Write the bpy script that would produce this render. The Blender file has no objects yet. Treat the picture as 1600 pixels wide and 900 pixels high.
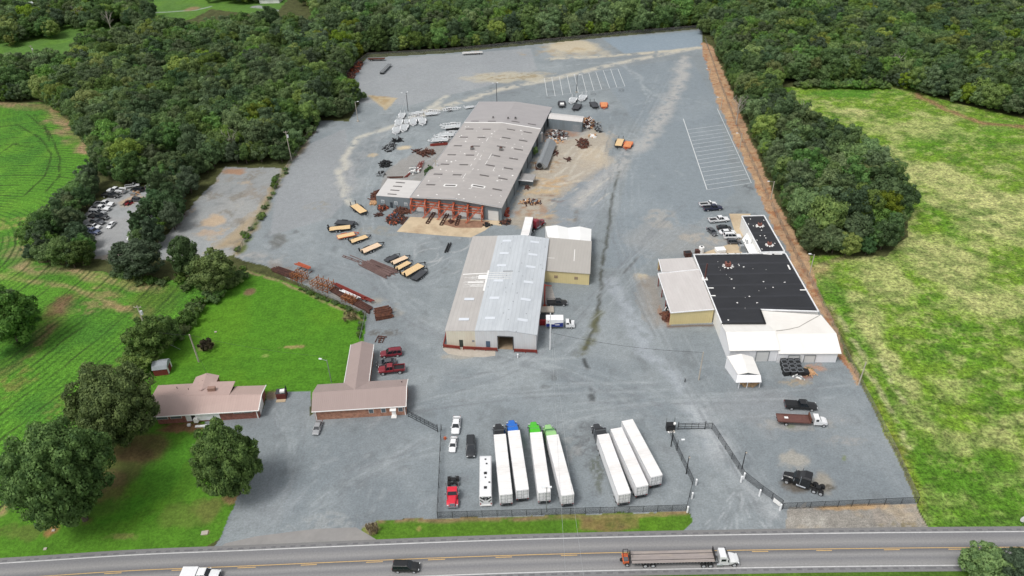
import bpy, bmesh, math, random
import numpy as np
from mathutils import Vector, Matrix
R = math.radians
rnd = random.Random(7)
C = bpy.context.scene.collection

# ------------------------------------------------------------------ camera
FPX, TH, RO, HC = 1120.0, 0.59987, -0.02575, 116.68
_r = np.array([1., 0, 0]); _u = np.array([0, math.sin(TH), math.cos(TH)]); _f = np.array([0, math.cos(TH), -math.sin(TH)])
CR = math.cos(RO)*_r + math.sin(RO)*_u
CU = -math.sin(RO)*_r + math.cos(RO)*_u
cam = bpy.data.objects.new('camera', bpy.data.cameras.new('camera')); C.objects.link(cam)
cam.matrix_world = Matrix(((CR[0], CU[0], -_f[0], 0), (CR[1], CU[1], -_f[1], 0), (CR[2], CU[2], -_f[2], HC), (0, 0, 0, 1)))
cam.data.sensor_width = 36; cam.data.lens = FPX/1600*36; cam.data.clip_start = 1; cam.data.clip_end = 6000
bpy.context.scene.camera = cam

# ------------------------------------------------------------------ light: bright overcast
SUN_AZ, SUN_EL = (-0.55, -0.45), 60
w = bpy.data.worlds.new('World'); bpy.context.scene.world = w; w.use_nodes = True
nt = w.node_tree; nt.nodes.clear()
sky = nt.nodes.new('ShaderNodeTexSky'); sky.sky_type = 'NISHITA'; sky.sun_disc = False
sky.sun_elevation = R(SUN_EL); sky.sun_rotation = math.atan2(SUN_AZ[0], SUN_AZ[1])
sky.air_density = 1.0; sky.dust_density = 3.0
hs = nt.nodes.new('ShaderNodeHueSaturation'); hs.inputs['Saturation'].default_value = 0.16
bg = nt.nodes.new('ShaderNodeBackground'); bg.inputs[1].default_value = 0.135
out = nt.nodes.new('ShaderNodeOutputWorld')
nt.links.new(sky.outputs[0], hs.inputs['Color']); nt.links.new(hs.outputs[0], bg.inputs[0]); nt.links.new(bg.outputs[0], out.inputs[0])
sl = bpy.data.lights.new('sun', 'SUN'); sl.energy = 1.45; sl.angle = R(18); sl.color = (1, 0.965, 0.92)
so = bpy.data.objects.new('sun', sl); C.objects.link(so)
d = Vector((SUN_AZ[0], SUN_AZ[1], 0)).normalized()*math.cos(R(SUN_EL)) + Vector((0, 0, math.sin(R(SUN_EL))))
so.rotation_euler = d.to_track_quat('Z', 'Y').to_euler(); so.location = (0, 0, 300)
vs = bpy.context.scene.view_settings
vs.view_transform = 'Standard'; vs.look = 'None'; vs.gamma = 1; vs.use_curve_mapping = False; vs.exposure = 0.28

# ------------------------------------------------------------------ survey: turn a measured photo point into a ground point
def G(px, py, z=0.0):
    d = ((px-800)/FPX)*CR - ((py-450)/FPX)*CU + _f
    t = (z-HC)/d[2]
    return Vector((d[0]*t, d[1]*t, z))
def GA(a, z=0.0):
    a = np.asarray(a, float)
    d = np.outer((a[:, 0]-800)/FPX, CR) - np.outer((a[:, 1]-450)/FPX, CU) + _f
    t = (z-HC)/d[:, 2]
    return (d*t[:, None])[:, :2]

# ------------------------------------------------------------------ materials
def s2l(c):
    c = c/255.0
    return c/12.92 if c <= 0.04045 else ((c+0.055)/1.055)**2.4
def col(r, g, b, k=1.0): return (s2l(r)*k, s2l(g)*k, s2l(b)*k, 1)
MATS = {}
def nodes(name):
    m = bpy.data.materials.new(name); m.use_nodes = True; t = m.node_tree
    return m, t, t.nodes['Principled BSDF']
def mat(name, c, rough=0.7, metal=0.0, var=0.18, scale=1.2, coat=0.0, bump=0.0, dirt=None, dirt_amt=0.3, objrand=0.0):
    """plain paint / steel / timber with two scales of colour variation and optional dirt"""
    if name in MATS: return MATS[name]
    m, t, b = nodes(name); N, L = t.nodes.new, t.links.new
    tc = N('ShaderNodeTexCoord'); n1 = N('ShaderNodeTexNoise'); n1.inputs['Scale'].default_value = scale; n1.inputs['Detail'].default_value = 6
    n1.inputs['Roughness'].default_value = 0.7
    L(tc.outputs['Object'], n1.inputs['Vector'])
    mr = N('ShaderNodeMapRange'); mr.inputs[1].default_value = 0.3; mr.inputs[2].default_value = 0.7
    mr.inputs[3].default_value = 1-var; mr.inputs[4].default_value = 1+var
    L(n1.outputs[0], mr.inputs[0])
    mx = N('ShaderNodeVectorMath'); mx.operation = 'SCALE'; mx.inputs[0].default_value = c[:3]
    L(mr.outputs[0], mx.inputs['Scale']); o = mx.outputs[0]
    if dirt:
        n2 = N('ShaderNodeTexNoise'); n2.inputs['Scale'].default_value = scale*0.35; n2.inputs['Detail'].default_value = 8; n2.inputs['Roughness'].default_value = 0.75
        L(tc.outputs['Object'], n2.inputs['Vector'])
        r2 = N('ShaderNodeMapRange'); r2.inputs[1].default_value = 0.48; r2.inputs[2].default_value = 0.72; r2.inputs[4].default_value = dirt_amt
        L(n2.outputs[0], r2.inputs[0])
        mm = N('ShaderNodeMix'); mm.data_type = 'RGBA'; L(r2.outputs[0], mm.inputs[0]); L(o, mm.inputs[6]); mm.inputs[7].default_value = dirt
        o = mm.outputs[2]
    L(o, b.inputs['Base Color'])
    b.inputs['Roughness'].default_value = rough; b.inputs['Metallic'].default_value = metal; b.inputs['Coat Weight'].default_value = coat
    b.inputs['Coat Roughness'].default_value = 0.08
    if bump:
        bp = N('ShaderNodeBump'); bp.inputs['Strength'].default_value = bump; bp.inputs['Distance'].default_value = 0.05
        L(n1.outputs[0], bp.inputs['Height']); L(bp.outputs[0], b.inputs['Normal'])
    MATS[name] = m; return m
def roofmat(name, c, pitch=0.9, axis=0, depth=0.10, var=0.10, rough=0.45, dirt=None, dirt_amt=0.3, sheet=6.0, c2=None):
    """ribbed metal sheet: UV in metres, u along the eave, v up the slope"""
    if name in MATS: return MATS[name]
    m, t, b = nodes(name); N, L = t.nodes.new, t.links.new
    uv = N('ShaderNodeUVMap'); sp = N('ShaderNodeSeparateXYZ'); L(uv.outputs[0], sp.inputs[0])
    wv = N('ShaderNodeMath'); wv.operation = 'MULTIPLY'; wv.inputs[1].default_value = 1/pitch; L(sp.outputs[axis], wv.inputs[0])
    fr = N('ShaderNodeMath'); fr.operation = 'FRACT'; L(wv.outputs[0], fr.inputs[0])
    rib = N('ShaderNodeMapRange'); rib.inputs[1].default_value = 0.80; rib.inputs[2].default_value = 0.9; L(fr.outputs[0], rib.inputs[0])
    # every sheet a touch different
    fl = N('ShaderNodeMath'); fl.operation = 'FLOOR'; L(wv.outputs[0], fl.inputs[0])
    v2 = N('ShaderNodeMath'); v2.operation = 'DIVIDE'; v2.inputs[1].default_value = sheet; L(sp.outputs[1-axis], v2.inputs[0])
    f2 = N('ShaderNodeMath'); f2.operation = 'FLOOR'; L(v2.outputs[0], f2.inputs[0])
    cb = N('ShaderNodeCombineXYZ'); L(fl.outputs[0], cb.inputs[0]); L(f2.outputs[0], cb.inputs[1])
    wn = N('ShaderNodeTexWhiteNoise'); L(cb.outputs[0], wn.inputs['Vector'])
    n1 = N('ShaderNodeTexNoise'); n1.inputs['Scale'].default_value = 0.35; n1.inputs['Detail'].default_value = 9; n1.inputs['Roughness'].default_value = 0.7
    sc = N('ShaderNodeVectorMath'); sc.operation = 'MULTIPLY'; sc.inputs[1].default_value = (1, 0.35, 1) if axis == 0 else (0.35, 1, 1)
    L(uv.outputs[0], sc.inputs[0]); L(sc.outputs[0], n1.inputs['Vector'])
    a = N('ShaderNodeMapRange'); a.inputs[1].default_value = 0.3; a.inputs[2].default_value = 0.7; a.inputs[3].default_value = 1-var; a.inputs[4].default_value = 1+var; L(n1.outputs[0], a.inputs[0])
    a2 = N('ShaderNodeMapRange'); a2.inputs[3].default_value = 1-var*0.35; a2.inputs[4].default_value = 1+var*0.35; L(wn.outputs[0], a2.inputs[0])
    ml = N('ShaderNodeMath'); ml.operation = 'MULTIPLY'; L(a.outputs[0], ml.inputs[0]); L(a2.outputs[0], ml.inputs[1])
    rb = N('ShaderNodeMapRange'); rb.inputs[3].default_value = 1; rb.inputs[4].default_value = 1-depth; L(rib.outputs[0], rb.inputs[0])
    m2 = N('ShaderNodeMath'); m2.operation = 'MULTIPLY'; L(ml.outputs[0], m2.inputs[0]); L(rb.outputs[0], m2.inputs[1])
    mx = N('ShaderNodeVectorMath'); mx.operation = 'SCALE'; mx.inputs[0].default_value = c[:3]; L(m2.outputs[0], mx.inputs['Scale']); o = mx.outputs[0]
    if dirt:
        n2 = N('ShaderNodeTexNoise'); n2.inputs['Scale'].default_value = 0.16; n2.inputs['Detail'].default_value = 9; n2.inputs['Roughness'].default_value = 0.72
        s2 = N('ShaderNodeVectorMath'); s2.operation = 'MULTIPLY'; s2.inputs[1].default_value = (1.6, 0.5, 1) if axis == 0 else (0.5, 1.6, 1)
        L(uv.outputs[0], s2.inputs[0]); L(s2.outputs[0], n2.inputs['Vector'])
        r2 = N('ShaderNodeMapRange'); r2.inputs[1].default_value = 0.46; r2.inputs[2].default_value = 0.68; r2.inputs[4].default_value = dirt_amt; L(n2.outputs[0], r2.inputs[0])
        mm = N('ShaderNodeMix'); mm.data_type = 'RGBA'; L(r2.outputs[0], mm.inputs[0]); L(o, mm.inputs[6]); mm.inputs[7].default_value = dirt; o = mm.outputs[2]
    L(o, b.inputs['Base Color']); b.inputs['Roughness'].default_value = rough
    bp = N('ShaderNodeBump'); bp.inputs['Strength'].default_value = 0.6; bp.inputs['Distance'].default_value = 0.04; L(rib.outputs[0], bp.inputs['Height']); L(bp.outputs[0], b.inputs['Normal'])
    MATS[name] = m; return m
def brickmat(name, c1, c2, mortar):
    m, t, b = nodes(name); N, L = t.nodes.new, t.links.new
    uv = N('ShaderNodeUVMap'); br = N('ShaderNodeTexBrick'); br.inputs['Scale'].default_value = 1
    br.inputs['Brick Width'].default_value = 0.42; br.inputs['Row Height'].default_value = 0.16; br.inputs['Mortar Size'].default_value = 0.02
    br.inputs['Color1'].default_value = c1; br.inputs['Color2'].default_value = c2; br.inputs['Mortar'].default_value = mortar
    n = N('ShaderNodeTexNoise'); n.inputs['Scale'].default_value = 1.3; n.inputs['Detail'].default_value = 6; L(uv.outputs[0], n.inputs['Vector'])
    mr = N('ShaderNodeMapRange'); mr.inputs[1].default_value = .3; mr.inputs[2].default_value = .7; mr.inputs[3].default_value = .7; mr.inputs[4].default_value = 1.3; L(n.outputs[0], mr.inputs[0])
    L(uv.outputs[0], br.inputs['Vector']); sc = N('ShaderNodeVectorMath'); sc.operation = 'SCALE'; L(br.outputs[0], sc.inputs[0]); L(mr.outputs[0], sc.inputs['Scale'])
    L(sc.outputs[0], b.inputs['Base Color']); b.inputs['Roughness'].default_value = 0.85
    MATS[name] = m; return m
def groundmat(name, fine, fine_amt, mid, mid_amt, rough=0.95, bump=0.3, bumpd=0.1, rows=False, stretch=(1, 1, 1), c2=None, c2_scale=0.3, c2_lo=.45, c2_hi=.6, c2_amt=.7):
    m, t, b = nodes(name); N, L = t.nodes.new, t.links.new
    at = N('ShaderNodeAttribute'); at.attribute_name = 'col'; ge = N('ShaderNodeNewGeometry')
    st = N('ShaderNodeVectorMath'); st.operation = 'MULTIPLY'; st.inputs[1].default_value = stretch; L(ge.outputs['Position'], st.inputs[0])
    n1 = N('ShaderNodeTexNoise'); n1.inputs['Scale'].default_value = fine; n1.inputs['Detail'].default_value = 3; n1.inputs['Roughness'].default_value = 0.8; L(ge.outputs['Position'], n1.inputs['Vector'])
    n2 = N('ShaderNodeTexNoise'); n2.inputs['Scale'].default_value = mid; n2.inputs['Detail'].default_value = 8; n2.inputs['Roughness'].default_value = 0.65; L(st.outputs[0], n2.inputs['Vector'])
    a = N('ShaderNodeMapRange'); a.inputs[1].default_value = .37; a.inputs[2].default_value = .63; a.inputs[3].default_value = 1-fine_amt; a.inputs[4].default_value = 1+fine_amt; L(n1.outputs[0], a.inputs[0])
    c = N('ShaderNodeMapRange'); c.inputs[1].default_value = .36; c.inputs[2].default_value = .64; c.inputs[3].default_value = 1-mid_amt; c.inputs[4].default_value = 1+mid_amt; L(n2.outputs[0], c.inputs[0])
    ml = N('ShaderNodeMath'); ml.operation = 'MULTIPLY'; L(a.outputs[0], ml.inputs[0]); L(c.outputs[0], ml.inputs[1])
    o0 = at.outputs['Color']
    if c2:
        n3 = N('ShaderNodeTexNoise'); n3.inputs['Scale'].default_value = c2_scale; n3.inputs['Detail'].default_value = 7; n3.inputs['Roughness'].default_value = 0.75; L(st.outputs[0], n3.inputs['Vector'])
        r3 = N('ShaderNodeMapRange'); r3.inputs[1].default_value = c2_lo; r3.inputs[2].default_value = c2_hi; r3.inputs[4].default_value = c2_amt; L(n3.outputs[0], r3.inputs[0])
        mm = N('ShaderNodeMix'); mm.data_type = 'RGBA'; L(r3.outputs[0], mm.inputs[0]); L(o0, mm.inputs[6]); mm.inputs[7].default_value = c2; o0 = mm.outputs[2]
    mx = N('ShaderNodeVectorMath'); mx.operation = 'SCALE'; L(o0, mx.inputs[0]); L(ml.outputs[0], mx.inputs['Scale'])
    L(mx.outputs[0], b.inputs['Base Color']); b.inputs['Roughness'].default_value = rough; b.inputs['Specular IOR Level'].default_value = 0.2
    bp = N('ShaderNodeBump'); bp.inputs['Strength'].default_value = bump; bp.inputs['Distance'].default_value = bumpd
    ad = N('ShaderNodeMath'); ad.operation = 'ADD'; L(n1.outputs[0], ad.inputs[0]); L(n2.outputs[0], ad.inputs[1]); L(ad.outputs[0], bp.inputs['Height']); L(bp.outputs[0], b.inputs['Normal'])
    return m
def leafmat(name, c1, c2, rnd_amt=0.35):
    m, t, b = nodes(name); N, L = t.nodes.new, t.links.new
    tc = N('ShaderNodeTexCoord'); oi = N('ShaderNodeObjectInfo'); n = N('ShaderNodeTexNoise'); n.inputs['Scale'].default_value = 0.8; n.inputs['Detail'].default_value = 4
    L(tc.outputs['Object'], n.inputs['Vector']); mr = N('ShaderNodeMapRange'); mr.inputs[1].default_value = .35; mr.inputs[2].default_value = .65; L(n.outputs[0], mr.inputs[0])
    mm = N('ShaderNodeMix'); mm.data_type = 'RGBA'; L(mr.outputs[0], mm.inputs[0]); mm.inputs[6].default_value = c1; mm.inputs[7].default_value = c2
    h = N('ShaderNodeHueSaturation'); L(mm.outputs[2], h.inputs['Color'])
    hr = N('ShaderNodeMapRange'); hr.inputs[3].default_value = 0.478; hr.inputs[4].default_value = 0.518; L(oi.outputs['Random'], hr.inputs[0]); L(hr.outputs[0], h.inputs['Hue'])
    m2 = N('ShaderNodeMath'); m2.operation = 'MULTIPLY'; m2.inputs[1].default_value = 7.31; L(oi.outputs['Random'], m2.inputs[0])
    f2 = N('ShaderNodeMath'); f2.operation = 'FRACT'; L(m2.outputs[0], f2.inputs[0])
    vr = N('ShaderNodeMapRange'); vr.inputs[3].default_value = 1.16-rnd_amt; vr.inputs[4].default_value = 1.22+rnd_amt; L(f2.outputs[0], vr.inputs[0]); L(vr.outputs[0], h.inputs['Value'])
    m3 = N('ShaderNodeMath'); m3.operation = 'MULTIPLY'; m3.inputs[1].default_value = 13.7; L(oi.outputs['Random'], m3.inputs[0])
    f3 = N('ShaderNodeMath'); f3.operation = 'FRACT'; L(m3.outputs[0], f3.inputs[0])
    sr = N('ShaderNodeMapRange'); sr.inputs[3].default_value = 0.66; sr.inputs[4].default_value = 1.0; L(f3.outputs[0], sr.inputs[0]); L(sr.outputs[0], h.inputs['Saturation'])
    L(h.outputs[0], b.inputs['Base Color']); b.inputs['Roughness'].default_value = 0.65; b.inputs['Specular IOR Level'].default_value = 0.2
    tl = N('ShaderNodeBsdfTranslucent'); L(h.outputs[0], tl.inputs['Color']); mx = N('ShaderNodeMixShader'); mx.inputs[0].default_value = .42
    L(b.outputs[0], mx.inputs[1]); L(tl.outputs[0], mx.inputs[2]); L(mx.outputs[0], t.nodes['Material Output'].inputs[0])
    return m

# ------------------------------------------------------------------ mesh helper
class M:
    def __init__(s): s.v = []; s.f = []; s.uv = []
    def add(s, vs, fs, uvs=None):
        o = len(s.v); s.v += [tuple(v) for v in vs]
        for i, f in enumerate(fs):
            s.f.append(tuple(o+k for k in f)); s.uv.append(uvs[i] if uvs else None)
        return s
    def quad(s, a, b, c, d, uv=None): return s.add([a, b, c, d], [(0, 1, 2, 3)], [uv] if uv else None)
    def box(s, c, size, rz=0.0, top=None):
        hx, hy, hz = size[0]/2, size[1]/2, size[2]/2; cr, sr = math.cos(rz), math.sin(rz); vs = []
        for z, k in ((-hz, 1), (hz, top or 1)):
            for x, y in ((-hx, -hy), (hx, -hy), (hx, hy), (-hx, hy)):
                x, y = x*k, y*k
                vs.append((c[0]+x*cr-y*sr, c[1]+x*sr+y*cr, c[2]+z))
        return s.add(vs, [(3, 2, 1, 0), (4, 5, 6, 7), (0, 1, 5, 4), (1, 2, 6, 5), (2, 3, 7, 6), (3, 0, 4, 7)])
    def bar(s, a, b, w, h=None):
        a, b = Vector(a), Vector(b); h = h or w; d = (b-a).normalized(); up = Vector((0, 0, 1)) if abs(d.z) < 0.95 else Vector((0, 1, 0))
        x = d.cross(up).normalized()*w/2; y = x.normalized().cross(d)*h/2
        vs = [a-x-y, a+x-y, a+x+y, a-x+y, b-x-y, b+x-y, b+x+y, b-x+y]
        return s.add(vs, [(0, 1, 2, 3), (7, 6, 5, 4), (4, 5, 1, 0), (5, 6, 2, 1), (6, 7, 3, 2), (7, 4, 0, 3)])
    def cyl(s, a, b, r, n=10, r2=None):
        a, b = Vector(a), Vector(b); r2 = r if r2 is None else r2; d = (b-a).normalized(); up = Vector((0, 0, 1)) if abs(d.z) < 0.9 else Vector((1, 0, 0))
        x = d.cross(up).normalized(); y = d.cross(x); vs = []
        for p, q in ((a, r), (b, r2)):
            for k in range(n): t = 2*math.pi*k/n; vs.append(p+(x*math.cos(t)+y*math.sin(t))*q)
        return s.add(vs, [tuple(range(n-1, -1, -1)), tuple(range(n, 2*n))]+[(k, (k+1) % n, n+(k+1) % n, n+k) for k in range(n)])
    def loft(s, rings):
        n = len(rings[0]); vs = [p for r in rings for p in r]; fs = [tuple(range(n-1, -1, -1)), tuple(range((len(rings)-1)*n, len(rings)*n))]
        for i in range(len(rings)-1):
            for k in range(n): fs.append((i*n+k, i*n+(k+1) % n, (i+1)*n+(k+1) % n, (i+1)*n+k))
        return s.add(vs, fs)
    def slab(s, pts, th):
        """thick sheet under a 3D polygon"""
        n = len(pts); p = [Vector(q) for q in pts]; lo = [q-Vector((0, 0, th)) for q in p]
        return s.add(p+lo, [tuple(range(n)), tuple(range(2*n-1, n-1, -1))]+[(k, n+k, n+(k+1) % n, (k+1) % n) for k in range(n)])
    def build(s, name, m, parent=None, off=None, bevel=0, smooth=False, seg=2):
        me = bpy.data.meshes.new(name); v = s.v
        if off is not None: v = [(a[0]-off[0], a[1]-off[1], a[2]-off[2]) for a in v]
        me.from_pydata(v, [], s.f)
        if any(u for u in s.uv):
            ul = me.uv_layers.new(name='UVMap'); k = 0
            for fi, f in enumerate(s.f):
                for j in range(len(f)):
                    if s.uv[fi]: ul.data[k].uv = s.uv[fi][j]
                    k += 1
        if bevel or True:
            bm = bmesh.new(); bm.from_mesh(me)
            bmesh.ops.recalc_face_normals(bm, faces=bm.faces)
            if bevel:
                bmesh.ops.remove_doubles(bm, verts=bm.verts, dist=0.0005)
                ed = [e for e in bm.edges if len(e.link_faces) == 2 and e.calc_face_angle(0) > 0.45]
                bmesh.ops.bevel(bm, geom=ed, offset=bevel, segments=seg, profile=0.6, affect='EDGES', clamp_overlap=True)
            bm.to_mesh(me); bm.free()
        if smooth:
            for p in me.polygons: p.use_smooth = True
        me.materials.append(m)
        o = bpy.data.objects.new(name, me); C.objects.link(o)
        if parent: o.parent = parent
        return o
def thing(name, label, cat, loc=(0, 0, 0), rz=0.0, group=None):
    o = bpy.data.objects.new(name, None); o.empty_display_size = 0.5; C.objects.link(o); o.location = loc; o.rotation_euler = (0, 0, rz)
    o['label'] = label; o['category'] = cat
    if group: o['group'] = group
    return o
def tag(o, label, cat, group=None):
    o['label'] = label; o['category'] = cat
    if group: o['group'] = group
    return o
def structure(o, kind='structure'): o['kind'] = kind; return o
def kids(o): return [c for c in KID.get(o.name, [])]
def children_of(o):
    return [c for c in C.objects if c.parent == o]
PROTO = {}
def flat_tree(root):
    """children list recorded once, so that copying does not scan the scene"""
    out = []
    for c in children_of(root): out.append((c, children_of(c)))
    return out
def dup(key, make, loc, rz, label, cat, group=None, scale=1.0):
    if key not in PROTO:
        r = make(); PROTO[key] = (r, flat_tree(r))
    else:
        src, tr = PROTO[key]; r = src.copy(); C.objects.link(r)
        for c, gs in tr:
            k = c.copy(); C.objects.link(k); k.parent = r
            for g in gs:
                j = g.copy(); C.objects.link(j); j.parent = k
        if 'group' in r: del r['group']
    r.location = loc; r.rotation_euler = (0, 0, rz); r.scale = (scale,)*3
    r['label'] = label; r['category'] = cat
    if group: r['group'] = group
    return r
def place(axis, z=0.0):
    """centre, heading and length from rear point to front point on the ground"""
    a, b = G(*axis[0], z), G(*axis[1], z); d = b-a
    return Vector(((a.x+b.x)/2, (a.y+b.y)/2, 0)), math.atan2(d.y, d.x), d.length

# common materials
RUST = mat('rusty_steel', col(92, 58, 46), .85, var=.45, scale=3, dirt=col(150, 96, 66), dirt_amt=.8)
DRUST = mat('dark_rusty_steel', col(74, 48, 42), .85, var=.4, scale=2, dirt=col(120, 78, 60), dirt_amt=.7)
BLACK = mat('black_paint', col(30, 31, 33), .55, var=.25)
TYRE = mat('tyre_rubber', col(32, 32, 33), .85, var=.2)
RIM = mat('wheel_rim', col(190, 192, 195), .35, metal=.3, var=.1)
DGLASS = mat('dark_glass', col(28, 34, 40), .08, var=.1)
WHITE = mat('white_paint', col(234, 235, 236), .4, var=.05, dirt=col(170, 170, 166), dirt_amt=.35)
WHITE2 = mat('clean_white_sheet', col(236, 235, 232), .5, var=.03, dirt=col(205, 203, 196), dirt_amt=.3)
TRAILERW = mat('trailer_white', col(236, 236, 237), .4, var=.05, scale=.8, dirt=col(170, 168, 164), dirt_amt=.5)
GALV = mat('galvanised_steel', col(150, 154, 156), .45, metal=.4, var=.12)
ALUM = mat('aluminium', col(185, 188, 190), .35, metal=.5, var=.1)
ORANGE = mat('orange_paint', col(200, 98, 56), .5, var=.15, dirt=col(130, 60, 35), dirt_amt=.4)
STRUCT_O = mat('weathered_orange_steel', col(176, 88, 58), .6, var=.25, dirt=col(110, 56, 40), dirt_amt=.6, scale=2)
WOOD = mat('new_deck_timber', col(218, 188, 142), .7, var=.16, scale=4)
WOODP = mat('pale_deck_timber', col(222, 196, 166), .7, var=.14, scale=4)
WOODG = mat('weathered_deck_timber', col(142, 134, 130), .8, var=.25, scale=1.5, dirt=col(180, 166, 145), dirt_amt=.5)
POLEW = mat('weathered_pole_timber', col(176, 168, 156), .85, var=.2, scale=3)
POLEB = mat('dark_pole_steel', col(58, 60, 64), .6, var=.2)
REDST = mat('red_brown_steel', col(128, 48, 38), .6, var=.25, dirt=col(90, 45, 36), dirt_amt=.5)
CHROME = mat('chrome', col(200, 202, 206), .15, metal=.9, var=.05)
LAMPG = mat('lamp_lens', col(225, 228, 230), .2, var=.05)
REDL = mat('red_lens', col(150, 20, 20), .25, var=.1)
CONC = mat('concrete', col(176, 168, 156), .9, var=.12, dirt=col(140, 128, 112), dirt_amt=.4)

# ------------------------------------------------------------------ ground: one dense sheet cut into the place's surfaces
def vnoise(x, y, s, seed=0):
    x = x/s; y = y/s; xi = np.floor(x).astype(np.int64); yi = np.floor(y).astype(np.int64); fx = x-xi; fy = y-yi
    fx = fx*fx*(3-2*fx); fy = fy*fy*(3-2*fy)
    def h(a, b):
        n = (a*374761393 + b*668265263 + seed*1442695041) & 0x7fffffff
        n = ((n ^ (n >> 13))*1274126177) & 0x7fffffff
        return ((n ^ (n >> 16)) & 0xffff)/65535.0
    return (h(xi, yi)*(1-fx)+h(xi+1, yi)*fx)*(1-fy)+(h(xi, yi+1)*(1-fx)+h(xi+1, yi+1)*fx)*fy
def fbm(x, y, s, seed=0, o=5):
    t = 0; a = 1; tot = 0; x = np.asarray(x, np.float32); y = np.asarray(y, np.float32)
    for i in range(o): t = t+a*vnoise(x, y, s/(2**i), seed+i*17); tot += a; a *= 0.55
    return t/tot
def inpoly(px, py, poly):
    r = np.zeros(px.shape, bool); n = len(poly); j = n-1
    for i in range(n):
        xi, yi = poly[i]; xj, yj = poly[j]
        if yi != yj:
            c = ((yi > py) != (yj > py)) & (px < (xj-xi)*(py-yi)/(yj-yi)+xi); r ^= c
        j = i
    return r
def dseg(px, py, pts, closed=False):
    d = np.full(px.shape, 1e9); n = len(pts)
    for i in range(n if closed else n-1):
        ax, ay = pts[i]; bx, by = pts[(i+1) % n]; vx, vy = bx-ax, by-ay; l = vx*vx+vy*vy+1e-9
        t = np.clip(((px-ax)*vx+(py-ay)*vy)/l, 0, 1); d = np.minimum(d, np.hypot(px-ax-t*vx, py-ay-t*vy))
    return d
rows = [60.0]
while rows[-1] < 640: rows.append(rows[-1]+0.27+max(0, rows[-1]-75)*0.0026)
YS = np.array(rows); NU = 860; US = np.linspace(-1, 1, NU)
half = 1.24*(YS*math.cos(TH)+HC*math.sin(TH))*800/FPX
X = US[None, :]*half[:, None]; Y = np.repeat(YS[:, None], NU, 1)
P = {}
P['hay_field'] = [(1222, 136), (1390, 128), (1470, 155), (1600, 186), (1900, 260), (2100, 828), (1452, 828), (1442, 800), (1431, 783), (1345, 600), (1318, 560), (1292, 500), (1270, 440), (1256, 400), (1385, 400), (1418, 370), (1424, 305), (1392, 262), (1345, 228), (1298, 196), (1255, 166)]
P['crop_field'] = [(-400, 160), (75, 160), (110, 190), (150, 240), (130, 290), (95, 335), (45, 385), (62, 410), (180, 430), (290, 440), (385, 420), (330, 470), (280, 540), (240, 620), (240, 700), (60, 800), (0, 830), (-400, 880)]
P['back_lawn'] = [(385, 421), (440, 438), (500, 462), (574, 495), (574, 560), (560, 615), (480, 625), (440, 618), (300, 655), (236, 655), (205, 580), (215, 555), (290, 490), (330, 455)]
P['front_lawn'] = [(-400, 800), (0, 805), (30, 760), (110, 690), (190, 640), (236, 600), (240, 655), (325, 655), (320, 672), (400, 690), (396, 735), (372, 775), (345, 838), (320, 856), (300, 868), (0, 890), (-400, 905)]
P['gravel_yard'] = [(366, 400), (375, 380), (410, 320), (447, 258), (488, 200), (497, 188), (545, 190), (562, 160), (541, 140), (545, 118), (575, 90), (700, 83), (800, 73), (950, 58), (1097, 45), (1099, 80), (1122, 150), (1150, 215), (1188, 300), (1203, 338), (1232, 390), (1290, 492), (1318, 560), (1345, 600), (1394, 700), (1432, 785), (1445, 828), (1300, 838), (1057, 842), (1064, 826), (1080, 806), (1074, 799), (880, 806), (600, 812), (585, 825), (600, 846), (560, 860), (330, 864), (345, 838), (372, 775), (400, 735), (402, 700), (380, 680), (318, 668), (322, 657), (410, 640), (418, 614), (486, 610), (484, 650), (560, 600), (572, 500), (572, 490), (520, 466), (450, 435), (418, 416), (385, 408)]
P['car_lot'] = [(158, 315), (190, 296), (250, 290), (262, 315), (235, 360), (225, 400), (195, 412), (145, 405), (130, 370), (120, 345)]
P['bare_lot'] = [(255, 405), (245, 385), (275, 345), (330, 290), (350, 262), (438, 262), (446, 268), (420, 315), (385, 365), (368, 398), (300, 412)]
P['clearing'] = [(-100, -20), (440, -20), (450, 0), (425, 26), (330, 14), (300, 30), (250, 40), (200, 62), (170, 55), (130, 70), (60, 110), (0, 100), (-100, 90)]
P['verge_north'] = [(592, 813), (880, 804), (1072, 798), (1082, 812), (1066, 832), (1054, 842), (590, 850), (560, 846), (568, 825)]
P['verge_south'] = [(-400, 910), (300, 910), (730, 898), (1000, 886), (1200, 882), (1600, 878), (2100, 875), (2100, 1200), (-400, 1200)]
P['verge_east'] = [(1230, 793), (1432, 786), (1450, 826), (1462, 842), (1225, 842)]
P['dirt_bank'] = [(1098, 66), (1114, 72), (1150, 160), (1206, 300), (1244, 376), (1264, 402), (1276, 440), (1296, 490), (1322, 560), (1345, 596), (1338, 600), (1310, 560), (1284, 492), (1228, 392), (1200, 338), (1184, 300), (1146, 215), (1118, 150), (1097, 80)]
PW = {k: [tuple(q) for q in GA(v)] for k, v in P.items()}
ORDER = ['hay_field', 'crop_field', 'clearing', 'back_lawn', 'front_lawn', 'verge_south', 'gravel_yard', 'car_lot', 'bare_lot', 'verge_north', 'verge_east', 'dirt_bank']
warp = (fbm(X, Y, 5, 3)-0.5)*3.0; warp2 = (fbm(X, Y, 5, 31)-0.5)*3.0
soft = {'gravel_yard': .35, 'car_lot': 1.2, 'bare_lot': 1.2, 'hay_field': .7, 'crop_field': .9, 'dirt_bank': .9, 'clearing': 1.0, 'back_lawn': .3, 'front_lawn': .5, 'verge_north': .45, 'verge_south': .3, 'verge_east': .5}
lab = np.zeros(X.shape, int)
for i, k in enumerate(ORDER): lab[inpoly(X+warp*soft[k], Y+warp2*soft[k], PW[k])] = i+1

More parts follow.
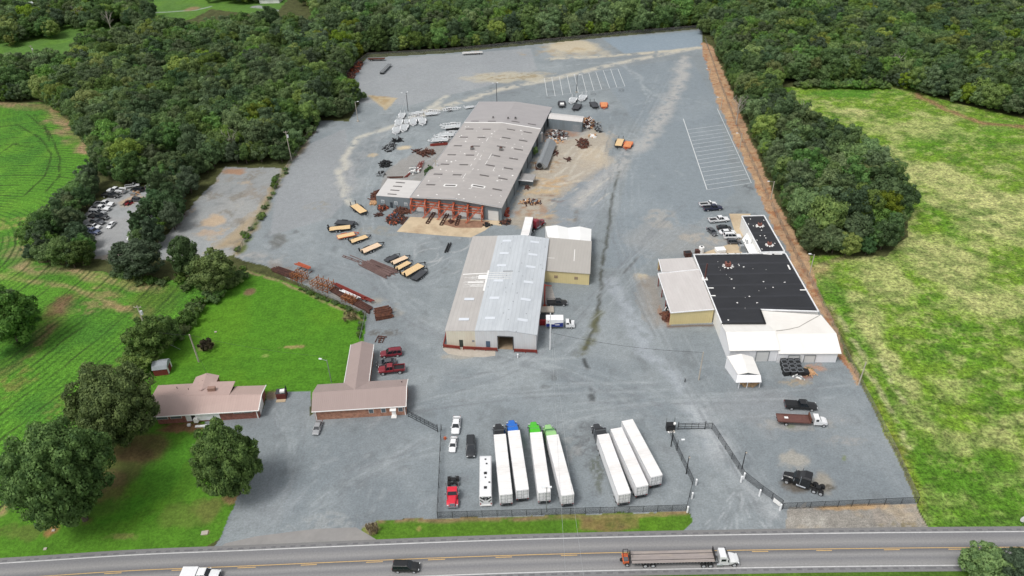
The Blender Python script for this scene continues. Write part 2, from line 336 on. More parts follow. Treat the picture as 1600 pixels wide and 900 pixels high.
def C3(r, g, b): return np.array([s2l(r), s2l(g), s2l(b)])
BASE = {0: C3(74, 78, 46), 'hay_field': C3(116, 150, 48), 'crop_field': C3(92, 144, 46), 'clearing': C3(84, 118, 52), 'back_lawn': C3(76, 124, 32), 'front_lawn': C3(78, 122, 34), 'verge_south': C3(74, 100, 36),
        'gravel_yard': C3(129, 136, 139), 'car_lot': C3(152, 153, 153), 'bare_lot': C3(149, 150, 148), 'verge_north': C3(80, 116, 34), 'verge_east': C3(156, 148, 136), 'dirt_bank': C3(168, 138, 110)}
COL = np.zeros(X.shape+(3,)); COL[:] = BASE[0]
for i, k in enumerate(ORDER): COL[lab == i+1] = BASE[k]
LI = {k: i+1 for i, k in enumerate(ORDER)}
def blend(mask, c, only=None):
    m = np.clip(mask, 0, 1)
    if only is not None: m = m*np.isin(lab, [LI[o] for o in only])
    COL[:] = COL*(1-m[..., None])+np.asarray(c)*m[..., None]
NS = [0]
XF, YF, LF = X.ravel(), Y.ravel(), lab.ravel(); COLF = COL.reshape(-1, 3); W1, W2 = warp.ravel(), warp2.ravel()
def window(x0, x1, y0, y1, only):
    r0, r1 = np.searchsorted(YS, y0), np.searchsorted(YS, y1)
    if r1 <= r0: return np.zeros(0, int)
    i = np.arange(r0*NU, r1*NU); i = i[(XF[i] > x0) & (XF[i] < x1)]
    return i[np.isin(LF[i], [LI[o] for o in only])]
def put(i, m, c):
    m = np.clip(m, 0, 1)[:, None]; COLF[i] = COLF[i]*(1-m)+np.asarray(c)*m
def blob(px, py, rx, ry, c, a=0.8, edge=0.5, only=('gravel_yard',), sc=None, thr=0.0, rot=0.0):
    """a stain given by its centre and half sizes in the photo, its edge broken up by noise; sizes become metres"""
    NS[0] += 13; c0 = G(px, py); ex = (G(px+rx, py)-G(px-rx, py)).length/2; ey = (G(px, py-ry)-G(px, py+ry)).length/2
    s = sc or max(1.2, min(ex, ey)*0.8); i = window(c0.x-ex*2.2, c0.x+ex*2.2, c0.y-ey*2.2, c0.y+ey*2.2, only)
    if not len(i): return
    x, y = XF[i], YF[i]; d = np.hypot((x-c0.x)/ex, (y-c0.y)/ey)
    m = np.clip((1-(d+(fbm(x, y, s, NS[0], 4)-.5)*2.2*edge))*2.2, 0, 1)*a
    if thr: m = m*np.clip((fbm(x, y, s*.45, NS[0]+5, 4)-thr)*7, 0, 1)
    put(i, m, c)
def track(pts, wd, c, a=0.6, only=('gravel_yard',), brk=0.35, sc=7):
    NS[0] += 11; pw = GA(pts); e = wd*1.8; i = window(pw[:, 0].min()-e, pw[:, 0].max()+e, pw[:, 1].min()-e, pw[:, 1].max()+e, only)
    if not len(i): return
    x, y = XF[i], YF[i]; k = dseg(x, y, pw) < e; i, x, y = i[k], x[k], y[k]; wx = (fbm(x, y, sc, NS[0], 3)-.5)*wd*1.2
    m = np.clip(1.25-dseg(x+wx, y+wx*.6, pw)/(wd/2), 0, 1); put(i, m*a*np.clip((fbm(x, y, 2.5, NS[0]+3, 4)-brk)*5, 0, 1), c)
def poly(pts, c, a=0.8, only=('gravel_yard',), wob=1.2, thr=0.0, sc=3):
    NS[0] += 9; pw = GA(pts); i = window(pw[:, 0].min()-wob*3, pw[:, 0].max()+wob*3, pw[:, 1].min()-wob*3, pw[:, 1].max()+wob*3, only)
    if not len(i): return
    x, y = XF[i], YF[i]; m = inpoly(x+W1[i]*wob*.5, y+W2[i]*wob*.5, pw)*np.clip(dseg(x, y, pw, True)/wob+.35, 0, 1)*a
    if thr: m = m*np.clip((fbm(x, y, sc, NS[0], 4)-thr)*6, 0, 1)
    put(i, m, c)
GV = ('gravel_yard', 'verge_east', 'bare_lot', 'car_lot')
LT, BL, DK, TAN, PAL, BRN = C3(152, 158, 160), C3(118, 127, 133), C3(96, 99, 100), C3(178, 166, 146), C3(186, 180, 166), C3(140, 118, 96)
# broad tones of the gravel: blue where thick and fresh, paler where driven thin
n = fbm(X, Y, 38, 101); blend(np.clip((n-.5)*4, 0, 1)*.45, BL, GV)
n = fbm(X, Y, 22, 77); blend(np.clip((n-.52)*5, 0, 1)*.45, LT, GV)
n = fbm(X, Y*.6, 9, 55, 6); blend(np.clip((n-.55)*6, 0, 1)*.35, LT, GV)
n = fbm(X, Y*.7, 30, 58, 6); blend(np.clip((n-.53)*5, 0, 1)*.35, C3(112, 118, 122), GV)
n = fbm(X, Y, 4, 59, 6); blend(np.clip((n-.6)*6, 0, 1)*.30, DK, GV)
poly([(560, 95), (700, 85), (830, 75), (840, 110), (760, 135), (640, 165), (560, 160)], C3(152, 154, 156), .6)
poly([(470, 230), (540, 200), (560, 290), (520, 340), (420, 370), (430, 300)], C3(146, 148, 150), .6)
poly([(940, 60), (1095, 48), (1100, 74), (975, 84)], C3(130, 144, 155), .8)
poly([(930, 110), (1080, 90), (1120, 160), (1150, 300), (1000, 420), (940, 420), (1000, 200)], C3(126, 136, 143), .5)
poly([(900, 250), (960, 250), (940, 330), (900, 420), (860, 345)], C3(134, 140, 146), .5)
# dirt behind and beside the fabrication shed
blob(905, 75, 55, 14, C3(188, 176, 152), .85, .5); blob(880, 80, 70, 10, C3(160, 140, 106), .5, .8, thr=.5)
blob(800, 122, 90, 9, C3(176, 168, 148), .8, .6); blob(795, 120, 60, 5, C3(136, 120, 88), .7, .8, thr=.45)
track([(640, 186), (700, 165), (780, 140), (870, 122), (960, 100), (1090, 74)], 6, PAL, .8, brk=.3)
track([(1092, 75), (1000, 84), (940, 88), (860, 92)], 5, C3(186, 178, 160), .85, brk=.3)
track([(1072, 90), (1062, 120), (1045, 165), (1010, 215), (960, 262), (900, 320)], 9, C3(168, 166, 162), .75, brk=.25)
poly([(572, 148), (622, 153), (603, 173)], C3(176, 160, 130), .9); poly([(575, 148), (615, 151), (600, 165)], C3(150, 126, 86), .6, thr=.4)
track([(700, 150), (640, 190), (560, 215), (538, 250), (536, 285), (548, 318)], 4.5, C3(186, 182, 170), .8, brk=.25)
track([(610, 205), (560, 240), (540, 300)], 12, C3(158, 160, 160), .4)
for pts in ([(585, 178), (640, 176), (600, 215)], [(860, 105), (960, 96), (1000, 120), (1010, 150), (1045, 160)], [(975, 100), (1010, 140), (1040, 165)]): track(pts, 2.2, LT, .6)
blob(583, 243, 10, 4, C3(180, 164, 136), .8, .4); blob(632, 231, 14, 4, C3(190, 176, 150), .9, .4)
poly([(625, 250), (700, 212), (720, 232), (660, 300), (590, 305), (600, 270)], C3(150, 142, 134), .55)
poly([(850, 225), (905, 210), (930, 190), (960, 215), (950, 260), (890, 300), (835, 345), (800, 345), (812, 300)], C3(172, 160, 142), .75, wob=5)
blob(850, 262, 30, 10, C3(142, 112, 76), .8, .6, thr=.42); blob(858, 285, 40, 7, C3(176, 146, 108), .7, .6, thr=.4); blob(830, 330, 34, 14, C3(150, 118, 92), .7, .7, thr=.4)
blob(930, 245, 40, 26, C3(186, 172, 150), .5, .7); blob(845, 300, 45, 6, C3(180, 158, 122), .7, .7, thr=.4); blob(870, 210, 45, 14, C3(150, 112, 84), .7, .6, thr=.35)
blob(830, 345, 60, 10, C3(170, 152, 126), .5, .7)
for k in range(26):
    x0, y0 = rnd.uniform(815, 860), rnd.uniform(240, 345); track([(x0, y0), (x0+rnd.uniform(20, 60), y0+rnd.uniform(-8, 8))], rnd.uniform(.8, 2.4), rnd.choice([C3(186, 156, 116), C3(120, 84, 60), C3(196, 184, 164)]), .6, brk=.4, sc=4)
for k in range(12): x0, y0 = rnd.uniform(900, 960), rnd.uniform(190, 300); track([(x0, y0), (x0-rnd.uniform(20, 60), y0+rnd.uniform(20, 50))], rnd.uniform(.8, 2), C3(188, 182, 170), .5, brk=.4)
for k in range(14): x0, y0 = rnd.uniform(590, 700), rnd.uniform(190, 300); track([(x0, y0), (x0-rnd.uniform(10, 40), y0+rnd.uniform(8, 40))], rnd.uniform(.8, 2), LT, .5, brk=.4)
# slab stains and mud in front of the shed
blob(690, 340, 60, 12, C3(130, 96, 72), .35, .6)
# drain of dark water down the middle
track([(967, 268), (958, 300), (950, 360), (942, 410), (938, 460), (930, 510), (912, 548)], 1.3, C3(78, 80, 74), .9, brk=.22, sc=3)
track([(934, 490), (926, 525), (908, 553)], 3.0, C3(92, 92, 66), .75, brk=.25, sc=3)
track([(912, 562), (918, 576)], 1.4, C3(62, 64, 64), .9, brk=.1)
blob(925, 620, 7, 14, C3(72, 74, 74), .8, .6); blob(850, 605, 9, 4, DK, .6, .7); blob(865, 590, 5, 6, DK, .5, .7); blob(1165, 333, 20, 5, DK, .7, .8, thr=.4)
blob(915, 690, 22, 40, C3(94, 96, 98), .6, .9, thr=.4); blob(932, 735, 10, 30, C3(84, 88, 72), .6, .7, thr=.35); blob(890, 700, 18, 30, C3(160, 160, 158), .4, .9, thr=.4)
blob(435, 375, 17, 14, C3(100, 100, 96), .8, .5); blob(462, 363, 7, 4, DK, .6, .7); blob(420, 385, 12, 5, LT, .6, .7, thr=.4)
blob(1168, 292, 14, 6, C3(80, 82, 84), .6, .7, thr=.45); blob(500, 322, 22, 8, C3(140, 134, 118), .5, .8, thr=.4); blob(590, 360, 40, 10, C3(142, 136, 122), .45, .8, thr=.4)
blob(1003, 432, 14, 7, C3(186, 174, 150), .85, .4); blob(1008, 445, 12, 6, C3(96, 98, 98), .8, .5)
track([(995, 402), (975, 426)], 1.2, C3(96, 98, 98), .8, brk=.1); track([(900, 330), (898, 345)], 2, C3(110, 104, 94), .7)
poly([(990, 430), (1030, 430), (1048, 508), (1022, 516), (1000, 480)], C3(146, 138, 128), .7, wob=3)
poly([(1010, 335), (1150, 378), (1156, 398), (1030, 402), (960, 380)], C3(152, 150, 146), .4, wob=6)
blob(1030, 340, 30, 14, C3(166, 160, 150), .45, .8, thr=.35); blob(1100, 375, 40, 12, C3(168, 158, 144), .5, .8, thr=.4)
# driven lines from the gate north
track([(1120, 690), (1060, 600), (1010, 540), (975, 470), (955, 440)], 5, C3(158, 164, 170), .65, brk=.25)
track([(1250, 830), (1190, 780), (1130, 700), (1075, 640)], 8, C3(166, 170, 172), .6, brk=.3)
track([(1130, 700), (1120, 670)], 8, C3(166, 170, 172), .5)
for k in range(18): track([(1085+k*11, 836+k*.2), (1122+k*5, 800), (1146+k*2, 770)], .5, C3(172, 176, 178), .55, brk=.5, sc=3)
track([(820, 562), (900, 558)], 1.2, LT, .7, brk=.2); track([(640, 530), (700, 560), (790, 585)], 3, LT, .4)
for k in range(16):
    a0 = rnd.uniform(0, 6.28); cx, cy = rnd.uniform(630, 720), rnd.uniform(370, 420); track([(cx+30*math.cos(a0+t*.35), cy+16*math.sin(a0+t*.35)) for t in range(6)], .7, C3(172, 174, 174), .5, brk=.35)
for k in range(22):
    cx, cy = rnd.uniform(420, 660), rnd.uniform(690, 800); track([(cx, cy), (cx+rnd.uniform(20, 60), cy-rnd.uniform(20, 60))], rnd.uniform(.6, 2.0), C3(154, 159, 161), .4, brk=.45)
blob(430, 800, 60, 40, C3(150, 156, 160), .4, .8); blob(500, 815, 50, 16, C3(160, 162, 160), .4, .9, thr=.4)
for k in range(26):
    cx, cy = rnd.uniform(700, 1300), rnd.uniform(560, 790); track([(cx, cy), (cx+rnd.uniform(-60, 60), cy+rnd.uniform(-12, 12))], rnd.uniform(.8, 3), LT if k % 2 else C3(118, 122, 126), .4, brk=.42)
for k in range(30):
    cx, cy = rnd.uniform(560, 1120), rnd.uniform(90, 380); track([(cx, cy), (cx+rnd.uniform(-50, 50), cy+rnd.uniform(-14, 14))], rnd.uniform(1, 3), LT if k % 3 else C3(118, 124, 130), .4, brk=.42)
# paired wheel tracks, turning in and out between the buildings
LANES = [((1190, 800), (1060, 560), (900, 330), (1000, 190)), ((1090, 690), (960, 560), (760, 590), (620, 480)), ((620, 470), (540, 380), (540, 260), (640, 200)), ((700, 600), (900, 590), (950, 420), (1080, 330)), ((480, 790), (560, 740), (620, 720), (660, 690)), ((860, 640), (1000, 620), (1180, 640), (1300, 620)), ((430, 370), (560, 430), (660, 460), (690, 400)), ((1060, 120), (1000, 220), (930, 330), (880, 420)), ((620, 660), (720, 620), (860, 600), (1010, 600)), ((450, 640), (470, 720), (430, 800), (380, 850))]
for k in range(64):
    L4 = LANES[k % len(LANES)]; j = [(x+rnd.gauss(0, 26), y+rnd.gauss(0, 14)) for x, y in L4]; cpts = []
    for t in np.linspace(0, 1, 12): cpts.append(tuple((1-t)**3*np.array(j[0])+3*(1-t)**2*t*np.array(j[1])+3*(1-t)*t*t*np.array(j[2])+t**3*np.array(j[3])))
    for o_ in (-3.2, 3.2): track([(x+o_*(1 if k % 2 else 1.6), y) for x, y in cpts], rnd.uniform(.5, 1.0), LT if k % 3 else C3(116, 120, 124), rnd.uniform(.25, .5), brk=.40, sc=14)
# south-east pen
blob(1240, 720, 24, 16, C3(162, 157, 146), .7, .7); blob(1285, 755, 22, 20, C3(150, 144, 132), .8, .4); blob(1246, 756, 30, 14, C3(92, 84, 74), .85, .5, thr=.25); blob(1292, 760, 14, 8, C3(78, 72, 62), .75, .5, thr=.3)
blob(1320, 718, 7, 6, C3(110, 122, 70), .6, .7, thr=.4); blob(1250, 662, 60, 9, C3(160, 154, 142), .45, .8); blob(1235, 666, 10, 4, C3(96, 104, 60), .7, .5); blob(1310, 690, 40, 8, C3(150, 148, 144), .5, .8, thr=.4)
blob(1256, 588, 20, 9, C3(134, 92, 72), .8, .6, thr=.35); blob(1275, 575, 18, 8, C3(170, 130, 104), .8, .6, thr=.3); blob(1262, 577, 10, 3, C3(70, 96, 40), .8, .5); blob(1245, 598, 26, 6, C3(156, 142, 118), .7, .6, thr=.35)
poly([(1150, 600), (1230, 608), (1345, 660), (1200, 680), (1100, 640)], C3(148, 150, 152), .35, wob=4)
# by the wall beside the lean-to
poly([(1030, 475), (1050, 508), (1043, 512), (1030, 488)], C3(150, 108, 78), .9); track([(1044, 511), (1114, 508)], 1.2, C3(96, 72, 56), .8, brk=.1)
blob(600, 520, 26, 6, C3(96, 92, 86), .7, .7, thr=.4); track([(590, 470), (620, 490)], 4, C3(160, 152, 136), .6)
poly([(418, 402), (470, 424), (560, 470), (586, 492), (560, 486), (500, 458), (420, 420)], C3(132, 120, 108), .55, wob=2, thr=.3)
# concrete slabs stay as their own objects; their dusty edges
blob(725, 556, 40, 5, C3(170, 160, 142), .5, .5)
# bare lot
blob(335, 345, 20, 10, C3(186, 160, 128), .7, .6, ('bare_lot',)); blob(325, 365, 22, 6, C3(178, 152, 124), .6, .7, ('bare_lot',)); poly([(320, 395), (395, 330), (420, 300), (440, 270), (430, 300), (375, 385)], C3(160, 142, 112), .8, ('bare_lot',), 4)
blob(365, 268, 25, 6, C3(160, 122, 92), .8, .5, ('bare_lot',)); blob(285, 330, 14, 40, C3(104, 88, 72), .6, .7, ('bare_lot',), thr=.35); blob(395, 300, 22, 16, C3(134, 124, 112), .6, .8, ('bare_lot',), thr=.4)
blob(205, 313, 18, 9, C3(176, 154, 128), .8, .6, ('car_lot',)); blob(180, 402, 30, 8, C3(168, 148, 124), .5, .6, ('car_lot',))
track([(260, 402), (330, 404), (400, 398), (440, 405)], 7, C3(160, 158, 154), .7, GV)
track([(374, 394), (405, 342), (430, 295), (447, 262), (484, 208)], 4, C3(146, 130, 98), .8, GV, .2); track([(374, 394), (405, 342), (430, 295), (447, 262), (484, 208)], 2.5, C3(92, 108, 52), .8, GV, .4)
for k in range(40): x0, y0 = rnd.uniform(280, 430), rnd.uniform(268, 390); blob(x0, y0, rnd.uniform(4, 16), rnd.uniform(2, 7), rnd.choice([C3(128, 120, 108), C3(172, 152, 124), C3(158, 156, 150), C3(110, 100, 84)]), .5, .9, ('bare_lot',), thr=.35)
# dirt bank
n = fbm(X, Y, 3, 9); blend(np.clip((n-.5)*5, 0, 1)*.6, C3(188, 158, 122), ('dirt_bank',)); n = fbm(X, Y, 2.2, 19); blend(np.clip((n-.55)*7, 0, 1)*.7, C3(150, 98, 66), ('dirt_bank',))
blob(1288, 428, 22, 16, C3(176, 152, 112), .8, .5, ('hay_field', 'dirt_bank')); track([(1280, 415), (1320, 402), (1370, 400), (1398, 392), (1418, 365)], 3, C3(136, 118, 94), .7, ('hay_field',), .25)
# verges
poly([(905, 808), (1000, 806), (1000, 826), (950, 834), (905, 828)], C3(128, 96, 74), .95, ('verge_north',), 1.2); blob(990, 806, 60, 4, C3(176, 142, 102), .8, .5, ('verge_north',)); track([(600, 812), (700, 811), (880, 808), (1070, 801)], 1.6, C3(140, 110, 90), .8, ('verge_north',), .2)
blob(580, 826, 16, 11, C3(150, 132, 98), .9, .3, ('verge_north', 'gravel_yard')); blob(655, 826, 6, 6, C3(130, 120, 70), .8, .5, ('verge_north',)); blob(965, 822, 22, 9, C3(80, 66, 56), .5, .7, ('verge_north',), thr=.45)
blob(1350, 792, 100, 5, C3(178, 146, 104), .8, .5, ('verge_east',)); blob(1400, 800, 45, 22, C3(160, 150, 138), .6, .7, ('verge_east',)); blob(1420, 820, 40, 8, C3(120, 110, 80), .7, .7, ('verge_east',), thr=.4); blob(1270, 815, 50, 14, C3(170, 166, 158), .6, .7, ('verge_east',))
n = fbm(X, Y, 6, 29); blend(np.clip((n-.55)*6, 0, 1)*.6, C3(176, 160, 134), ('verge_east',))
# lawns
for k in ('back_lawn', 'front_lawn', 'verge_north', 'verge_south', 'clearing'):
    n = fbm(X, Y, 16, 41); blend(np.clip((n-.5)*5, 0, 1)*.35, C3(96, 136, 32), (k,)); n = fbm(X, Y, 7, 43); blend(np.clip((n-.55)*5, 0, 1)*.35, C3(60, 98, 28), (k,))
blob(390, 456, 12, 7, C3(122, 96, 78), .9, .25, ('back_lawn',), 3); blob(458, 542, 22, 3, C3(150, 132, 90), .8, .5, ('back_lawn',)); blob(322, 541, 14, 9, C3(128, 104, 84), .8, .25, ('back_lawn',)); blob(414, 556, 8, 3, C3(150, 168, 90), .6, .5, ('back_lawn',)); blob(548, 494, 14, 9, C3(124, 106, 84), .85, .4, ('back_lawn',))
track([(385, 424), (440, 441), (500, 466), (566, 500)], 1.4, C3(150, 128, 100), .8, ('back_lawn',), .2); blob(425, 617, 14, 8, C3(134, 116, 88), .8, .3, ('back_lawn', 'gravel_yard'))
blob(160, 775, 50, 32, C3(104, 82, 58), .6, .7, ('front_lawn',), 4); blob(180, 730, 50, 46, C3(96, 78, 58), .6, .6, ('front_lawn',), 4); blob(80, 828, 16, 12, C3(150, 108, 74), .9, .4, ('front_lawn',)); blob(215, 700, 70, 26, C3(108, 84, 62), .7, .5, ('front_lawn',), 5)
blob(285, 668, 44, 9, C3(118, 84, 64), .9, .4, ('front_lawn',)); blob(300, 800, 60, 22, C3(96, 112, 50), .6, .7, ('front_lawn',)); blob(362, 778, 14, 10, C3(160, 128, 94), .8, .5, ('front_lawn',)); blob(325, 795, 34, 24, C3(112, 108, 62), .5, .6, ('front_lawn',)); blob(190, 838, 30, 6, C3(130, 124, 76), .6, .6, ('front_lawn',)); blob(40, 830, 50, 14, C3(96, 104, 52), .6, .6, ('front_lawn',)); blob(322, 832, 6, 4, C3(170, 140, 110), .9, .2, ('front_lawn',))
blob(260, 740, 40, 60, C3(70, 124, 34), .6, .7, ('front_lawn',)); blob(190, 800, 60, 22, C3(70, 128, 30), .6, .6, ('front_lawn',))
# clearings among the houses at the top
blob(40, 12, 12, 12, C3(186, 190, 192), .9, .2, ('clearing',)); track([(10, 30), (40, 10), (70, -5)], 7, C3(182, 186, 190), .9, ('clearing',), .1); track([(240, 20), (305, 16), (330, 10)], 2.5, C3(160, 166, 164), .8, ('clearing',), .1); blob(300, 14, 12, 4, C3(140, 116, 90), .8, .3, ('clearing',)); track([(400, 10), (440, 18), (470, 10)], 6, C3(150, 152, 154), .9, ('clearing',), .1)
# crop field: bare tracks, pale headland
CF = ('crop_field',)
track([(-40, 160), (30, 164), (75, 166), (96, 190), (120, 216), (150, 244)], 9, C3(172, 142, 112), .95, CF, .1); track([(60, 165), (100, 175), (130, 210)], 6, C3(168, 130, 100), .8, CF, .1)
track([(30, 396), (50, 420), (95, 422), (140, 428), (210, 442), (250, 450)], 6, C3(176, 148, 116), .85, CF, .2); track([(40, 396), (28, 388)], 6, C3(176, 150, 120), .8, CF, .2)
track([(0, 430), (60, 440), (130, 452), (180, 478), (225, 492)], 3, C3(172, 146, 110), .7, CF, .3); track([(150, 452), (175, 470), (200, 484), (226, 496)], 5, C3(170, 140, 106), .7, CF, .3); blob(150, 480, 32, 14, C3(168, 142, 106), .7, .7, CF, thr=.38)
blob(90, 480, 24, 22, C3(128, 96, 76), .9, .5, CF); track([(100, 478), (70, 520), (30, 560), (-20, 590)], 6, C3(132, 102, 80), .8, CF, .25); blob(20, 555, 34, 30, C3(56, 104, 30), .9, .3, CF)
blob(40, 345, 36, 12, C3(170, 146, 100), .6, .8, CF, thr=.4); blob(15, 380, 20, 20, C3(170, 146, 108), .5, .8, CF, thr=.42); blob(120, 320, 14, 10, C3(180, 150, 120), .8, .5, CF); blob(200, 570, 22, 14, C3(150, 124, 86), .6, .7, CF, thr=.4); blob(20, 600, 30, 20, C3(140, 116, 76), .5, .8, CF, thr=.45); blob(85, 640, 16, 24, C3(140, 116, 76), .5, .8, CF, thr=.45); blob(250, 460, 60, 26, C3(96, 110, 48), .6, .7, CF)
track([(0, 800), (20, 770), (30, 760)], 3, C3(160, 132, 100), .8, ('crop_field', 'front_lawn'), .1)
n = fbm(X, Y, 14, 63); blend(np.clip((n-.5)*5, 0, 1)*.45, C3(56, 110, 44), CF); n = fbm(X, Y, 10, 64); blend(np.clip((n-.56)*5, 0, 1)*.5, C3(112, 158, 52), CF)
# rows of the crop: curved wheel lines and drilled rows
a, b = G(0, 645), G(180, 500); rd = Vector((b.x-a.x, b.y-a.y)).normalized(); ph = (X*(-rd.y)+Y*rd.x)+(fbm(X, Y, 45, 71)-.5)*6+(fbm(X, Y, 8, 72)-.5)*.8
up = 1/(1+np.exp(-(Y-165)/12))
c0 = G(-150, 420); ph2 = np.hypot(X-c0.x, (Y-c0.y)*.9)+(fbm(X, Y, 30, 73)-.5)*5
for phz, wt in ((ph, 1-up), (ph2, up)):
    rowp = np.abs(((phz/1.9) % 1)-.5)*2; blend(np.clip((rowp-.5)*3, 0, 1)*.7*wt*np.clip((fbm(X, Y, 5, 74)-.3)*4, 0, 1), C3(52, 88, 34), CF)
    rowq = np.abs(((phz/7.6) % 1)-.5)*2; blend(np.clip((rowq-.86)*9, 0, 1)*.85*wt*np.clip((fbm(X, Y, 9, 75)-.34)*5, 0, 1), C3(56, 70, 36), CF)
for pts in ([(0, 197), (30, 196), (62, 215), (80, 240), (70, 275), (40, 305)], [(40, 178), (75, 205), (95, 245), (92, 275), (70, 300)], [(52, 180), (72, 200), (78, 222)], [(0, 240), (20, 225), (60, 232)]): track(pts, 1.0, C3(48, 62, 30), .85, CF, .2, 10)
# hay field: straw and green in swirling drifts
HF = ('hay_field',)
q = fbm(X, Y, 60, 81); STR, GRN, DGR = C3(186, 188, 124), C3(92, 142, 34), C3(76, 118, 34)
for px, py, rx, ry, a in ((1330, 175, 60, 14, .7), (1430, 200, 90, 22, .45), (1480, 290, 70, 40, .6), (1400, 250, 34, 30, .6), (1560, 330, 80, 60, .6), (1480, 400, 110, 50, .6), (1390, 440, 60, 30, .5), (1560, 470, 70, 26, .5), (1345, 480, 26, 30, .55), (1390, 560, 26, 60, .6), (1420, 640, 30, 34, .5), (1480, 600, 50, 20, .35), (1500, 700, 40, 20, .4), (1570, 690, 40, 24, .4)): blob(px, py, rx, ry, STR, min(1, a*1.45), .9, HF, 9)
for px, py, rx, ry, a in ((1440, 230, 40, 16, .6), (1530, 220, 80, 18, .5), (1455, 330, 16, 50, .6), (1380, 310, 14, 40, .55), (1310, 470, 16, 50, .7), (1350, 540, 14, 60, .6), (1500, 540, 90, 40, .6), (1470, 470, 40, 20, .5), (1560, 610, 60, 40, .5), (1430, 720, 50, 30, .5), (1540, 760, 120, 40, .6)): blob(px, py, rx, ry, GRN, a, .8, HF, 8)
sw = fbm(X+q*20, Y*1.5, 13, 85, 7); blend(np.clip((sw-.54)*7, 0, 1)*.6, DGR, HF); sw = fbm(X-Y*.5, Y*1.3, 7, 87, 6); blend(np.clip((sw-.56)*6, 0, 1)*.5, STR, HF)
sw = fbm(X, Y, 3.0, 88, 5); blend(np.clip((sw-.50)*8, 0, 1)*.5, C3(74, 108, 38), HF); sw = fbm(X, Y, 2.4, 89, 4); blend(np.clip((sw-.56)*8, 0, 1)*.45, C3(178, 182, 116), HF)
blob(1480, 790, 260, 90, C3(84, 130, 36), .6, .6, HF, 14, thr=.3); blob(1420, 660, 90, 60, C3(90, 132, 40), .45, .8, HF, 10, thr=.35); blob(1300, 450, 24, 30, C3(88, 132, 40), .7, .6, HF); blob(1330, 146, 90, 8, C3(84, 136, 40), .85, .5, HF); blob(1560, 200, 60, 14, C3(92, 140, 44), .6, .6, HF)
track([(1430, 148), (1480, 172), (1540, 192), (1640, 205)], 5, C3(150, 116, 88), .9, HF, .1); track([(1345, 600), (1390, 690), (1432, 782)], 5, C3(150, 152, 60), .55, HF, .25); track([(1296, 480), (1345, 598), (1432, 785)], 2.5, C3(104, 92, 62), .7, HF, .2); blob(1600, 815, 200, 12, C3(80, 120, 40), .7, .5, HF)
for pts in ([(1340, 560), (1385, 630), (1420, 700)], [(1375, 560), (1410, 630)], [(1300, 480), (1345, 545), (1380, 620)]): track(pts, 1.8, C3(190, 184, 140), .6, HF, .3)

GM = {'forest_floor': groundmat('forest_floor_litter', 2.0, .3, .3, .35), 'hay_field': groundmat('uncut_hay', 1.1, .5, .38, .28, stretch=(1, 1.0, 1), bump=1, bumpd=.9, c2=col(176, 172, 120), c2_scale=.28, c2_lo=.55, c2_hi=.66, c2_amt=.2),
      'crop_field': groundmat('young_crop', 1.7, .38, .7, .2, bump=1, bumpd=.5), 'lawn': groundmat('mown_grass', 1.6, .17, .4, .16, bump=.7, bumpd=.15),
      'gravel': groundmat('blue_grey_gravel', 2.4, .11, .6, .07, bump=.5, bumpd=.08), 'dirt': groundmat('bare_clay', 3.0, .25, .6, .2, bump=.8, bumpd=.2)}
USE = {'hay_field': 'hay_field', 'crop_field': 'crop_field', 'clearing': 'lawn', 'back_lawn': 'lawn', 'front_lawn': 'lawn', 'verge_south': 'lawn', 'gravel_yard': 'gravel', 'car_lot': 'gravel', 'bare_lot': 'gravel', 'verge_north': 'lawn', 'verge_east': 'dirt', 'dirt_bank': 'dirt'}
GNAME = {'clearing': 'grass_clearing', 'back_lawn': 'lawn', 'front_lawn': 'lawn', 'verge_south': 'grass_verge', 'verge_north': 'grass_verge', 'verge_east': 'dirt_verge', 'bare_lot': 'gravel_pad', 'car_lot': 'gravel_lot'}
NR, NC = X.shape; vid = np.arange(NR*NC).reshape(NR, NC)
q = np.stack([vid[:-1, :-1], vid[:-1, 1:], vid[1:, 1:], vid[1:, :-1]], -1).reshape(-1, 4); fl = lab[:-1, :-1].ravel()
XY = np.stack([X.ravel(), Y.ravel(), np.zeros(X.size)], 1).astype(np.float32); CF_ = COL.reshape(-1, 3).astype(np.float32)
def sheet(name, quads, m):
    u, inv = np.unique(quads, return_inverse=True); inv = inv.reshape(-1, 4); me = bpy.data.meshes.new(name)
    me.vertices.add(len(u)); me.vertices.foreach_set('co', XY[u].ravel()); me.loops.add(inv.size); me.loops.foreach_set('vertex_index', inv.ravel().astype(np.int32))
    me.polygons.add(len(inv)); me.polygons.foreach_set('loop_start', np.arange(0, inv.size, 4, dtype=np.int32)); me.polygons.foreach_set('loop_total', np.full(len(inv), 4, np.int32))
    at = me.attributes.new('col', 'FLOAT_COLOR', 'POINT'); cc = np.ones((len(u), 4), np.float32); cc[:, :3] = CF_[u]; at.data.foreach_set('color', cc.ravel())
    me.update(calc_edges=True); me.materials.append(m); o = bpy.data.objects.new(name, me); C.objects.link(o); o['kind'] = 'structure'; return o
sheet('forest_floor', q[fl == 0], GM['forest_floor'])
for i, k in enumerate(ORDER): sheet(GNAME.get(k, k), q[fl == i+1], GM[USE[k]])
# land beyond, out to the horizon
gm = mat('distant_ground', col(52, 62, 36), .95, var=.3, scale=.01)
structure(M().quad((-5000, -3000, -.12), (5000, -3000, -.12), (5000, 6000, -.12), (-5000, 6000, -.12)).build('ground', gm))

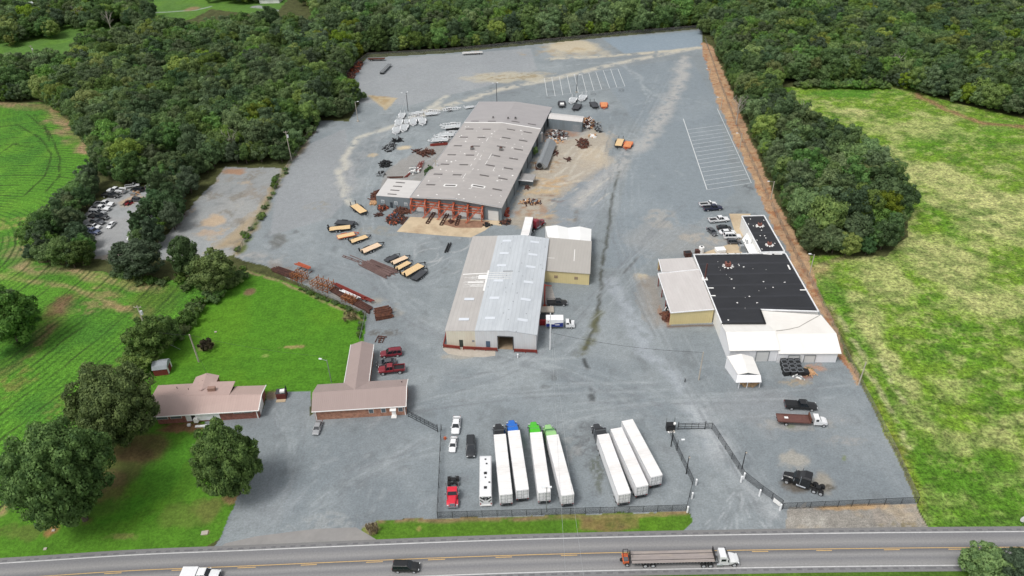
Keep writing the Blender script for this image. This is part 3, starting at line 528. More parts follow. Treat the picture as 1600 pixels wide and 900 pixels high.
# ------------------------------------------------------------------ road
def spline(pts, step=1.0):
    out = []; n = len(pts)
    for i in range(n-1):
        p0 = pts[max(i-1, 0)]; p1 = pts[i]; p2 = pts[i+1]; p3 = pts[min(i+2, n-1)]; k = max(2, int((p2-p1).length/step))
        for j in range(k):
            t = j/k; out.append(0.5*((2*p1)+(p2-p0)*t+(2*p0-5*p1+4*p2-p3)*t*t+(-p0+3*p1-3*p2+p3)*t**3))
    return out+[pts[-1]]
cl = [G(px, py) for px, py in ((100, 899.5), (400, 885), (800, 869), (1200, 860.3), (1600, 856.2))]
dl = (cl[0]-cl[1]).normalized(); dr = (cl[-1]-cl[-2]).normalized()
cl = [cl[0]+dl*160+Vector((0, -14, 0)), cl[0]+dl*60+Vector((0, -2.5, 0))]+cl+[cl[-1]+dr*60+Vector((0, -.5, 0)), cl[-1]+dr*200]
CL = spline(cl, 1.0)
def offs(o):
    r = []
    for i, p in enumerate(CL):
        d = (CL[min(i+1, len(CL)-1)]-CL[max(i-1, 0)]).normalized(); r.append(Vector((p.x-d.y*o, p.y+d.x*o, 0)))
    return r
def strip(a, b, z, name, m, uvs=False, dash=None, parent=None):
    A, B = offs(a), offs(b); mm = M(); s = 0
    for i in range(len(A)-1):
        l = (A[i+1]-A[i]).length
        if dash is None or (s % dash[0]) < dash[1]:
            mm.quad((A[i].x, A[i].y, z), (A[i+1].x, A[i+1].y, z), (B[i+1].x, B[i+1].y, z), (B[i].x, B[i].y, z), [(s, a), (s+l, a), (s+l, b), (s, b)])
        s += l
    return structure(mm.build(name, m))
def roadmat():
    m, t, b = nodes('worn_asphalt'); N, L = t.nodes.new, t.links.new; uv = N('ShaderNodeUVMap'); sp = N('ShaderNodeSeparateXYZ'); L(uv.outputs[0], sp.inputs[0])
    cr = N('ShaderNodeValToRGB'); mr = N('ShaderNodeMapRange'); mr.inputs[1].default_value = -5; mr.inputs[2].default_value = 5; L(sp.outputs[1], mr.inputs[0])
    nz = N('ShaderNodeTexNoise'); nz.inputs['Scale'].default_value = .5; nz.inputs['Detail'].default_value = 8; st = N('ShaderNodeVectorMath'); st.operation = 'MULTIPLY'; st.inputs[1].default_value = (.12, 2.2, 1); L(uv.outputs[0], st.inputs[0]); L(st.outputs[0], nz.inputs['Vector'])
    ad = N('ShaderNodeMath'); ad.operation = 'MULTIPLY_ADD'; ad.inputs[1].default_value = .05; L(nz.outputs[0], ad.inputs[0]); L(mr.outputs[0], ad.inputs[2]); L(ad.outputs[0], cr.inputs[0])
    e = cr.color_ramp.elements; A = col(120, 120, 122); B_ = col(140, 139, 138); D = col(104, 104, 106)
    e[0].position = 0; e[0].color = col(120, 119, 118); e[1].position = 1; e[1].color = col(120, 119, 118)
    for p, c_ in ((.14, A), (.22, B_), (.34, A), (.42, B_), (.505, D), (.53, D), (.60, A), (.68, B_), (.8, A), (.88, A)): x = e.new(p); x.color = c_
    n1 = N('ShaderNodeTexNoise'); n1.inputs['Scale'].default_value = 3; n1.inputs['Detail'].default_value = 8; L(uv.outputs[0], n1.inputs['Vector'])
    m1 = N('ShaderNodeMapRange'); m1.inputs[1].default_value = .3; m1.inputs[2].default_value = .7; m1.inputs[3].default_value = .9; m1.inputs[4].default_value = 1.1; L(n1.outputs[0], m1.inputs[0])
    sc = N('ShaderNodeVectorMath'); sc.operation = 'SCALE'; L(cr.outputs[0], sc.inputs[0]); L(m1.outputs[0], sc.inputs['Scale']); L(sc.outputs[0], b.inputs['Base Color']); b.inputs['Roughness'].default_value = .85
    return m
strip(-4.75, 4.75, .03, 'road', roadmat())
LINEW = mat('white_road_paint', col(198, 198, 197), .6, var=.15, scale=2, dirt=col(150, 150, 150), dirt_amt=.5); LINEY = mat('yellow_road_paint', col(198, 164, 108), .6, var=.15, scale=2)
strip(3.45, 3.66, .045, 'road_edge_marking', LINEW); strip(-3.66, -3.45, .045, 'road_edge_marking', LINEW)
strip(.08, .23, .045, 'road_centre_marking', LINEY); strip(-.26, -.10, .045, 'road_centre_marking', LINEY, dash=(12, 3.2)); 
strip(3.85, 4.2, .043, 'rumble_strip', mat('milled_asphalt', col(104, 104, 106), .9), dash=(2, 1)); strip(-4.2, -3.85, .043, 'rumble_strip', MATS['milled_asphalt'], dash=(2, 1))
# paved apron and slabs
def pad(name, pts, m, z=.02, th=.1):
    return structure(M().slab([(*q, z) for q in GA(pts)], th).build(name, m))
pad('paved_apron', [(338, 860), (352, 849), (400, 838), (470, 829), (500, 826), (556, 824), (575, 835), (596, 848), (600, 853)], mat('worn_pavement', col(138, 136, 134), .9, var=.1, scale=.4, dirt=col(160, 156, 150), dirt_amt=.4), .018)
CONCT = mat('tan_concrete', col(190, 172, 144), .9, var=.14, scale=.25, dirt=col(138, 108, 82), dirt_amt=.75)
pad('concrete_slab', [(641, 339), (783, 345), (784, 353), (770, 351), (758, 360), (736, 371), (690, 368), (620, 362)], CONCT, .03)
structure(M().slab([(*q_, .034) for q_ in GA([(700, 343), (765, 346), (752, 356), (712, 356), (690, 350)])], .004).build('clay_stain', mat('clay_stain', col(136, 104, 84), .95, var=.3, scale=.6)))
pad('concrete_slab', [(691, 541), (774, 546), (774, 556), (755, 558), (725, 557), (700, 553), (693, 547)], CONC, .03)
pad('concrete_slab', [(1139, 334), (1173, 334), (1160, 372), (1153, 378)], CONCT, .03)
pad('concrete_slab', [(1090, 398), (1150, 378), (1160, 396), (1092, 402)], CONCT, .03)
pad('concrete_slab', [(840, 448), (862, 447), (868, 468), (842, 474)], mat('grey_concrete', col(150, 146, 142), .9), .03)
# parking bays
pk = M()
def pl(a, b, wd=.17, z=.02):
    p, q_ = G(*a), G(*b); dd = (q_-p).normalized(); nx = Vector((-dd.y, dd.x, 0))*wd/2
    pk.quad((p.x-nx.x, p.y-nx.y, z), (q_.x-nx.x, q_.y-nx.y, z), (q_.x+nx.x, q_.y+nx.y, z), (p.x+nx.x, p.y+nx.y, z))
LLx = [(155, 210), (170, 248), (183, 285), (195, 322), (207, 358), (220, 397), (232, 435), (247, 475), (260, 512), (272, 552), (287, 593), (302, 635), (317, 677), (330, 720), (345, 765), (358, 812)]
RRx = [(515, 162), (530, 202), (545, 235), (562, 270), (580, 305), (597, 342), (615, 378), (630, 415), (650, 455), (665, 493), (688, 535), (705, 575), (725, 617), (747, 657), (770, 702), (797, 745)]
S = lambda p, ox, oy, s: (ox+p[0]/s, oy+p[1]/s)
for i in range(16):
    t = i/15; pl(S(LLx[i], 1050, 170, 6.43), S(RRx[i], 1050, 170, 6.43), .17)
pl(S((113, 100), 1050, 170, 6.43), S((352, 812), 1050, 170, 6.43), .3, .024); pl(S((455, 0), 1050, 170, 6.43), S((797, 745), 1050, 170, 6.43), .2, .024)
tops = [(205, 320), (320, 305), (440, 300), (560, 282), (675, 270), (790, 258), (900, 240), (1010, 222), (1125, 200), (1240, 180), (1355, 175)]
bots = [(250, 600), (375, 605), (495, 590), (622, 560), (740, 548), (862, 535), (980, 515), (1103, 495), (1225, 475), (1338, 462), (1465, 450)]
for a, b in zip(tops, bots): pl(S(a, 830, 90, 10), S(b, 830, 90, 10), .2)
pl(S((205, 325), 830, 90, 10), S((1355, 172), 830, 90, 10), .12, .024); pl(S((250, 605), 830, 90, 10), S((1465, 455), 830, 90, 10), .12, .024)
structure(pk.build('parking_bay_marking', mat('faded_white_paint', col(206, 208, 208), .7, var=.1, scale=1.5, dirt=col(150, 155, 158), dirt_amt=.5)))

# ================================================================== BUILDINGS
def V3(p, z): return Vector((p[0], p[1], z))
def lerp(a, b, t): return a+(b-a)*t
class Wall:
    """a straight wall from ground point a to b (seen from outside, left to right): fixtures are set on it in metres"""
    def __init__(s, a, b):
        s.a, s.b = Vector((a[0], a[1], 0)), Vector((b[0], b[1], 0)); s.d = (s.b-s.a); s.L = s.d.length; s.d.normalize(); s.n = Vector((s.d.y, -s.d.x, 0))
    def p(s, t, z, out=0.0): q_ = s.a+s.d*(t*s.L)+s.n*out; return Vector((q_.x, q_.y, z))
    def panel(s, m, t, w_, z0, z1, out=.04, th=.08):
        c = s.p(t, (z0+z1)/2, out-th/2+.0); m.box(c, (w_, th, z1-z0), math.atan2(s.d.y, s.d.x)); return m
def quads_uv(m, pts, u0=0.0, v0=0.0):
    """one planar polygon with metre UVs along its first edge"""
    p = [Vector(q_) for q_ in pts]; e = (p[1]-p[0]).normalized(); n = e.cross(p[-1]-p[0]).normalized(); f = n.cross(e)
    m.add(p, [tuple(range(len(p)))], [[(u0+(q_-p[0]).dot(e), v0+(q_-p[0]).dot(f)) for q_ in p]])
def roof_sheet(m, a, b, c, d, th=.12):
    """a-b along the eave, c-d along the ridge; solid sheet with metre UVs on top"""
    quads_uv(m, [a, b, c, d]); lo = [Vector(q_)-Vector((0, 0, th)) for q_ in (a, b, c, d)]; p = [Vector(q_) for q_ in (a, b, c, d)]
    m.add(p+lo, [(7, 6, 5, 4)]+[(k, 4+k, 4+(k+1) % 4, (k+1) % 4) for k in range(4)], [[(0, 0)]*4]*5)
def walls(m, pts, tops, base=-.05):
    n = len(pts)
    for i in range(n):
        j = (i+1) % n; quads_uv(m, [V3(pts[i], base), V3(pts[j], base), V3(pts[j], tops[j]), V3(pts[i], tops[i])])
def part(m, name, mt, root, **k): return m.build(name, mt, root, off=root.location, **k)
def sub(m, name, mt, par, root, **k): return m.build(name, mt, par, off=root.location, **k)
def turn(roots, p): pass

# ---- steel fabrication shed
GREYR = roofmat('grey_metal_roof', col(166, 161, 158), 1.0, 0, .06, .07, dirt=col(186, 180, 174), dirt_amt=.45)
GREYR2 = roofmat('plain_grey_roof', col(158, 154, 154), 1.0, 0, .05, .06, dirt=col(172, 168, 166), dirt_amt=.4)
PALER = roofmat('pale_grey_roof', col(200, 197, 194), 1.0, 0, .04, .06)
GWALL = roofmat('grey_blue_wall_sheet', col(122, 132, 138), .6, 0, .14, .10, dirt=col(98, 100, 98), dirt_amt=.5)
FE = 5.0
fa, fb, fc, fd = G(642, 308.5, FE), G(783.3, 324.4, FE), G(861.3, 168.7, FE), G(748.9, 160.1, FE)
ra, rb = G(709.5, 311.3, 6.5), G(805.3, 160, 6.5)
shed = thing('fabrication_shed', 'longest grey metal factory shed with rows of dark skylights and orange frames at its front', 'factory', (lerp(fa, fb, .5).x, lerp(fa, fb, .5).y, 0))
m = M(); P4 = [fa, fb, fc, fd]
quads_uv(m, [V3(fa, 0), V3(fb, 0), V3(fb, FE), V3(ra, 6.5), V3(fa, FE)]); quads_uv(m, [V3(fb, 0), V3(fc, 0), V3(fc, FE), V3(fb, FE)])
quads_uv(m, [V3(fc, 0), V3(fd, 0), V3(fd, FE), V3(rb, 6.5), V3(fc, FE)]); quads_uv(m, [V3(fd, 0), V3(fa, 0), V3(fa, FE), V3(fd, FE)])
part(m, 'wall', GWALL, shed)
tb = .735                                     # where the rear roof section starts
def up(p, dz): return Vector((p.x, p.y, p.z+dz))
def ext(a, b, o): return a+(a-b).normalized()*o
for nm, t0, t1, mt_, dz in (('roof', -.006, tb, GREYR, .14), ('rear_roof', tb, 1.006, GREYR2, .19)):
    m = M(); A0, A1 = lerp(fa, fd, t0), lerp(fa, fd, t1); R0, R1 = lerp(ra, rb, t0), lerp(ra, rb, t1); B0, B1 = lerp(fb, fc, t0), lerp(fb, fc, t1)
    roof_sheet(m, up(ext(A1, B1, .3), dz), up(ext(A0, B0, .3), dz), up(R0, dz), up(R1, dz)); roof_sheet(m, up(ext(B0, A0, .3), dz), up(ext(B1, A1, .3), dz), up(R1, dz), up(R0, dz)); part(m, nm, mt_, shed)
m = M(); a_, b_, c_ = lerp(fa, fd, tb), lerp(ra, rb, tb), lerp(fb, fc, tb)
m.bar(up(a_, .26), up(b_, .26), .5, .14); m.bar(up(b_, .26), up(c_, .26), .5, .14); part(m, 'flashing', WHITE2, shed)
m = M(); m.bar(up(ext(fa, fb, .1), .20), up(ra, .20), .18, .22); m.bar(up(ra, .2), up(ext(fb, fa, .1), .2), .18, .22); m.bar(up(ext(fa, fb, .25), .17), up(ext(fd, fc, .25), .17), .22, .12); part(m, 'roof_edge_trim', ALUM, shed)
def roofpt(u, t):
    """u along the shed, t across it"""
    a0, b0 = lerp(fa, fd, u), lerp(fb, fc, u); r0 = lerp(ra, rb, u); tr = (Vector((r0.x-a0.x, r0.y-a0.y))).length/(Vector((b0.x-a0.x, b0.y-a0.y))).length
    return (lerp(a0, r0, t/tr) if t < tr else lerp(r0, b0, (t-tr)/(1-tr)))+Vector((0, 0, .16))
SKY_D = mat('dirty_skylight', col(92, 88, 86), .4, var=.2)
for tcol in (.13, .36, .66, .87):
    for k in range(8):
        u = .105+k*.0925+(0.018 if tcol > .5 else 0)
        if (tcol, k) in ((.36, 0), (.66, 0)): continue
        a, b = roofpt(u, tcol-.052), roofpt(u, tcol+.052)
        part(M().bar(up(a, .05), up(b, .05), .75, .08), 'skylight', SKY_D, shed)
for tcol in (.36, .66):
    u = .105+(.018 if tcol > .5 else 0)
    s_ = part(M().bar(up(roofpt(u, tcol-.055), .05), up(roofpt(u, tcol+.055), .05), .75, .08), 'skylight', SKY_D, shed)
    m = M(); a, b = roofpt(u, tcol-.07), roofpt(u, tcol+.07); dd = (lerp(fa, fd, 1)-fa).normalized()*.75
    m.bar(up(a+dd, .04), up(b+dd, .04), .4, .04); m.bar(up(a-dd, .04), up(b-dd, .04), .4, .04); m.bar(up(a-dd, .04), up(a+dd, .04), .4, .04); m.bar(up(b-dd, .04), up(b+dd, .04), .4, .04); sub(m, 'sealant_patch', WHITE2, s_, shed)
for u, t, s_ in ((.44, .34, .9), (.46, .68, .9), (.79, .35, .5), (.79, .55, .5), (.80, .64, .6)):
    p = roofpt(u, t); m = M(); m.box(p+Vector((0, 0, .45*s_+.2)), (1.5*s_, 1.5*s_, .9*s_)); v = part(m, 'roof_vent', mat('vent_grey', col(120, 118, 116), .6), shed, bevel=.05)
    sub(M().cyl(p+Vector((0, 0, .9*s_+.2)), p+Vector((0, 0, 1.15*s_+.2)), .6*s_, 10), 'vent_cowl', DRUST if s_ > .6 else BLACK, v, shed)
m = M()
for k in range(60): p = roofpt(rnd.random()*.7, rnd.uniform(.04, .96)); m.box(p+Vector((0, 0, .02)), (rnd.uniform(.2, .6), rnd.uniform(.2, .8), .03), rnd.random())
for k in range(16): p = roofpt(rnd.uniform(.08, .6), rnd.choice([.45, .5, .6, .72])); q_ = roofpt(0, .5); dd = (ra-rb).normalized(); m.bar(p, p+dd*rnd.uniform(1, 3.5), .16, .03)
part(m, 'sealant_patch', WHITE2, shed)
fw = Wall(V3(fa, 0), V3(fb, 0))
DOORW = roofmat('white_roller_door', col(212, 212, 210), .5, 1, .08, .04)
def door_quad(wall, t, w_, h, name, mt_, root, out=.06, z0=0.02):
    m = M(); a, b = wall.p(t-w_/2/wall.L, z0, out), wall.p(t+w_/2/wall.L, z0, out); quads_uv(m, [a, b, V3(b, h), V3(a, h)])
    m.box(wall.p(t, (h+z0)/2, out-.05), (w_-.02, .08, h-z0-.02), math.atan2(wall.d.y, wall.d.x)); return part(m, name, mt_, root)
def frame_on(wall, t, w_, z0, z1, mt_, par, root, out=.1, th=.14):
    m = M(); L_ = wall.L
    for s_ in (-1, 1): m.bar(wall.p(t+s_*w_/2/L_, z0, out), wall.p(t+s_*w_/2/L_, z1, out), th)
    m.bar(wall.p(t-w_/2/L_, z1, out), wall.p(t+w_/2/L_, z1, out), th); return sub(m, 'frame', mt_, par, root)
for k in range(5):
    t = .105+k*.158
    d_ = door_quad(fw, t, 3.7, 3.7, 'roller_door', DOORW, shed); frame_on(fw, t, 3.9, 0, 3.8, GALV, d_, shed)
d_ = door_quad(fw, .91, 3.6, 3.5, 'roller_door', DOORW, shed); frame_on(fw, .91, 3.8, 0, 3.6, GALV, d_, shed)
rw = Wall(V3(fb, 0), V3(fc, 0))
for t in (.33, .66, .83): door_quad(rw, t, 4, 4, 'roller_door', mat('dark_door_opening', col(58, 62, 64), .8), shed)
for t in (.08, .2, .45, .55): part(M().bar(rw.p(t, 0, .12), rw.p(t, 4.9, .12), .14), 'downpipe', BLACK, shed)
# annex on its left
an = thing('office_annex', 'low pale-roofed annex on the left end of the long factory shed', 'building', tuple(V3(G(589, 322), 0)))
aa, ab = G(587.5, 306, 4.0), V3(fa+(fa-fb).normalized()*.35, 0); ab = Vector((ab.x, ab.y, 4.6)); ad_ = G(605.8, 279.9, 4.0); dd_ = (ad_-aa); ac = V3(lerp(fa, fd, dd_.length/(fd-fa).length)+(fa-fb).normalized()*.35, 4.6)
m = M(); walls(m, [aa, ab, ac, ad_], [4.0, 4.6, 4.6, 4.0]); part(m, 'wall', GWALL, an)
m = M(); roof_sheet(m, up(ad_, .14), up(aa, .14), up(ab, .14), up(ac, .14)); part(m, 'roof', PALER, an)
for k in range(4):
    u = .13+k*.23; a, b = lerp(lerp(aa, ad_, u), lerp(ab, ac, u), .3), lerp(lerp(aa, ad_, u), lerp(ab, ac, u), .56); part(M().bar(up(a, .2), up(b, .2), .55, .08), 'skylight', SKY_D, an)
aw = Wall(V3(aa, 0), V3(ab, 0))
WINP = mat('pale_window_glass', col(150, 160, 166), .2, var=.1)
def window(wall, t, w_, z0, z1, root, fm=None, gm_=None):
    f = M(); wall.panel(f, t, w_+.16, z0-.08, z1+.08, .06, .1); fo = part(f, 'window', fm or WHITE2, root); g_ = M(); wall.panel(g_, t, w_, z0, z1, .09, .1); sub(g_, 'pane', gm_ or WINP, fo, root); return fo
for t in (.18, .57, .86): window(aw, t, 1.0, 1.6, 2.6, an)
d_ = M(); aw.panel(d_, .43, 1.0, 0.03, 2.2, .06, .1); part(d_, 'door', mat('dark_grey_door', col(58, 64, 70), .5), an)
# side shed on its right rear
sh = thing('side_shed', 'narrow light grey shed standing out from the right rear side of the factory', 'shed', tuple(G(883, 203)))
sa, sb, sc_, sd = G(857, 201), G(908.5, 206.7), G(911.5, 197.5), G(861, 192)
m = M(); hz = 4.4; walls(m, [sa, sb, sc_, sd], [hz]*4); part(m, 'wall', GWALL, sh)
m = M(); o_ = .25; A0, B0 = V3(ext(sa, sb, o_), hz+.1), V3(ext(sb, sa, o_), hz+.1); C0, D0 = V3(ext(sc_, sd, o_), hz+.1), V3(ext(sd, sc_, o_), hz+.1); r0, r1 = up(lerp(A0, D0, .5), .6), up(lerp(B0, C0, .5), .6)
roof_sheet(m, A0, B0, r1, r0); roof_sheet(m, C0, D0, r0, r1); part(m, 'roof', PALER, sh)
sw_ = Wall(sa, sb); d_ = M(); sw_.panel(d_, .84, 3.0, .03, 3.0, .05, .08); part(d_, 'sliding_door', mat('sliding_door_grey', col(132, 138, 142), .6), sh)
# small lean-to with pale roof half way down the right wall
lt = thing('wall_canopy', 'small flat canopy with a white edge half way along the right wall of the factory', 'canopy', tuple(G(825, 285)))
m = M(); ca, cb = rw.p(.28, 0, .1), rw.p(.34, 0, .1); m.slab([V3(ca, 2.7), V3(rw.p(.28, 0, 5.4), 2.6), V3(rw.p(.34, 0, 5.4), 2.6), V3(cb, 2.7)], .18); part(m, 'roof', mat('canopy_grey', col(150, 148, 146), .7), lt)
m = M(); m.bar(rw.p(.28, 2.55, .1), rw.p(.28, 2.5, 5.4), .12, .35); part(m, 'fascia', WHITE, lt); m = M()
for t in (.285, .335): m.bar(rw.p(t, 0, 5.2), rw.p(t, 2.5, 5.2), .15)
m.box(rw.p(.31, 1.1, 2.6), (2.5, 4.6, 2.2), math.atan2(rw.d.y, rw.d.x)); part(m, 'post_and_panel', GWALL, lt)

# ---- orange frame gantry along the front of the shed
gt = thing('door_gantry', 'weathered orange steel frames with leaning trusses over the factory doors', 'gantry', tuple(fw.p(.4, 0, 2)))
POSTS = [.0125+k*.158 for k in range(6)]
for k, t in enumerate(POSTS):
    m = M()
    for o_ in (.5, 2.1): m.bar(fw.p(t, 0, o_), fw.p(t, 4.9 if o_ < 1 else 3.2, o_), .32)
    m.bar(fw.p(t, 4.9, .5), fw.p(t, 3.2, 2.1), .3); m.bar(fw.p(t, .3, .5), fw.p(t, 3.0, 2.1), .16); m.bar(fw.p(t, 3.0, .5), fw.p(t, .3, 2.1), .16)
    m.box(fw.p(t, 4.95, .5), (.75, .75, .3), math.atan2(fw.d.y, fw.d.x)); part(m, 'frame_post', STRUCT_O, gt)
for z, o_ in ((4.3, .5), (3.1, .5), (3.1, 2.1)):
    m = M(); m.bar(fw.p(POSTS[0], z, o_), fw.p(POSTS[-1], z, o_), .22, .3); part(m, 'cross_beam', STRUCT_O, gt)
for k in range(5):
    m = M(); a, b = fw.p(POSTS[k]+.125, 4.4, .6), fw.p(POSTS[k]+.01 if k else POSTS[k]+.03, .2 if k else 1.2, 4.6 if k else 2.4); sd_ = fw.d*.22
    m.bar(a-sd_, b-sd_, .16); m.bar(a+sd_, b+sd_, .16)
    for j in range(9): m.bar(lerp(a-sd_, b-sd_, j/9), lerp(a+sd_, b+sd_, (j+1)/9), .08)
    part(m, 'leaning_truss', STRUCT_O, gt)
# rails on the slab
for i, ((x0, y0), (x1, y1)) in enumerate((((1085, 430), (975, 600)), ((1300, 440), (1190, 625)), ((1480, 480), (1430, 625)))):
    a, b = G(570+x0/10, 290+y0/10), G(570+x1/10, 290+y1/10); dd = (b-a).normalized(); nx = Vector((-dd.y, dd.x, 0))*.45; t_ = thing('track_rail', ['leftmost', 'middle', 'rightmost'][i]+' of the three rusty double rails running out over the tan concrete', 'rail', tuple((a+b)/2), group='rails on the concrete slab')
    m = M()
    for s_ in (-1, 1): part(M().bar(up(a+nx*s_, .35), up(b+nx*s_, .35), .22, .3), 'beam', DRUST, t_)
    for j in range(6): m.bar(up(lerp(a, b, j/5)-nx, .2), up(lerp(a, b, j/5)+nx, .2), .15, .3)
    part(m, 'sleepers', DRUST, t_)

# ---- warehouse in the middle
WBLUE = roofmat('pale_blue_metal_roof', col(188, 193, 197), 1.05, 1, .10, .07, dirt=col(160, 166, 172), dirt_amt=.5, sheet=30)
WTAN = roofmat('warm_grey_metal_roof', col(176, 172, 168), 1.05, 1, .08, .07, dirt=col(190, 188, 184), dirt_amt=.4, sheet=30)
CREAM = roofmat('cream_wall_sheet', col(214, 208, 190), .6, 0, .08, .06, dirt=col(190, 150, 120), dirt_amt=.3)
PALEW = roofmat('pale_grey_wall_sheet', col(206, 208, 210), .6, 0, .08, .06, dirt=col(184, 160, 142), dirt_amt=.3)
YELW = roofmat('yellow_wall_sheet', col(212, 196, 146), .6, 0, .06, .05)
WE, WR = 5.0, 5.9
wa, wb, wc, wd = G(696.5, 517.4, WE), G(837.8, 524, WE), G(857, 373, WE), G(740, 369.5, WE)
wh = thing('metal_warehouse', 'pale blue and grey metal warehouse with white skylights and an open front bay', 'warehouse', tuple(V3(lerp(wa, wb, .5), 0)))
tl, tr_ = .325, .68; z_s = WE+(WR-WE)*tl/tr_
fr = {t: V3(lerp(wa, wb, t), z) for t, z in ((0, WE), (tl, z_s), (tr_, WR), (1, WE))}; rr = {t: V3(lerp(wd, wc, t), z) for t, z in ((0, WE), (tl, z_s), (tr_, WR), (1, WE))}
m = M(); ww = Wall(V3(wa, 0), V3(wb, 0)); bx0, bx1 = .575, .745; bh = 4.2
quads_uv(m, [V3(fr[0], 0), V3(fr[tl], 0), fr[tl], fr[0]]); part(m, 'front_wall', CREAM, wh)
m = M(); ztop = lambda t: z_s+(WR-z_s)*(t-tl)/(tr_-tl) if t < tr_ else WR+(WE-WR)*(t-tr_)/(1-tr_)
for t0, t1, zz in ((tl, bx0, 0), (bx0, tr_, bh), (tr_, bx1, bh), (bx1, 1, 0)): quads_uv(m, [V3(lerp(wa, wb, t0), zz), V3(lerp(wa, wb, t1), zz), V3(lerp(wa, wb, t1), ztop(t1)), V3(lerp(wa, wb, t0), ztop(t0))])
quads_uv(m, [V3(wb, 0), V3(wc, 0), V3(wc, WE), V3(wb, WE)]); quads_uv(m, [V3(wd, 0), V3(wa, 0), V3(wa, WE), V3(wd, WE)]); quads_uv(m, [V3(wc, 0), V3(wd, 0), V3(wd, WE), rr[tl], rr[tr_], V3(wc, WE)])
part(m, 'wall', PALEW, wh)
m = M(); inn = lambda t, y, z: lerp(V3(lerp(wa, wb, t), z), V3(lerp(wd, wc, t), z), y)
for q4 in ([inn(bx0, 0, .03), inn(bx1, 0, .03), inn(bx1, .3, .03), inn(bx0, .3, .03)], [inn(bx0, .3, 0), inn(bx1, .3, 0), inn(bx1, .3, bh), inn(bx0, .3, bh)], [inn(bx0, 0, 0), inn(bx0, .3, 0), inn(bx0, .3, bh), inn(bx0, 0, bh)], [inn(bx1, .3, 0), inn(bx1, 0, 0), inn(bx1, 0, bh), inn(bx1, .3, bh)]): quads_uv(m, q4)
part(m, 'bay_interior', mat('bay_inside', col(150, 132, 110), .9, var=.25, scale=.6), wh)
dz = .12
m = M(); e0, e1 = ext(fr[0], fr[tl], .25), ext(rr[0], rr[tl], .25); roof_sheet(m, up(e1, dz), up(e0, dz), up(fr[tl], dz), up(rr[tl], dz)); part(m, 'lean_to_roof', WTAN, wh)
m = M(); roof_sheet(m, up(rr[tl], dz+.04), up(fr[tl], dz+.04), up(fr[tr_], dz+.04), up(rr[tr_], dz+.04)); g0, g1 = ext(fr[1], fr[tr_], .25), ext(rr[1], rr[tr_], .25); roof_sheet(m, up(g0, dz+.04), up(g1, dz+.04), up(rr[tr_], dz+.04), up(fr[tr_], dz+.04)); part(m, 'main_roof', WBLUE, wh)
SKYW = mat('white_skylight', col(208, 213, 219), .35, var=.03)
def wroof(t, y):
    z = (WE+(z_s-WE)*t/tl) if t < tl else ztop(t); return V3(inn(t, y, 0), z+dz+.05)
for t, n0, ys in ((.17, 2, (.1, .29)), (.465, 6, None), (.83, 6, None)):
    for y in (ys or (.11, .30, .475, .64, .78, .93)):
        if t == .17 and y > .3: continue
        part(M().bar(up(wroof(t-.058, y), .05), up(wroof(t+.058, y), .05), 1.1, .06), 'skylight', SKYW, wh)
m = M()
for y0, y1, t in ((.37, .585, tl-.008),): m.bar(up(wroof(t, y0), .06), up(wroof(t, y1), .06), .5, .05)
m.bar(up(wroof(.01, .545), .04), up(wroof(.31, .555), .04), .4, .05); m.bar(up(wroof(.21, .515), .04), up(wroof(.31, .515), .04), 2.0, .05); m.bar(up(wroof(.1, .46), .04), up(wroof(.29, .46), .04), .6, .05); m.bar(up(wroof(.14, .42), .04), up(wroof(.31, .42), .04), .25, .05)
for k in range(4): m.bar(up(wroof(.33, .56-k*.022), .05), up(wroof(.62, .565-k*.022), .05), .14, .04)
for k in range(34): m.bar(up(wroof(.04+.27*rnd.random(), y_ := rnd.uniform(.41, .54)), .04), up(wroof(.04+.27*rnd.random(), y_), .04), .1, .03)
part(m, 'sealant_patch', WHITE2, wh)
m = M()
for k in range(30): p = wroof(rnd.uniform(.33, .98), rnd.random()); m.box(up(p, .02), (.25, .25, .05))
m.bar(up(wroof(.5, .575), .03), up(wroof(.62, .575), .03), .5, .03); part(m, 'roof_stain', mat('stain_grey', col(136, 140, 144), .7), wh)
d_ = M(); ww.panel(d_, .163, 1.0, .05, 2.4, .06, .1); part(d_, 'door', mat('dark_green_door', col(52, 60, 54), .6), wh)
d_ = M(); ww.panel(d_, .465, 1.1, .05, 2.4, .06, .1); part(d_, 'door', mat('blue_grey_door', col(78, 96, 116), .5), wh); d_ = M(); ww.panel(d_, .30, .6, 2.0, 2.5, .08, .1); part(d_, 'wall_vent', GALV, wh)
# garage bay frame
m = M()
for t in (bx0, bx1): m.bar(ww.p(t, 0, .06), ww.p(t, bh, .06), .2)
m.bar(ww.p(bx0, bh, .06), ww.p(bx1, bh, .06), .2); part(m, 'bay_frame', mat('dark_trim', col(70, 72, 74), .6), wh)
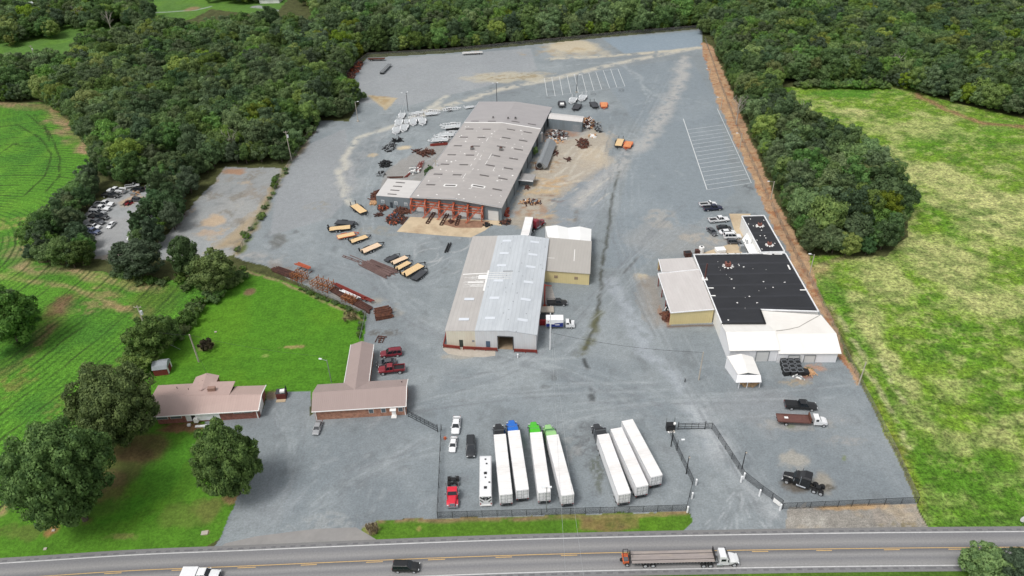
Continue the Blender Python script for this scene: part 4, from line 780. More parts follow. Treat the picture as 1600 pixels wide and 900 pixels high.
# red barrier rail round the foot of the wall
def barrier(pts, label, h=1.0, cat='barrier', mt_=None, grp=None):
    r_ = thing('guard_rail', label, cat, tuple(V3(pts[0], 0)), group=grp); m = M()
    for a, b in zip(pts[:-1], pts[1:]):
        for z in (h*.5, h*.95): m.bar(V3(a, z), V3(b, z), .25, .3)
    part(m, 'rail', mt_ or REDST, r_); i = 0
    for a, b in zip(pts[:-1], pts[1:]):
        n = max(1, int((b-a).length/2.5))
        for k in range(n+1): part(M().bar(V3(lerp(a, b, k/n), 0), V3(lerp(a, b, k/n), h), .18), 'post', mt_ or REDST, r_)
    return r_
barrier([lerp(V3(wa, 0), V3(wd, 0), .3)+(wa-wb).normalized()*1.4, ww.p(-.035, 0, .6), ww.p(.15, 0, 1.0)], 'red-brown steel rail round the left corner of the warehouse')
barrier([ww.p(.19, 0, 1.0), ww.p(.57, 0, 1.0)], 'red-brown steel rail below the blue door of the warehouse'); barrier([ww.p(.76, 0, 1.0), ww.p(1.01, 0, 1.0)], 'red-brown steel rail right of the open warehouse bay')
# ---- tan wing and white double roof behind it
tw = thing('yellow_walled_wing', 'yellow-walled wing with a warm grey roof joined to the right side of the warehouse', 'building', tuple(G(885, 442)))
ta, tb_, tc_, td = G(850.6, 440.3), G(920.2, 445.5), G(922.6, 397.5), G(856.5, 391.5)
hq = 4.0; ta.z = tb_.z = tc_.z = td.z = 0
m = M(); walls(m, [ta, tb_, tc_, td], [hq]*4); part(m, 'wall', YELW, tw)
m = M(); roof_sheet(m, V3(ext(ta, tb_, .2)+(ta-td).normalized()*.3, hq+.1), V3(ext(tb_, ta, .2)+(ta-td).normalized()*.3, hq+.1), V3(ext(tc_, td, .2), hq+.75), V3(ext(td, tc_, .2), hq+.75)); part(m, 'roof', roofmat('grey_beige_roof', col(170, 166, 160), .9, 0, .06, .05), tw)
qw = Wall(ta, tb_)
for t in (.26, .71): window(qw, t, .9, 1.7, 2.5, tw, mat('brown_frame', col(150, 130, 104), .6), mat('brown_shutter', col(146, 128, 108), .7))
m = M(); quads_r = lambda u, v: lerp(lerp(V3(ta, hq+.14), V3(tb_, hq+.14), u), lerp(V3(td, hq+.80), V3(tc_, hq+.80), u), v)
m.bar(up(quads_r(.64, .32), .04), up(quads_r(.64, .68), .04), .2, .05); m.bar(up(quads_r(.0, .35), .04), up(quads_r(.2, .36), .04), .15, .05); m.bar(up(quads_r(.01, .1), .04), up(quads_r(.01, .7), .04), .35, .05); part(m, 'sealant_patch', WHITE2, tw)
WR2 = roofmat('white_metal_roof', col(232, 232, 230), .5, 0, .02, .02, rough=.5)
dw = thing('white_double_bay', 'white building with twin gables at the far end of the yellow-walled wing', 'building', tuple(G(887, 395)))
h2 = 4.1; q1, q2 = V3(td, 0), V3(tc_, 0); vv = G(850.5, 370, 0); e3, e4 = G(852, 369.0), G(924.5, 374.5)
bk0, bk1 = V3(G(852, 354.3, h2), 0), V3(G(924, 358.2, h2), 0)
m = M(); m_pts = [lerp(q1, q2, t) for t in (0, .25, .5, .75, 1)]; k_pts = [lerp(bk0, bk1, t) for t in (0, .25, .5, .75, 1)]; zz = [h2, h2+.7, h2, h2+.7, h2]
quads_uv(m, [q1, q2, V3(q2, h2), V3(q1, h2)]); quads_uv(m, [q2, bk1, V3(bk1, h2), V3(q2, h2)]); quads_uv(m, [bk1, bk0]+[V3(p, z) for p, z in zip(k_pts, zz)]); quads_uv(m, [bk0, q1, V3(q1, h2), V3(bk0, h2)]); part(m, 'wall', WR2, dw)
for i in range(4):
    m = M(); a, b, c, d = V3(m_pts[i], zz[i]+.9), V3(m_pts[i+1], zz[i+1]+.9), V3(k_pts[i+1], zz[i+1]+.1), V3(k_pts[i], zz[i]+.1); a.z -= .8; b.z -= .8
    roof_sheet(m, a, d, c, b) if i % 2 == 0 else roof_sheet(m, c, b, a, d); part(m, 'roof', WR2, dw)

# ---- black roofed workshop on the right with its wings
BR = roofmat('black_membrane_roof', col(38, 39, 43), 5.5, 0, -.5, .25, rough=.6, dirt=col(44, 46, 50), dirt_amt=.6, sheet=100)
MAST = mat('white_masonry', col(228, 227, 224), .8, var=.05, dirt=col(196, 192, 184), dirt_amt=.4)
bk = thing('black_roofed_workshop', 'large flat black-roofed workshop with white walls by the right-hand fence', 'workshop', tuple(G(1180, 500)))
BZ = 4.6
b = [G(*p, BZ) for p in ((1084, 398), (1127.5, 505.8), (1196, 505.8), (1188, 484), (1279, 487), (1227, 395.6))]
m = M(); walls(m, b, [BZ]*6); part(m, 'wall', MAST, bk); m = M(); quads_uv(m, [V3(p, BZ-.05) for p in b]); part(m, 'roof', BR, bk)
for i in range(6):
    m = M(); a, c = b[i], b[(i+1) % 6]; m.bar(V3(a, BZ+.05), V3(c, BZ+.05), .28, .3); part(m, 'parapet', WHITE if i not in (2, 1) else BLACK, bk)
def roof_unit(px, py, z, root, s_=1.0):
    p = G(px, py, z); m = M(); m.box(p+Vector((0, 0, .55*s_)), (1.5*s_, 1.3*s_, 1.1*s_)); u_ = part(m, 'roof_unit', mat('rusty_red_unit', col(128, 82, 72), .7, var=.3), root, bevel=.05)
    m = M(); m.cyl(p+Vector((0, 0, 1.1*s_)), p+Vector((0, 0, 1.3*s_)), .4*s_, 12); sub(m, 'fan', BLACK, u_, root)
    m = M()
    for k in range(9): a_ = k*.7+1; m.box(p+Vector((math.cos(a_)*1.3*s_, math.sin(a_)*1.1*s_-.3, .03)), (.7, .4, .05), a_)
    part(m, 'sealant_patch', WHITE2, root)
roof_unit(1137, 415, BZ, bk, 1.0)
m = M()
for px, py in ((1143, 436), (1154, 413), (1155, 415), (1162, 417), (1147, 450), (1193, 440), (1208, 449), (1226, 441), (1171, 463), (1183, 473), (1152, 473), (1129, 507), (1138, 500)): p = G(px, py, BZ); m.box(up(p, .0), (rnd.uniform(.2, .4), rnd.uniform(.25, .5), .08), rnd.random()*3)
for (x0, y0), (x1, y1) in (((1231, 414), (1234.5, 421)), ((1250, 453), (1259, 453)), ((1105, 450), (1115, 450)), ((1110, 462), (1118, 462)), ((1192, 396.4), (1206, 397.4)), ((1210, 397), (1222, 397))): m.bar(up(G(x0, y0, BZ), .0), up(G(x1, y1, BZ), .0), .4, .08)
for k in range(14): p = lerp(lerp(b[0], b[5], rnd.random()), lerp(b[1], b[4], rnd.random()), .5+rnd.uniform(-.45, .45)); m.box(V3(p, BZ), (.12, .15, .05))
for k in range(14): p = lerp(b[0], b[5], rnd.random()); m.box((p.x, p.y-.2, BZ+.25), (rnd.uniform(.3, .9), .4, .2))
part(m, 'sealant_patch', WHITE2, bk)
# flues
m = M(); p = G(1098, 457, 0); m.cyl(V3(p, 3.8), V3(p, 9.6), .22, 10); part(m, 'flue', mat('brown_flue', col(84, 50, 46), .6), bk); m = M(); m.box((p.x, p.y, 4.6), (1.4, 1.4, .3)); part(m, 'flue_flashing', WHITE2, bk)
m = M()
for k in range(9): p = G(1158+k*2.2, 393-(k % 3)*2, 0); m.cyl(V3(p, 0), V3(p, 2.2+(k % 4)*.6), .18+.1*(k % 2), 8)
m.box(V3(G(1160, 392), 1), (2.0, 1.2, 2.0)); part(m, 'pipework', ALUM, bk)
# rear wing
rwg = thing('narrow_black_roofed_wing', 'tall narrow wing with black roof and bare white side wall behind the workshop', 'building', tuple(G(1190, 400)))
b2 = [G(*p, BZ) for p in ((1159, 338), (1189, 394.5), (1226, 393.5), (1193.6, 337))]
m = M(); walls(m, b2, [BZ]*4); wlo = [V3(p, 0) for p in b2]; part(m, 'wall', MAST, rwg); m = M(); quads_uv(m, [V3(p, BZ-.05) for p in b2]); part(m, 'roof', BR, rwg)
for i in range(4): part(M().bar(V3(b2[i], BZ+.05), V3(b2[(i+1) % 4], BZ+.05), .3, .3), 'parapet', WHITE, rwg)
roof_unit(1187, 352, BZ, rwg, .75); roof_unit(1202, 382, BZ, rwg, .75)
m = M()
for k in range(14): p = lerp(lerp(b2[0], b2[3], rnd.random()), lerp(b2[1], b2[2], rnd.random()), rnd.random()); m.box(V3(p, BZ), (.28, .35, .08))
part(m, 'sealant_patch', WHITE2, rwg)
lw = Wall(V3(b2[0], 0), V3(b2[1], 0)); d_ = M(); lw.panel(d_, .86, 2.2, .03, 3.2, .06, .1); part(d_, 'door', mat('off_white_door', col(216, 216, 214), .5), rwg)
ov = thing('entrance_canopy', 'white flat canopy over the parked cars on the left of the black-roofed wing', 'canopy', tuple(V3(G(1155, 380), 0)))
m = M(); c0, c1 = lw.p(.35, 2.9, .05), lw.p(.95, 2.9, .05); m.slab([c0, c1, lw.p(.95, 2.7, 2.4), lw.p(.5, 2.7, 2.4)], .15); part(m, 'roof', WHITE2, ov)
m = M()
for t in (.56, .75, .93): m.bar(lw.p(t, 0, 2.2), lw.p(t, 2.6, 2.2), .14)
part(m, 'post', WHITE, ov)
# lean-to with two roofs on the left
LROOF = roofmat('worn_light_roof', col(194, 189, 186), .8, 0, .05, .06, dirt=col(206, 203, 200), dirt_amt=.5)
ln = thing('open_sided_lean_to', 'light-roofed open-sided lean-to with a yellow front wall left of the black roof', 'lean-to', tuple(G(1080, 509)))
LZ = 4.0; l0, l1, l2, l3 = G(1048, 489, LZ), G(1116, 483.5, LZ+.5), G(1092, 421.5, LZ+.5), G(1028, 427.5, LZ)
m = M(); roof_sheet(m, l0, l1, l2, l3, .15); part(m, 'front_roof', LROOF, ln)
u0, u1, u2, u3 = G(1034, 425, LZ-.3), G(1091, 421, LZ), G(1082, 402, LZ), G(1029, 405, LZ-.3); m = M(); roof_sheet(m, u0, u1, u2, u3, .15); part(m, 'rear_roof', LROOF, ln)
m = M(); fz = lambda p, z: V3(p, z); a_, b_ = lerp(l0, l3, .01), lerp(l1, l2, .01); quads_uv(m, [fz(a_, 0), fz(b_, 0), fz(b_, LZ+.34), fz(a_, LZ-.16)]); quads_uv(m, [fz(b_, 0), fz(l2, 0), fz(l2, LZ+.3), fz(b_, LZ+.3)]); quads_uv(m, [fz(u2, 0), fz(u3, 0), fz(u3, LZ-.5), fz(u2, LZ-.2)]); part(m, 'wall', YELW, ln)
m = M(); m.bar(up(l0, .02), up(l3, .02), .2, .25); m.bar(up(l0, .02), up(l1, .02), .22, .25); m.bar(up(u0, .02), up(u3, .02), .2, .25); m.bar(up(l3, .05), up(l2, .05), .2, .3); part(m, 'roof_edge_trim', WHITE, ln)
for k in range(4): p = lerp(l0, l3, .1+.29*k)+(l1-l0).normalized()*.3; part(M().bar(V3(p, 0), V3(p, LZ-.1), .22), 'post', REDST, ln)
for k in range(2): p = lerp(u0, u3, .1+.8*k)+(u1-u0).normalized()*.3; part(M().bar(V3(p, 0), V3(p, LZ-.4), .2), 'post', REDST, ln)
# white front buildings
WSM = roofmat('smooth_white_roof', col(232, 230, 225), 3.2, 0, .015, .025, dirt=col(216, 212, 204), dirt_amt=.5); WWL = roofmat('white_wall_sheet', col(230, 230, 232), .8, 0, .03, .03)
wl = thing('white_gabled_workshop', 'white building with a big roller door in front of the black roof', 'building', tuple(G(1180, 566)))
WZ = 3.7; r1, r2 = G(1134, 518.7, 5.4), G(1211.7, 517.5, 5.4); e1, e2 = G(1140, 548.3, WZ), G(1218.7, 547, WZ); k1, k2 = V3(b[1], 4.3), V3(lerp(b[1], b[2], 1.05), 4.3)
m = M(); roof_sheet(m, e1, e2, r2, r1); roof_sheet(m, k2, k1, r1, r2); part(m, 'roof', WSM, wl)
m = M(); ia, ib = lerp(e1, e2, .02)+Vector((0, .3, 0)), lerp(e1, e2, .98)+Vector((0, .3, 0)); quads_uv(m, [V3(ia, 0), V3(ib, 0), V3(ib, WZ-.1), V3(ia, WZ-.1)]); quads_uv(m, [V3(k1, 0), V3(ia, 0), V3(ia, WZ-.1), V3(r1, 5.25), V3(k1, 4.2)]); quads_uv(m, [V3(ib, 0), V3(k2, 0), V3(k2, 4.2), V3(r2, 5.25), V3(ib, WZ-.1)]); part(m, 'wall', WWL, wl)
w1 = Wall(V3(ia, 0), V3(ib, 0)); d_ = door_quad(w1, .69, 3.0, 3.1, 'roller_door', DOORW, wl); frame_on(w1, .69, 3.1, 0, 3.15, GALV, d_, wl)
wr_ = thing('white_hipped_workshop', 'white building with two garage doors at the right end of the workshop row', 'building', tuple(G(1262, 567)))
R1, R2 = G(1212, 522, 4.6), G(1306.7, 520.8, 4.6); E1, E2 = G(1216.7, 552.8, 3.0), G(1315, 552.5, 3.0); K1, K2, K3 = V3(b[3], 4.2), G(1281, 492, 3.9), G(1283, 493, 4.3)
m = M(); roof_sheet(m, E1, E2, R2, R1); part(m, 'front_roof', WSM, wr_); m = M(); m.slab([V3(b[3], 4.3), V3(b[2], 4.4), R1, R2, G(1283, 492, 4.3)], .15); part(m, 'rear_roof', mat('white_coated_roof', col(226, 223, 217), .6, var=.04, scale=.3, dirt=col(212, 206, 198), dirt_amt=.5), wr_)
pp = [G(1281, 492.5, 4.34), G(1262, 503, 4.4), G(1248, 511, 4.48), G(1230, 515, 4.56), G(1213, 517, 4.62)]; m = M(); [m.bar(a, b_, .16, .12) for a, b_ in zip(pp[:-1], pp[1:])]; part(m, 'roof_seam', mat('seam_grey', col(150, 146, 140), .7), wr_)
m = M(); ia, ib = lerp(E1, E2, .01)+Vector((0, .3, 0)), lerp(E1, E2, .955)+Vector((0, .3, 0)); Kb = V3(G(1283, 492, 4.3), 0); quads_uv(m, [V3(ia, 0), V3(ib, 0), V3(ib, 2.9), V3(ia, 2.9)]); quads_uv(m, [V3(ib, 0), V3(lerp(R1, R2, .97), 0), V3(lerp(R1, R2, .97), 4.4), V3(ib, 2.9)]); quads_uv(m, [V3(lerp(R1, R2, .97), 0), Kb, V3(Kb, 4.1), V3(lerp(R1, R2, .97), 4.4)]); quads_uv(m, [V3(R1, 0), V3(ia, 0), V3(ia, 2.9), V3(R1, 4.4)]); part(m, 'wall', WWL, wr_)
w2 = Wall(V3(ia, 0), V3(ib, 0))
for t in (.27, .54): d_ = door_quad(w2, t, 2.6, 2.3, 'garage_door', DOORW, wr_); frame_on(w2, t, 2.7, 0, 2.35, GALV, d_, wr_)
for t in (.38, .08): d_ = M(); w2.panel(d_, t, .9, .03, 2.0, .05, .08); part(d_, 'door', mat('off_white_door', col(216, 216, 214), .5), wr_)
# carport
cp = thing('open_carport', 'white gabled carport on posts standing in front of the white workshop', 'carport', tuple(G(1170, 606)))
g = [G(1153, 585, 3.6), G(1188, 585.5, 3.6), G(1176.5, 557.5, 3.6), G(1136, 556.5, 3.6)]; gr0, gr1 = G(1169, 582, 4.3), G(1158, 552.8, 4.3)
m = M(); roof_sheet(m, g[3], g[0], gr0, gr1); roof_sheet(m, g[1], g[2], gr1, gr0); part(m, 'roof', WSM, cp)
f0, f1, f2, f3 = g[0]+Vector((-.1, 0, -.1)), g[1]+Vector((.1, 0, -.1)), G(1190, 597, 2.5), G(1150, 597.5, 2.5)
m = M(); roof_sheet(m, f3, f2, f1, f0); part(m, 'front_awning', WWL, cp)
for (px, py) in ((1153.5, 606.5), (1166.5, 606), (1186, 605.5)): p = G(px, py); part(M().bar(p, V3(p, 2.5), .16), 'post', WHITE, cp)
q0, q1_, q2_ = V3(G(1153.5, 606.5), 0), V3(g[3], 0), V3(g[2], 0); m = M(); quads_uv(m, [q1_, q0+Vector((0, 1.8, 0)), V3(q0+Vector((0, 1.8, 0)), 3.2), V3(g[3], 3.4)]); part(m, 'side_wall', WWL, cp)
m = M(); 
for k in range(14): m.box(V3(G(1158+rnd.random()*25, 603-rnd.random()*6), .3), (rnd.uniform(.6, 2), rnd.uniform(.4, 1), rnd.uniform(.3, .9)), rnd.random())
lm = part(m, 'stored_timber', mat('stored_board', col(176, 146, 110), .8, var=.3), cp)

# ---- brick ranch house left
PINK = roofmat('rose_grey_metal_roof', col(178, 154, 146), .6, 0, .06, .04); BRK = brickmat('red_brick', col(132, 70, 58), col(116, 58, 48), col(150, 120, 108)); BRK2 = brickmat('pale_red_brick', col(170, 116, 92), col(150, 98, 78), col(180, 150, 130))
ho = thing('brick_ranch_house', 'long low red brick house with rose-grey metal roof and a rear dormer roof', 'house', tuple(G(325, 658)))
EZ, RZ = 2.6, 4.0
e0, e1, rg0, rg1 = G(240, 652, EZ), G(404, 641.8, EZ), G(237, 619, RZ), G(408.9, 616.1, RZ); bkL, bkR = G(247, 602, EZ), G(415.8, 602, EZ)
m = M(); roof_sheet(m, e0, e1, rg1, rg0); part(m, 'front_roof', PINK, ho)
m = M(); roof_sheet(m, G(303, 599, EZ), bkL, rg0, lerp(rg0, rg1, .38)); roof_sheet(m, bkR, G(368, 603.5, EZ), lerp(rg0, rg1, .70), rg1); part(m, 'rear_roof', PINK, ho)
m = M(); d0, d1, d2, d3 = lerp(rg0, rg1, .30), lerp(rg0, rg1, .705), G(367.6, 595.5, 3.5), G(303, 597, 3.5); m.slab([up(d0, .03), up(d1, .03), d2, d3], .14)
w_ = [G(306, 589, 2.9), G(323.3, 582.7, 3.9), G(342.8, 586.5, 2.9), G(337.3, 598.5, 3.2), G(314, 610, 4.1), G(300, 602, 3.0)]
m.add([w_[0], w_[1], w_[4], w_[5]], [(0, 1, 2, 3)]); m.add([w_[1], w_[2], w_[3], w_[4]], [(0, 1, 2, 3)]); part(m, 'dormer_roof', mat('rose_grey_sheet', col(178, 154, 146), .45, var=.06), ho)
m = M(); ex_ = (e1-e0).normalized(); ey_ = Vector((-ex_.y, ex_.x, 0)); F0, F1 = V3(e0+ex_*.3+ey_*.4, 0), V3(e1-ex_*.35+ey_*.4, 0); B0_, B1_ = V3(bkL+ex_*.3-ey_*.4, 0), V3(bkR-ex_*.5-ey_*.4, 0)
quads_uv(m, [F0, F1, V3(F1, EZ-.05), V3(F0, EZ-.05)]); quads_uv(m, [F1, B1_, V3(B1_, EZ-.05), V3(lerp(F1, B1_, .5), RZ-.2), V3(F1, EZ-.05)]); quads_uv(m, [B1_, B0_, V3(B0_, EZ-.05), V3(B1_, EZ-.05)]); quads_uv(m, [B0_, F0, V3(F0, EZ-.05), V3(lerp(F0, B0_, .5), RZ-.2), V3(B0_, EZ-.05)]); part(m, 'wall', BRK, ho)
m = M(); q6 = [V3(w_[0], 0)+ex_*.3, V3(w_[2], 0)-ex_*.3, V3(w_[3], 0)-ex_*.3, V3(w_[5], 0)+ex_*.3]; walls(m, q6, [2.75]*4); part(m, 'dormer_wall', BRK, ho)
hw = Wall(F0, F1)
for t in (.055, .19): window(hw, t, 2.4, 1.5, 2.2, ho, WHITE2, mat('grey_window_glass', col(96, 106, 112), .15))
for t in (.80, .90): window(hw, t, 1.8, 1.9, 2.3, ho, WHITE2, MATS['grey_window_glass'])
m = M(); hw.panel(m, .45, 7.6, .4, 2.45, .08, .1); part(m, 'porch_wall', WHITE, ho); m = M(); hw.panel(m, .36, .9, .2, 2.2, .16, .1); part(m, 'door', BLACK, ho)
m = M(); hw.panel(m, .385, .9, .5, 1.6, .9, .9); part(m, 'porch_box', WHITE2, ho); m = M(); m.bar(hw.p(.305, .9, .25), hw.p(.305, 2.3, .25), .15); m.bar(hw.p(.30, .3, 1.2), hw.p(.33, .3, 1.2), .5); m.bar(hw.p(.38, .12, 1.6), hw.p(.60, .12, 1.6), .6, .2); part(m, 'porch_trim', WHITE, ho)
gw = Wall(F1, B1_); m = M(); gw.panel(m, .36, 3.6, .03, 2.3, .06, .1); part(m, 'garage_door', WHITE2, ho)
m = M(); m.bar(up(e0, .0), up(e1, .0), .16, .2); m.bar(hw.p(.985, 0, .04), hw.p(.985, 2.5, .04), .2); m.bar(up(e1, .02), up(rg1, .02), .16, .2); m.bar(up(bkR, .02), up(rg1, .02), .16, .2); part(m, 'eave_trim', WHITE2, ho)
p = G(331, 609, 4.0); part(M().box(up(p, .3), (1.7, .9, .9), .06), 'chimney', BRK, ho)
m = M()
for px, py in ((277, 607), (295, 609.5), (317, 597)): p = G(px, py, 3.3); m.cyl(p, up(p, .5), .08, 8)
part(m, 'vent_pipe', BLACK, ho)

# ---- T shaped brick office
to = thing('brick_office', 'T-shaped brick office with rose-grey metal roof beside the red vehicles', 'office', tuple(G(560, 650)))
EZ, RZ = 2.9, 4.2; PINK2 = roofmat('dusky_rose_metal_roof', col(158, 141, 136), .45, 0, .06, .04)
e0, e1, rg0, rg1, b0, b1 = G(486.6, 644, EZ), G(634.5, 635.2, EZ), G(488, 613.5, RZ), G(635.5, 603.2, RZ), G(496, 600.8, EZ), G(637.5, 592.3, EZ)
wr0, wr1, wle, wre = G(565.4, 532.8, RZ), lerp(rg0, rg1, .45), G(548, 538.9, EZ), G(584.3, 538, EZ); il, ir = G(537.6, 598.2, EZ), G(576.7, 595.8, EZ)
m = M(); roof_sheet(m, e0, e1, rg1, rg0); part(m, 'front_roof', PINK2, to)
m = M(); roof_sheet(m, il, b0, rg0, wr1); roof_sheet(m, b1, ir, wr1, rg1); part(m, 'rear_roof', PINK2, to)
m = M(); roof_sheet(m, wle, il, wr1, wr0); roof_sheet(m, ir, wre, wr0, wr1); part(m, 'wing_roof', PINK2, to)
m = M(); ex_ = V3(e1-e0, 0).normalized(); ey_ = Vector((-ex_.y, ex_.x, 0)); F0, F1 = V3(e0+ex_*.5+ey_*.4, 0), V3(e1-ex_*.25+ey_*.4, 0); B0_, B1_ = V3(b0+ex_*.5-ey_*.4, 0), V3(b1-ex_*.3-ey_*.4, 0)
quads_uv(m, [F0, F1, V3(F1, EZ-.1), V3(F0, EZ-.1)]); quads_uv(m, [F1, B1_, V3(B1_, EZ-.1), V3(lerp(F1, B1_, .5), RZ-.2), V3(F1, EZ-.1)]); quads_uv(m, [B1_, B0_, V3(B0_, EZ-.1), V3(B1_, EZ-.1)]); quads_uv(m, [B0_, F0, V3(F0, EZ-.1), V3(lerp(F0, B0_, .5), RZ-.2), V3(B0_, EZ-.1)])
W0, W1_, W2_, W3 = V3(wle, 0)+ex_*.35, V3(wre, 0)-ex_*.35, V3(ir, 0)-ex_*.35, V3(il, 0)+ex_*.35; quads_uv(m, [W1_, W0, V3(W0, EZ-.1), V3(lerp(W0, W1_, .5), RZ-.25), V3(W1_, EZ-.1)]); quads_uv(m, [W0, W3, V3(W3, EZ-.1), V3(W0, EZ-.1)]); quads_uv(m, [W2_, W1_, V3(W1_, EZ-.1), V3(W2_, EZ-.1)]); part(m, 'wall', BRK2, to)
ow = Wall(F0, F1)
for t in (.62, .755, .945): window(ow, t, .95, 1.2, 2.3, to, WHITE2, MATS['grey_window_glass'])
m = M(); ow.panel(m, .865, .95, .03, 2.2, .07, .1); part(m, 'door', WHITE2, to); m = M(); m.box(ow.p(.865, 2.45, .6), (1.4, 1.1, .12), math.atan2(ow.d.y, ow.d.x)); m.box(ow.p(.865, .1, .5), (1.2, 1, .2), 0); part(m, 'door_step_and_hood', WHITE2, to)
m = M(); m.bar(e0, e1, .14, .18); m.bar(e1, rg1, .14, .18); m.bar(rg1, b1, .14, .18); m.bar(wle, il, .12, .16); m.bar(wre, ir, .12, .16); m.bar(ow.p(.01, 0, .05), ow.p(.01, 2.8, .05), .16); m.bar(ow.p(.99, 0, .05), ow.p(.99, 2.8, .05), .16); part(m, 'gutter_and_downpipes', WHITE2, to)
rwl = Wall(W2_, W1_)
for t in (.2, .45, .7, .9): window(rwl, t, .9, 1.2, 2.2, to, WHITE2, MATS['grey_window_glass'])
p = G(628, 597.5, 3.4); part(M().cyl(p, up(p, .4), .1, 8), 'vent_pipe', BLACK, to)

# ---- barn shed and grill hut
bs = thing('barn_shed', 'small red barn-shaped garden shed with grey gambrel roof and white end', 'shed', tuple(G(253, 587)), 0)
o0, o1 = G(241.7, 588), G(263.6, 585.5); dx = (o1-o0); Lb = dx.length; dx.normalize(); dy = Vector((-dx.y, dx.x, 0)); wb_ = 3.6
q4 = [o0, o1, o1+dy*wb_, o0+dy*wb_]; m = M(); walls(m, q4, [1.9]*4); part(m, 'wall', mat('barn_red', col(112, 44, 40), .75, var=.15), bs)
prof = [(-.1, 1.9), (.5, 2.7), (wb_/2, 3.2), (wb_-.5, 2.7), (wb_+.1, 1.9)]
m = M(); m.loft([[o0+dx*s_+dy*y+Vector((0, 0, z)) for y, z in prof] for s_ in (-.15, Lb+.15)]); part(m, 'roof', mat('shed_shingle_grey', col(140, 146, 150), .8, var=.12), bs)
m = M(); m.loft([[o1+dx*s_+dy*y+Vector((0, 0, z)) for y, z in [(.15, 0)]+[(.15, 1.9), (.6, 2.55), (wb_/2, 3.0), (wb_-.6, 2.55), (wb_-.15, 1.9)]+[(wb_-.15, 0)]] for s_ in (.02, .06)]); part(m, 'end_wall', WHITE2, bs)
m = M(); m.loft([[o1+dx*s_+dy*y+Vector((0, 0, z)) for y, z in [(.9, 0), (.9, 2.0), (wb_-.9, 2.0), (wb_-.9, 0)]] for s_ in (.07, .12)]); part(m, 'door', MATS['barn_red'], bs)
gh = thing('grill_hut', 'tiny dark red hut with a white unit on top between the two brick buildings', 'hut', tuple(G(441, 624)))
p = G(441, 621); m = M(); m.box(up(p, .75), (2.2, 1.5, 1.5), .04); part(m, 'cabinet', mat('dark_red_cabinet', col(88, 34, 30), .6), gh, bevel=.04); m = M(); m.box(up(p, 1.6)+Vector((-.1, .4, 0)), (2.4, 1.9, .12), .04); part(m, 'roof', mat('charcoal_sheet', col(60, 60, 62), .7), gh)
m = M(); m.box(up(p, 1.95)+Vector((.35, .1, 0)), (1.1, .9, .6), .2); part(m, 'lid', WHITE2, gh, bevel=.1); m = M(); m.box(up(p, .06)+Vector((0, -1.2, 0)), (2.2, .9, .12), .04); part(m, 'plinth', CONCT, gh)
m = M(); m.cyl(p+Vector((.9, 1.2, 0)), p+Vector((.9, 1.2, 2.6)), .14, 8); part(m, 'chimney', BLACK, gh)
# far house corners among the trees at the top left
for i, (px, py, lab_, c_) in enumerate(((424, 3, 'pale far house at the top edge between the trees', col(176, 180, 184)), (-6, 20, 'grey far building at the top left corner behind trees', col(150, 156, 160)))):
    p = G(px, py); f_ = thing('far_house', lab_, 'house', tuple(p)); m = M(); m.box(up(p, 1.5), (14, 9, 3)); part(m, 'wall', MAST, f_); m = M()
    A, B_, C_, D_ = [p+Vector((x, y, 3)) for x, y in ((-7.4, -5), (7.4, -5), (7.4, 5), (-7.4, 5))]; r0, r1 = up(lerp(A, D_, .5), 2), up(lerp(B_, C_, .5), 2); roof_sheet(m, A, B_, r1, r0); roof_sheet(m, C_, D_, r0, r1); part(m, 'roof', mat('far_roof_%d' % i, c_, .7), f_)

# ================================================================== VEHICLES
def paint(nm, r, g, b, coat=.6, rough=.35): return mat('car_paint_'+nm, col(r, g, b), rough, var=.04, coat=coat, dirt=col(min(255, r+30), min(255, g+28), min(255, b+24)), dirt_amt=.15)
PAINTS = {'white': paint('white', 226, 227, 228), 'black': paint('black', 26, 27, 29), 'red': paint('red', 128, 26, 38), 'darkred': paint('dark_red', 118, 28, 42), 'grey': paint('grey', 74, 76, 80), 'silver': paint('silver', 150, 152, 154), 'navy': paint('navy', 28, 34, 60),
          'blue': paint('blue', 24, 104, 196), 'green': paint('green', 74, 186, 34), 'pale_green': paint('pale_green', 150, 200, 130), 'scarlet': paint('scarlet', 206, 30, 54), 'bluegrey': paint('blue_grey', 84, 94, 122), 'dark': paint('dark', 42, 45, 48), 'midgreen': paint('mid_green', 60, 120, 60)}
def wheel(root, x, y, r=.36, w_=.24, dual=False):
    s = 1 if y > 0 else -1; ww_ = w_*(2.2 if dual else 1)
    o = M().cyl((x, y-s*ww_/2, r), (x, y+s*ww_/2, r), r, 16).build('wheel', TYRE, root, bevel=.02, seg=1)
    M().cyl((x, y+s*(ww_/2+.005), r), (x, y+s*(ww_/2+.03), r), r*.62, 12).build('rim', RIM, o)
def ring(x, zb, zt, w0, w1, crown=.04):
    h = zt-zb
    return [(x, -w0*.86, zb), (x, -w0, zb+h*.22), (x, -w0*1.0, zb+h*.62), (x, -w1, zt-h*.08), (x, -w1*.75, zt), (x, 0, zt+crown), (x, w1*.75, zt), (x, w1, zt-h*.08), (x, w0*1.0, zb+h*.62), (x, w0, zb+h*.22), (x, w0*.86, zb)]
def lamps(root, L, W, zf, zr, off=.02, sz=.34):
    for s in (-1, 1):
        M().box((L/2-.02, s*(W/2-.30), zf), (.10, sz, .16)).build('headlight', LAMPG, root, bevel=.02, seg=1)
        M().box((-L/2+.01, s*(W/2-.22), zr), (.08, .22, .26)).build('tail_light', REDL, root, bevel=.02, seg=1)
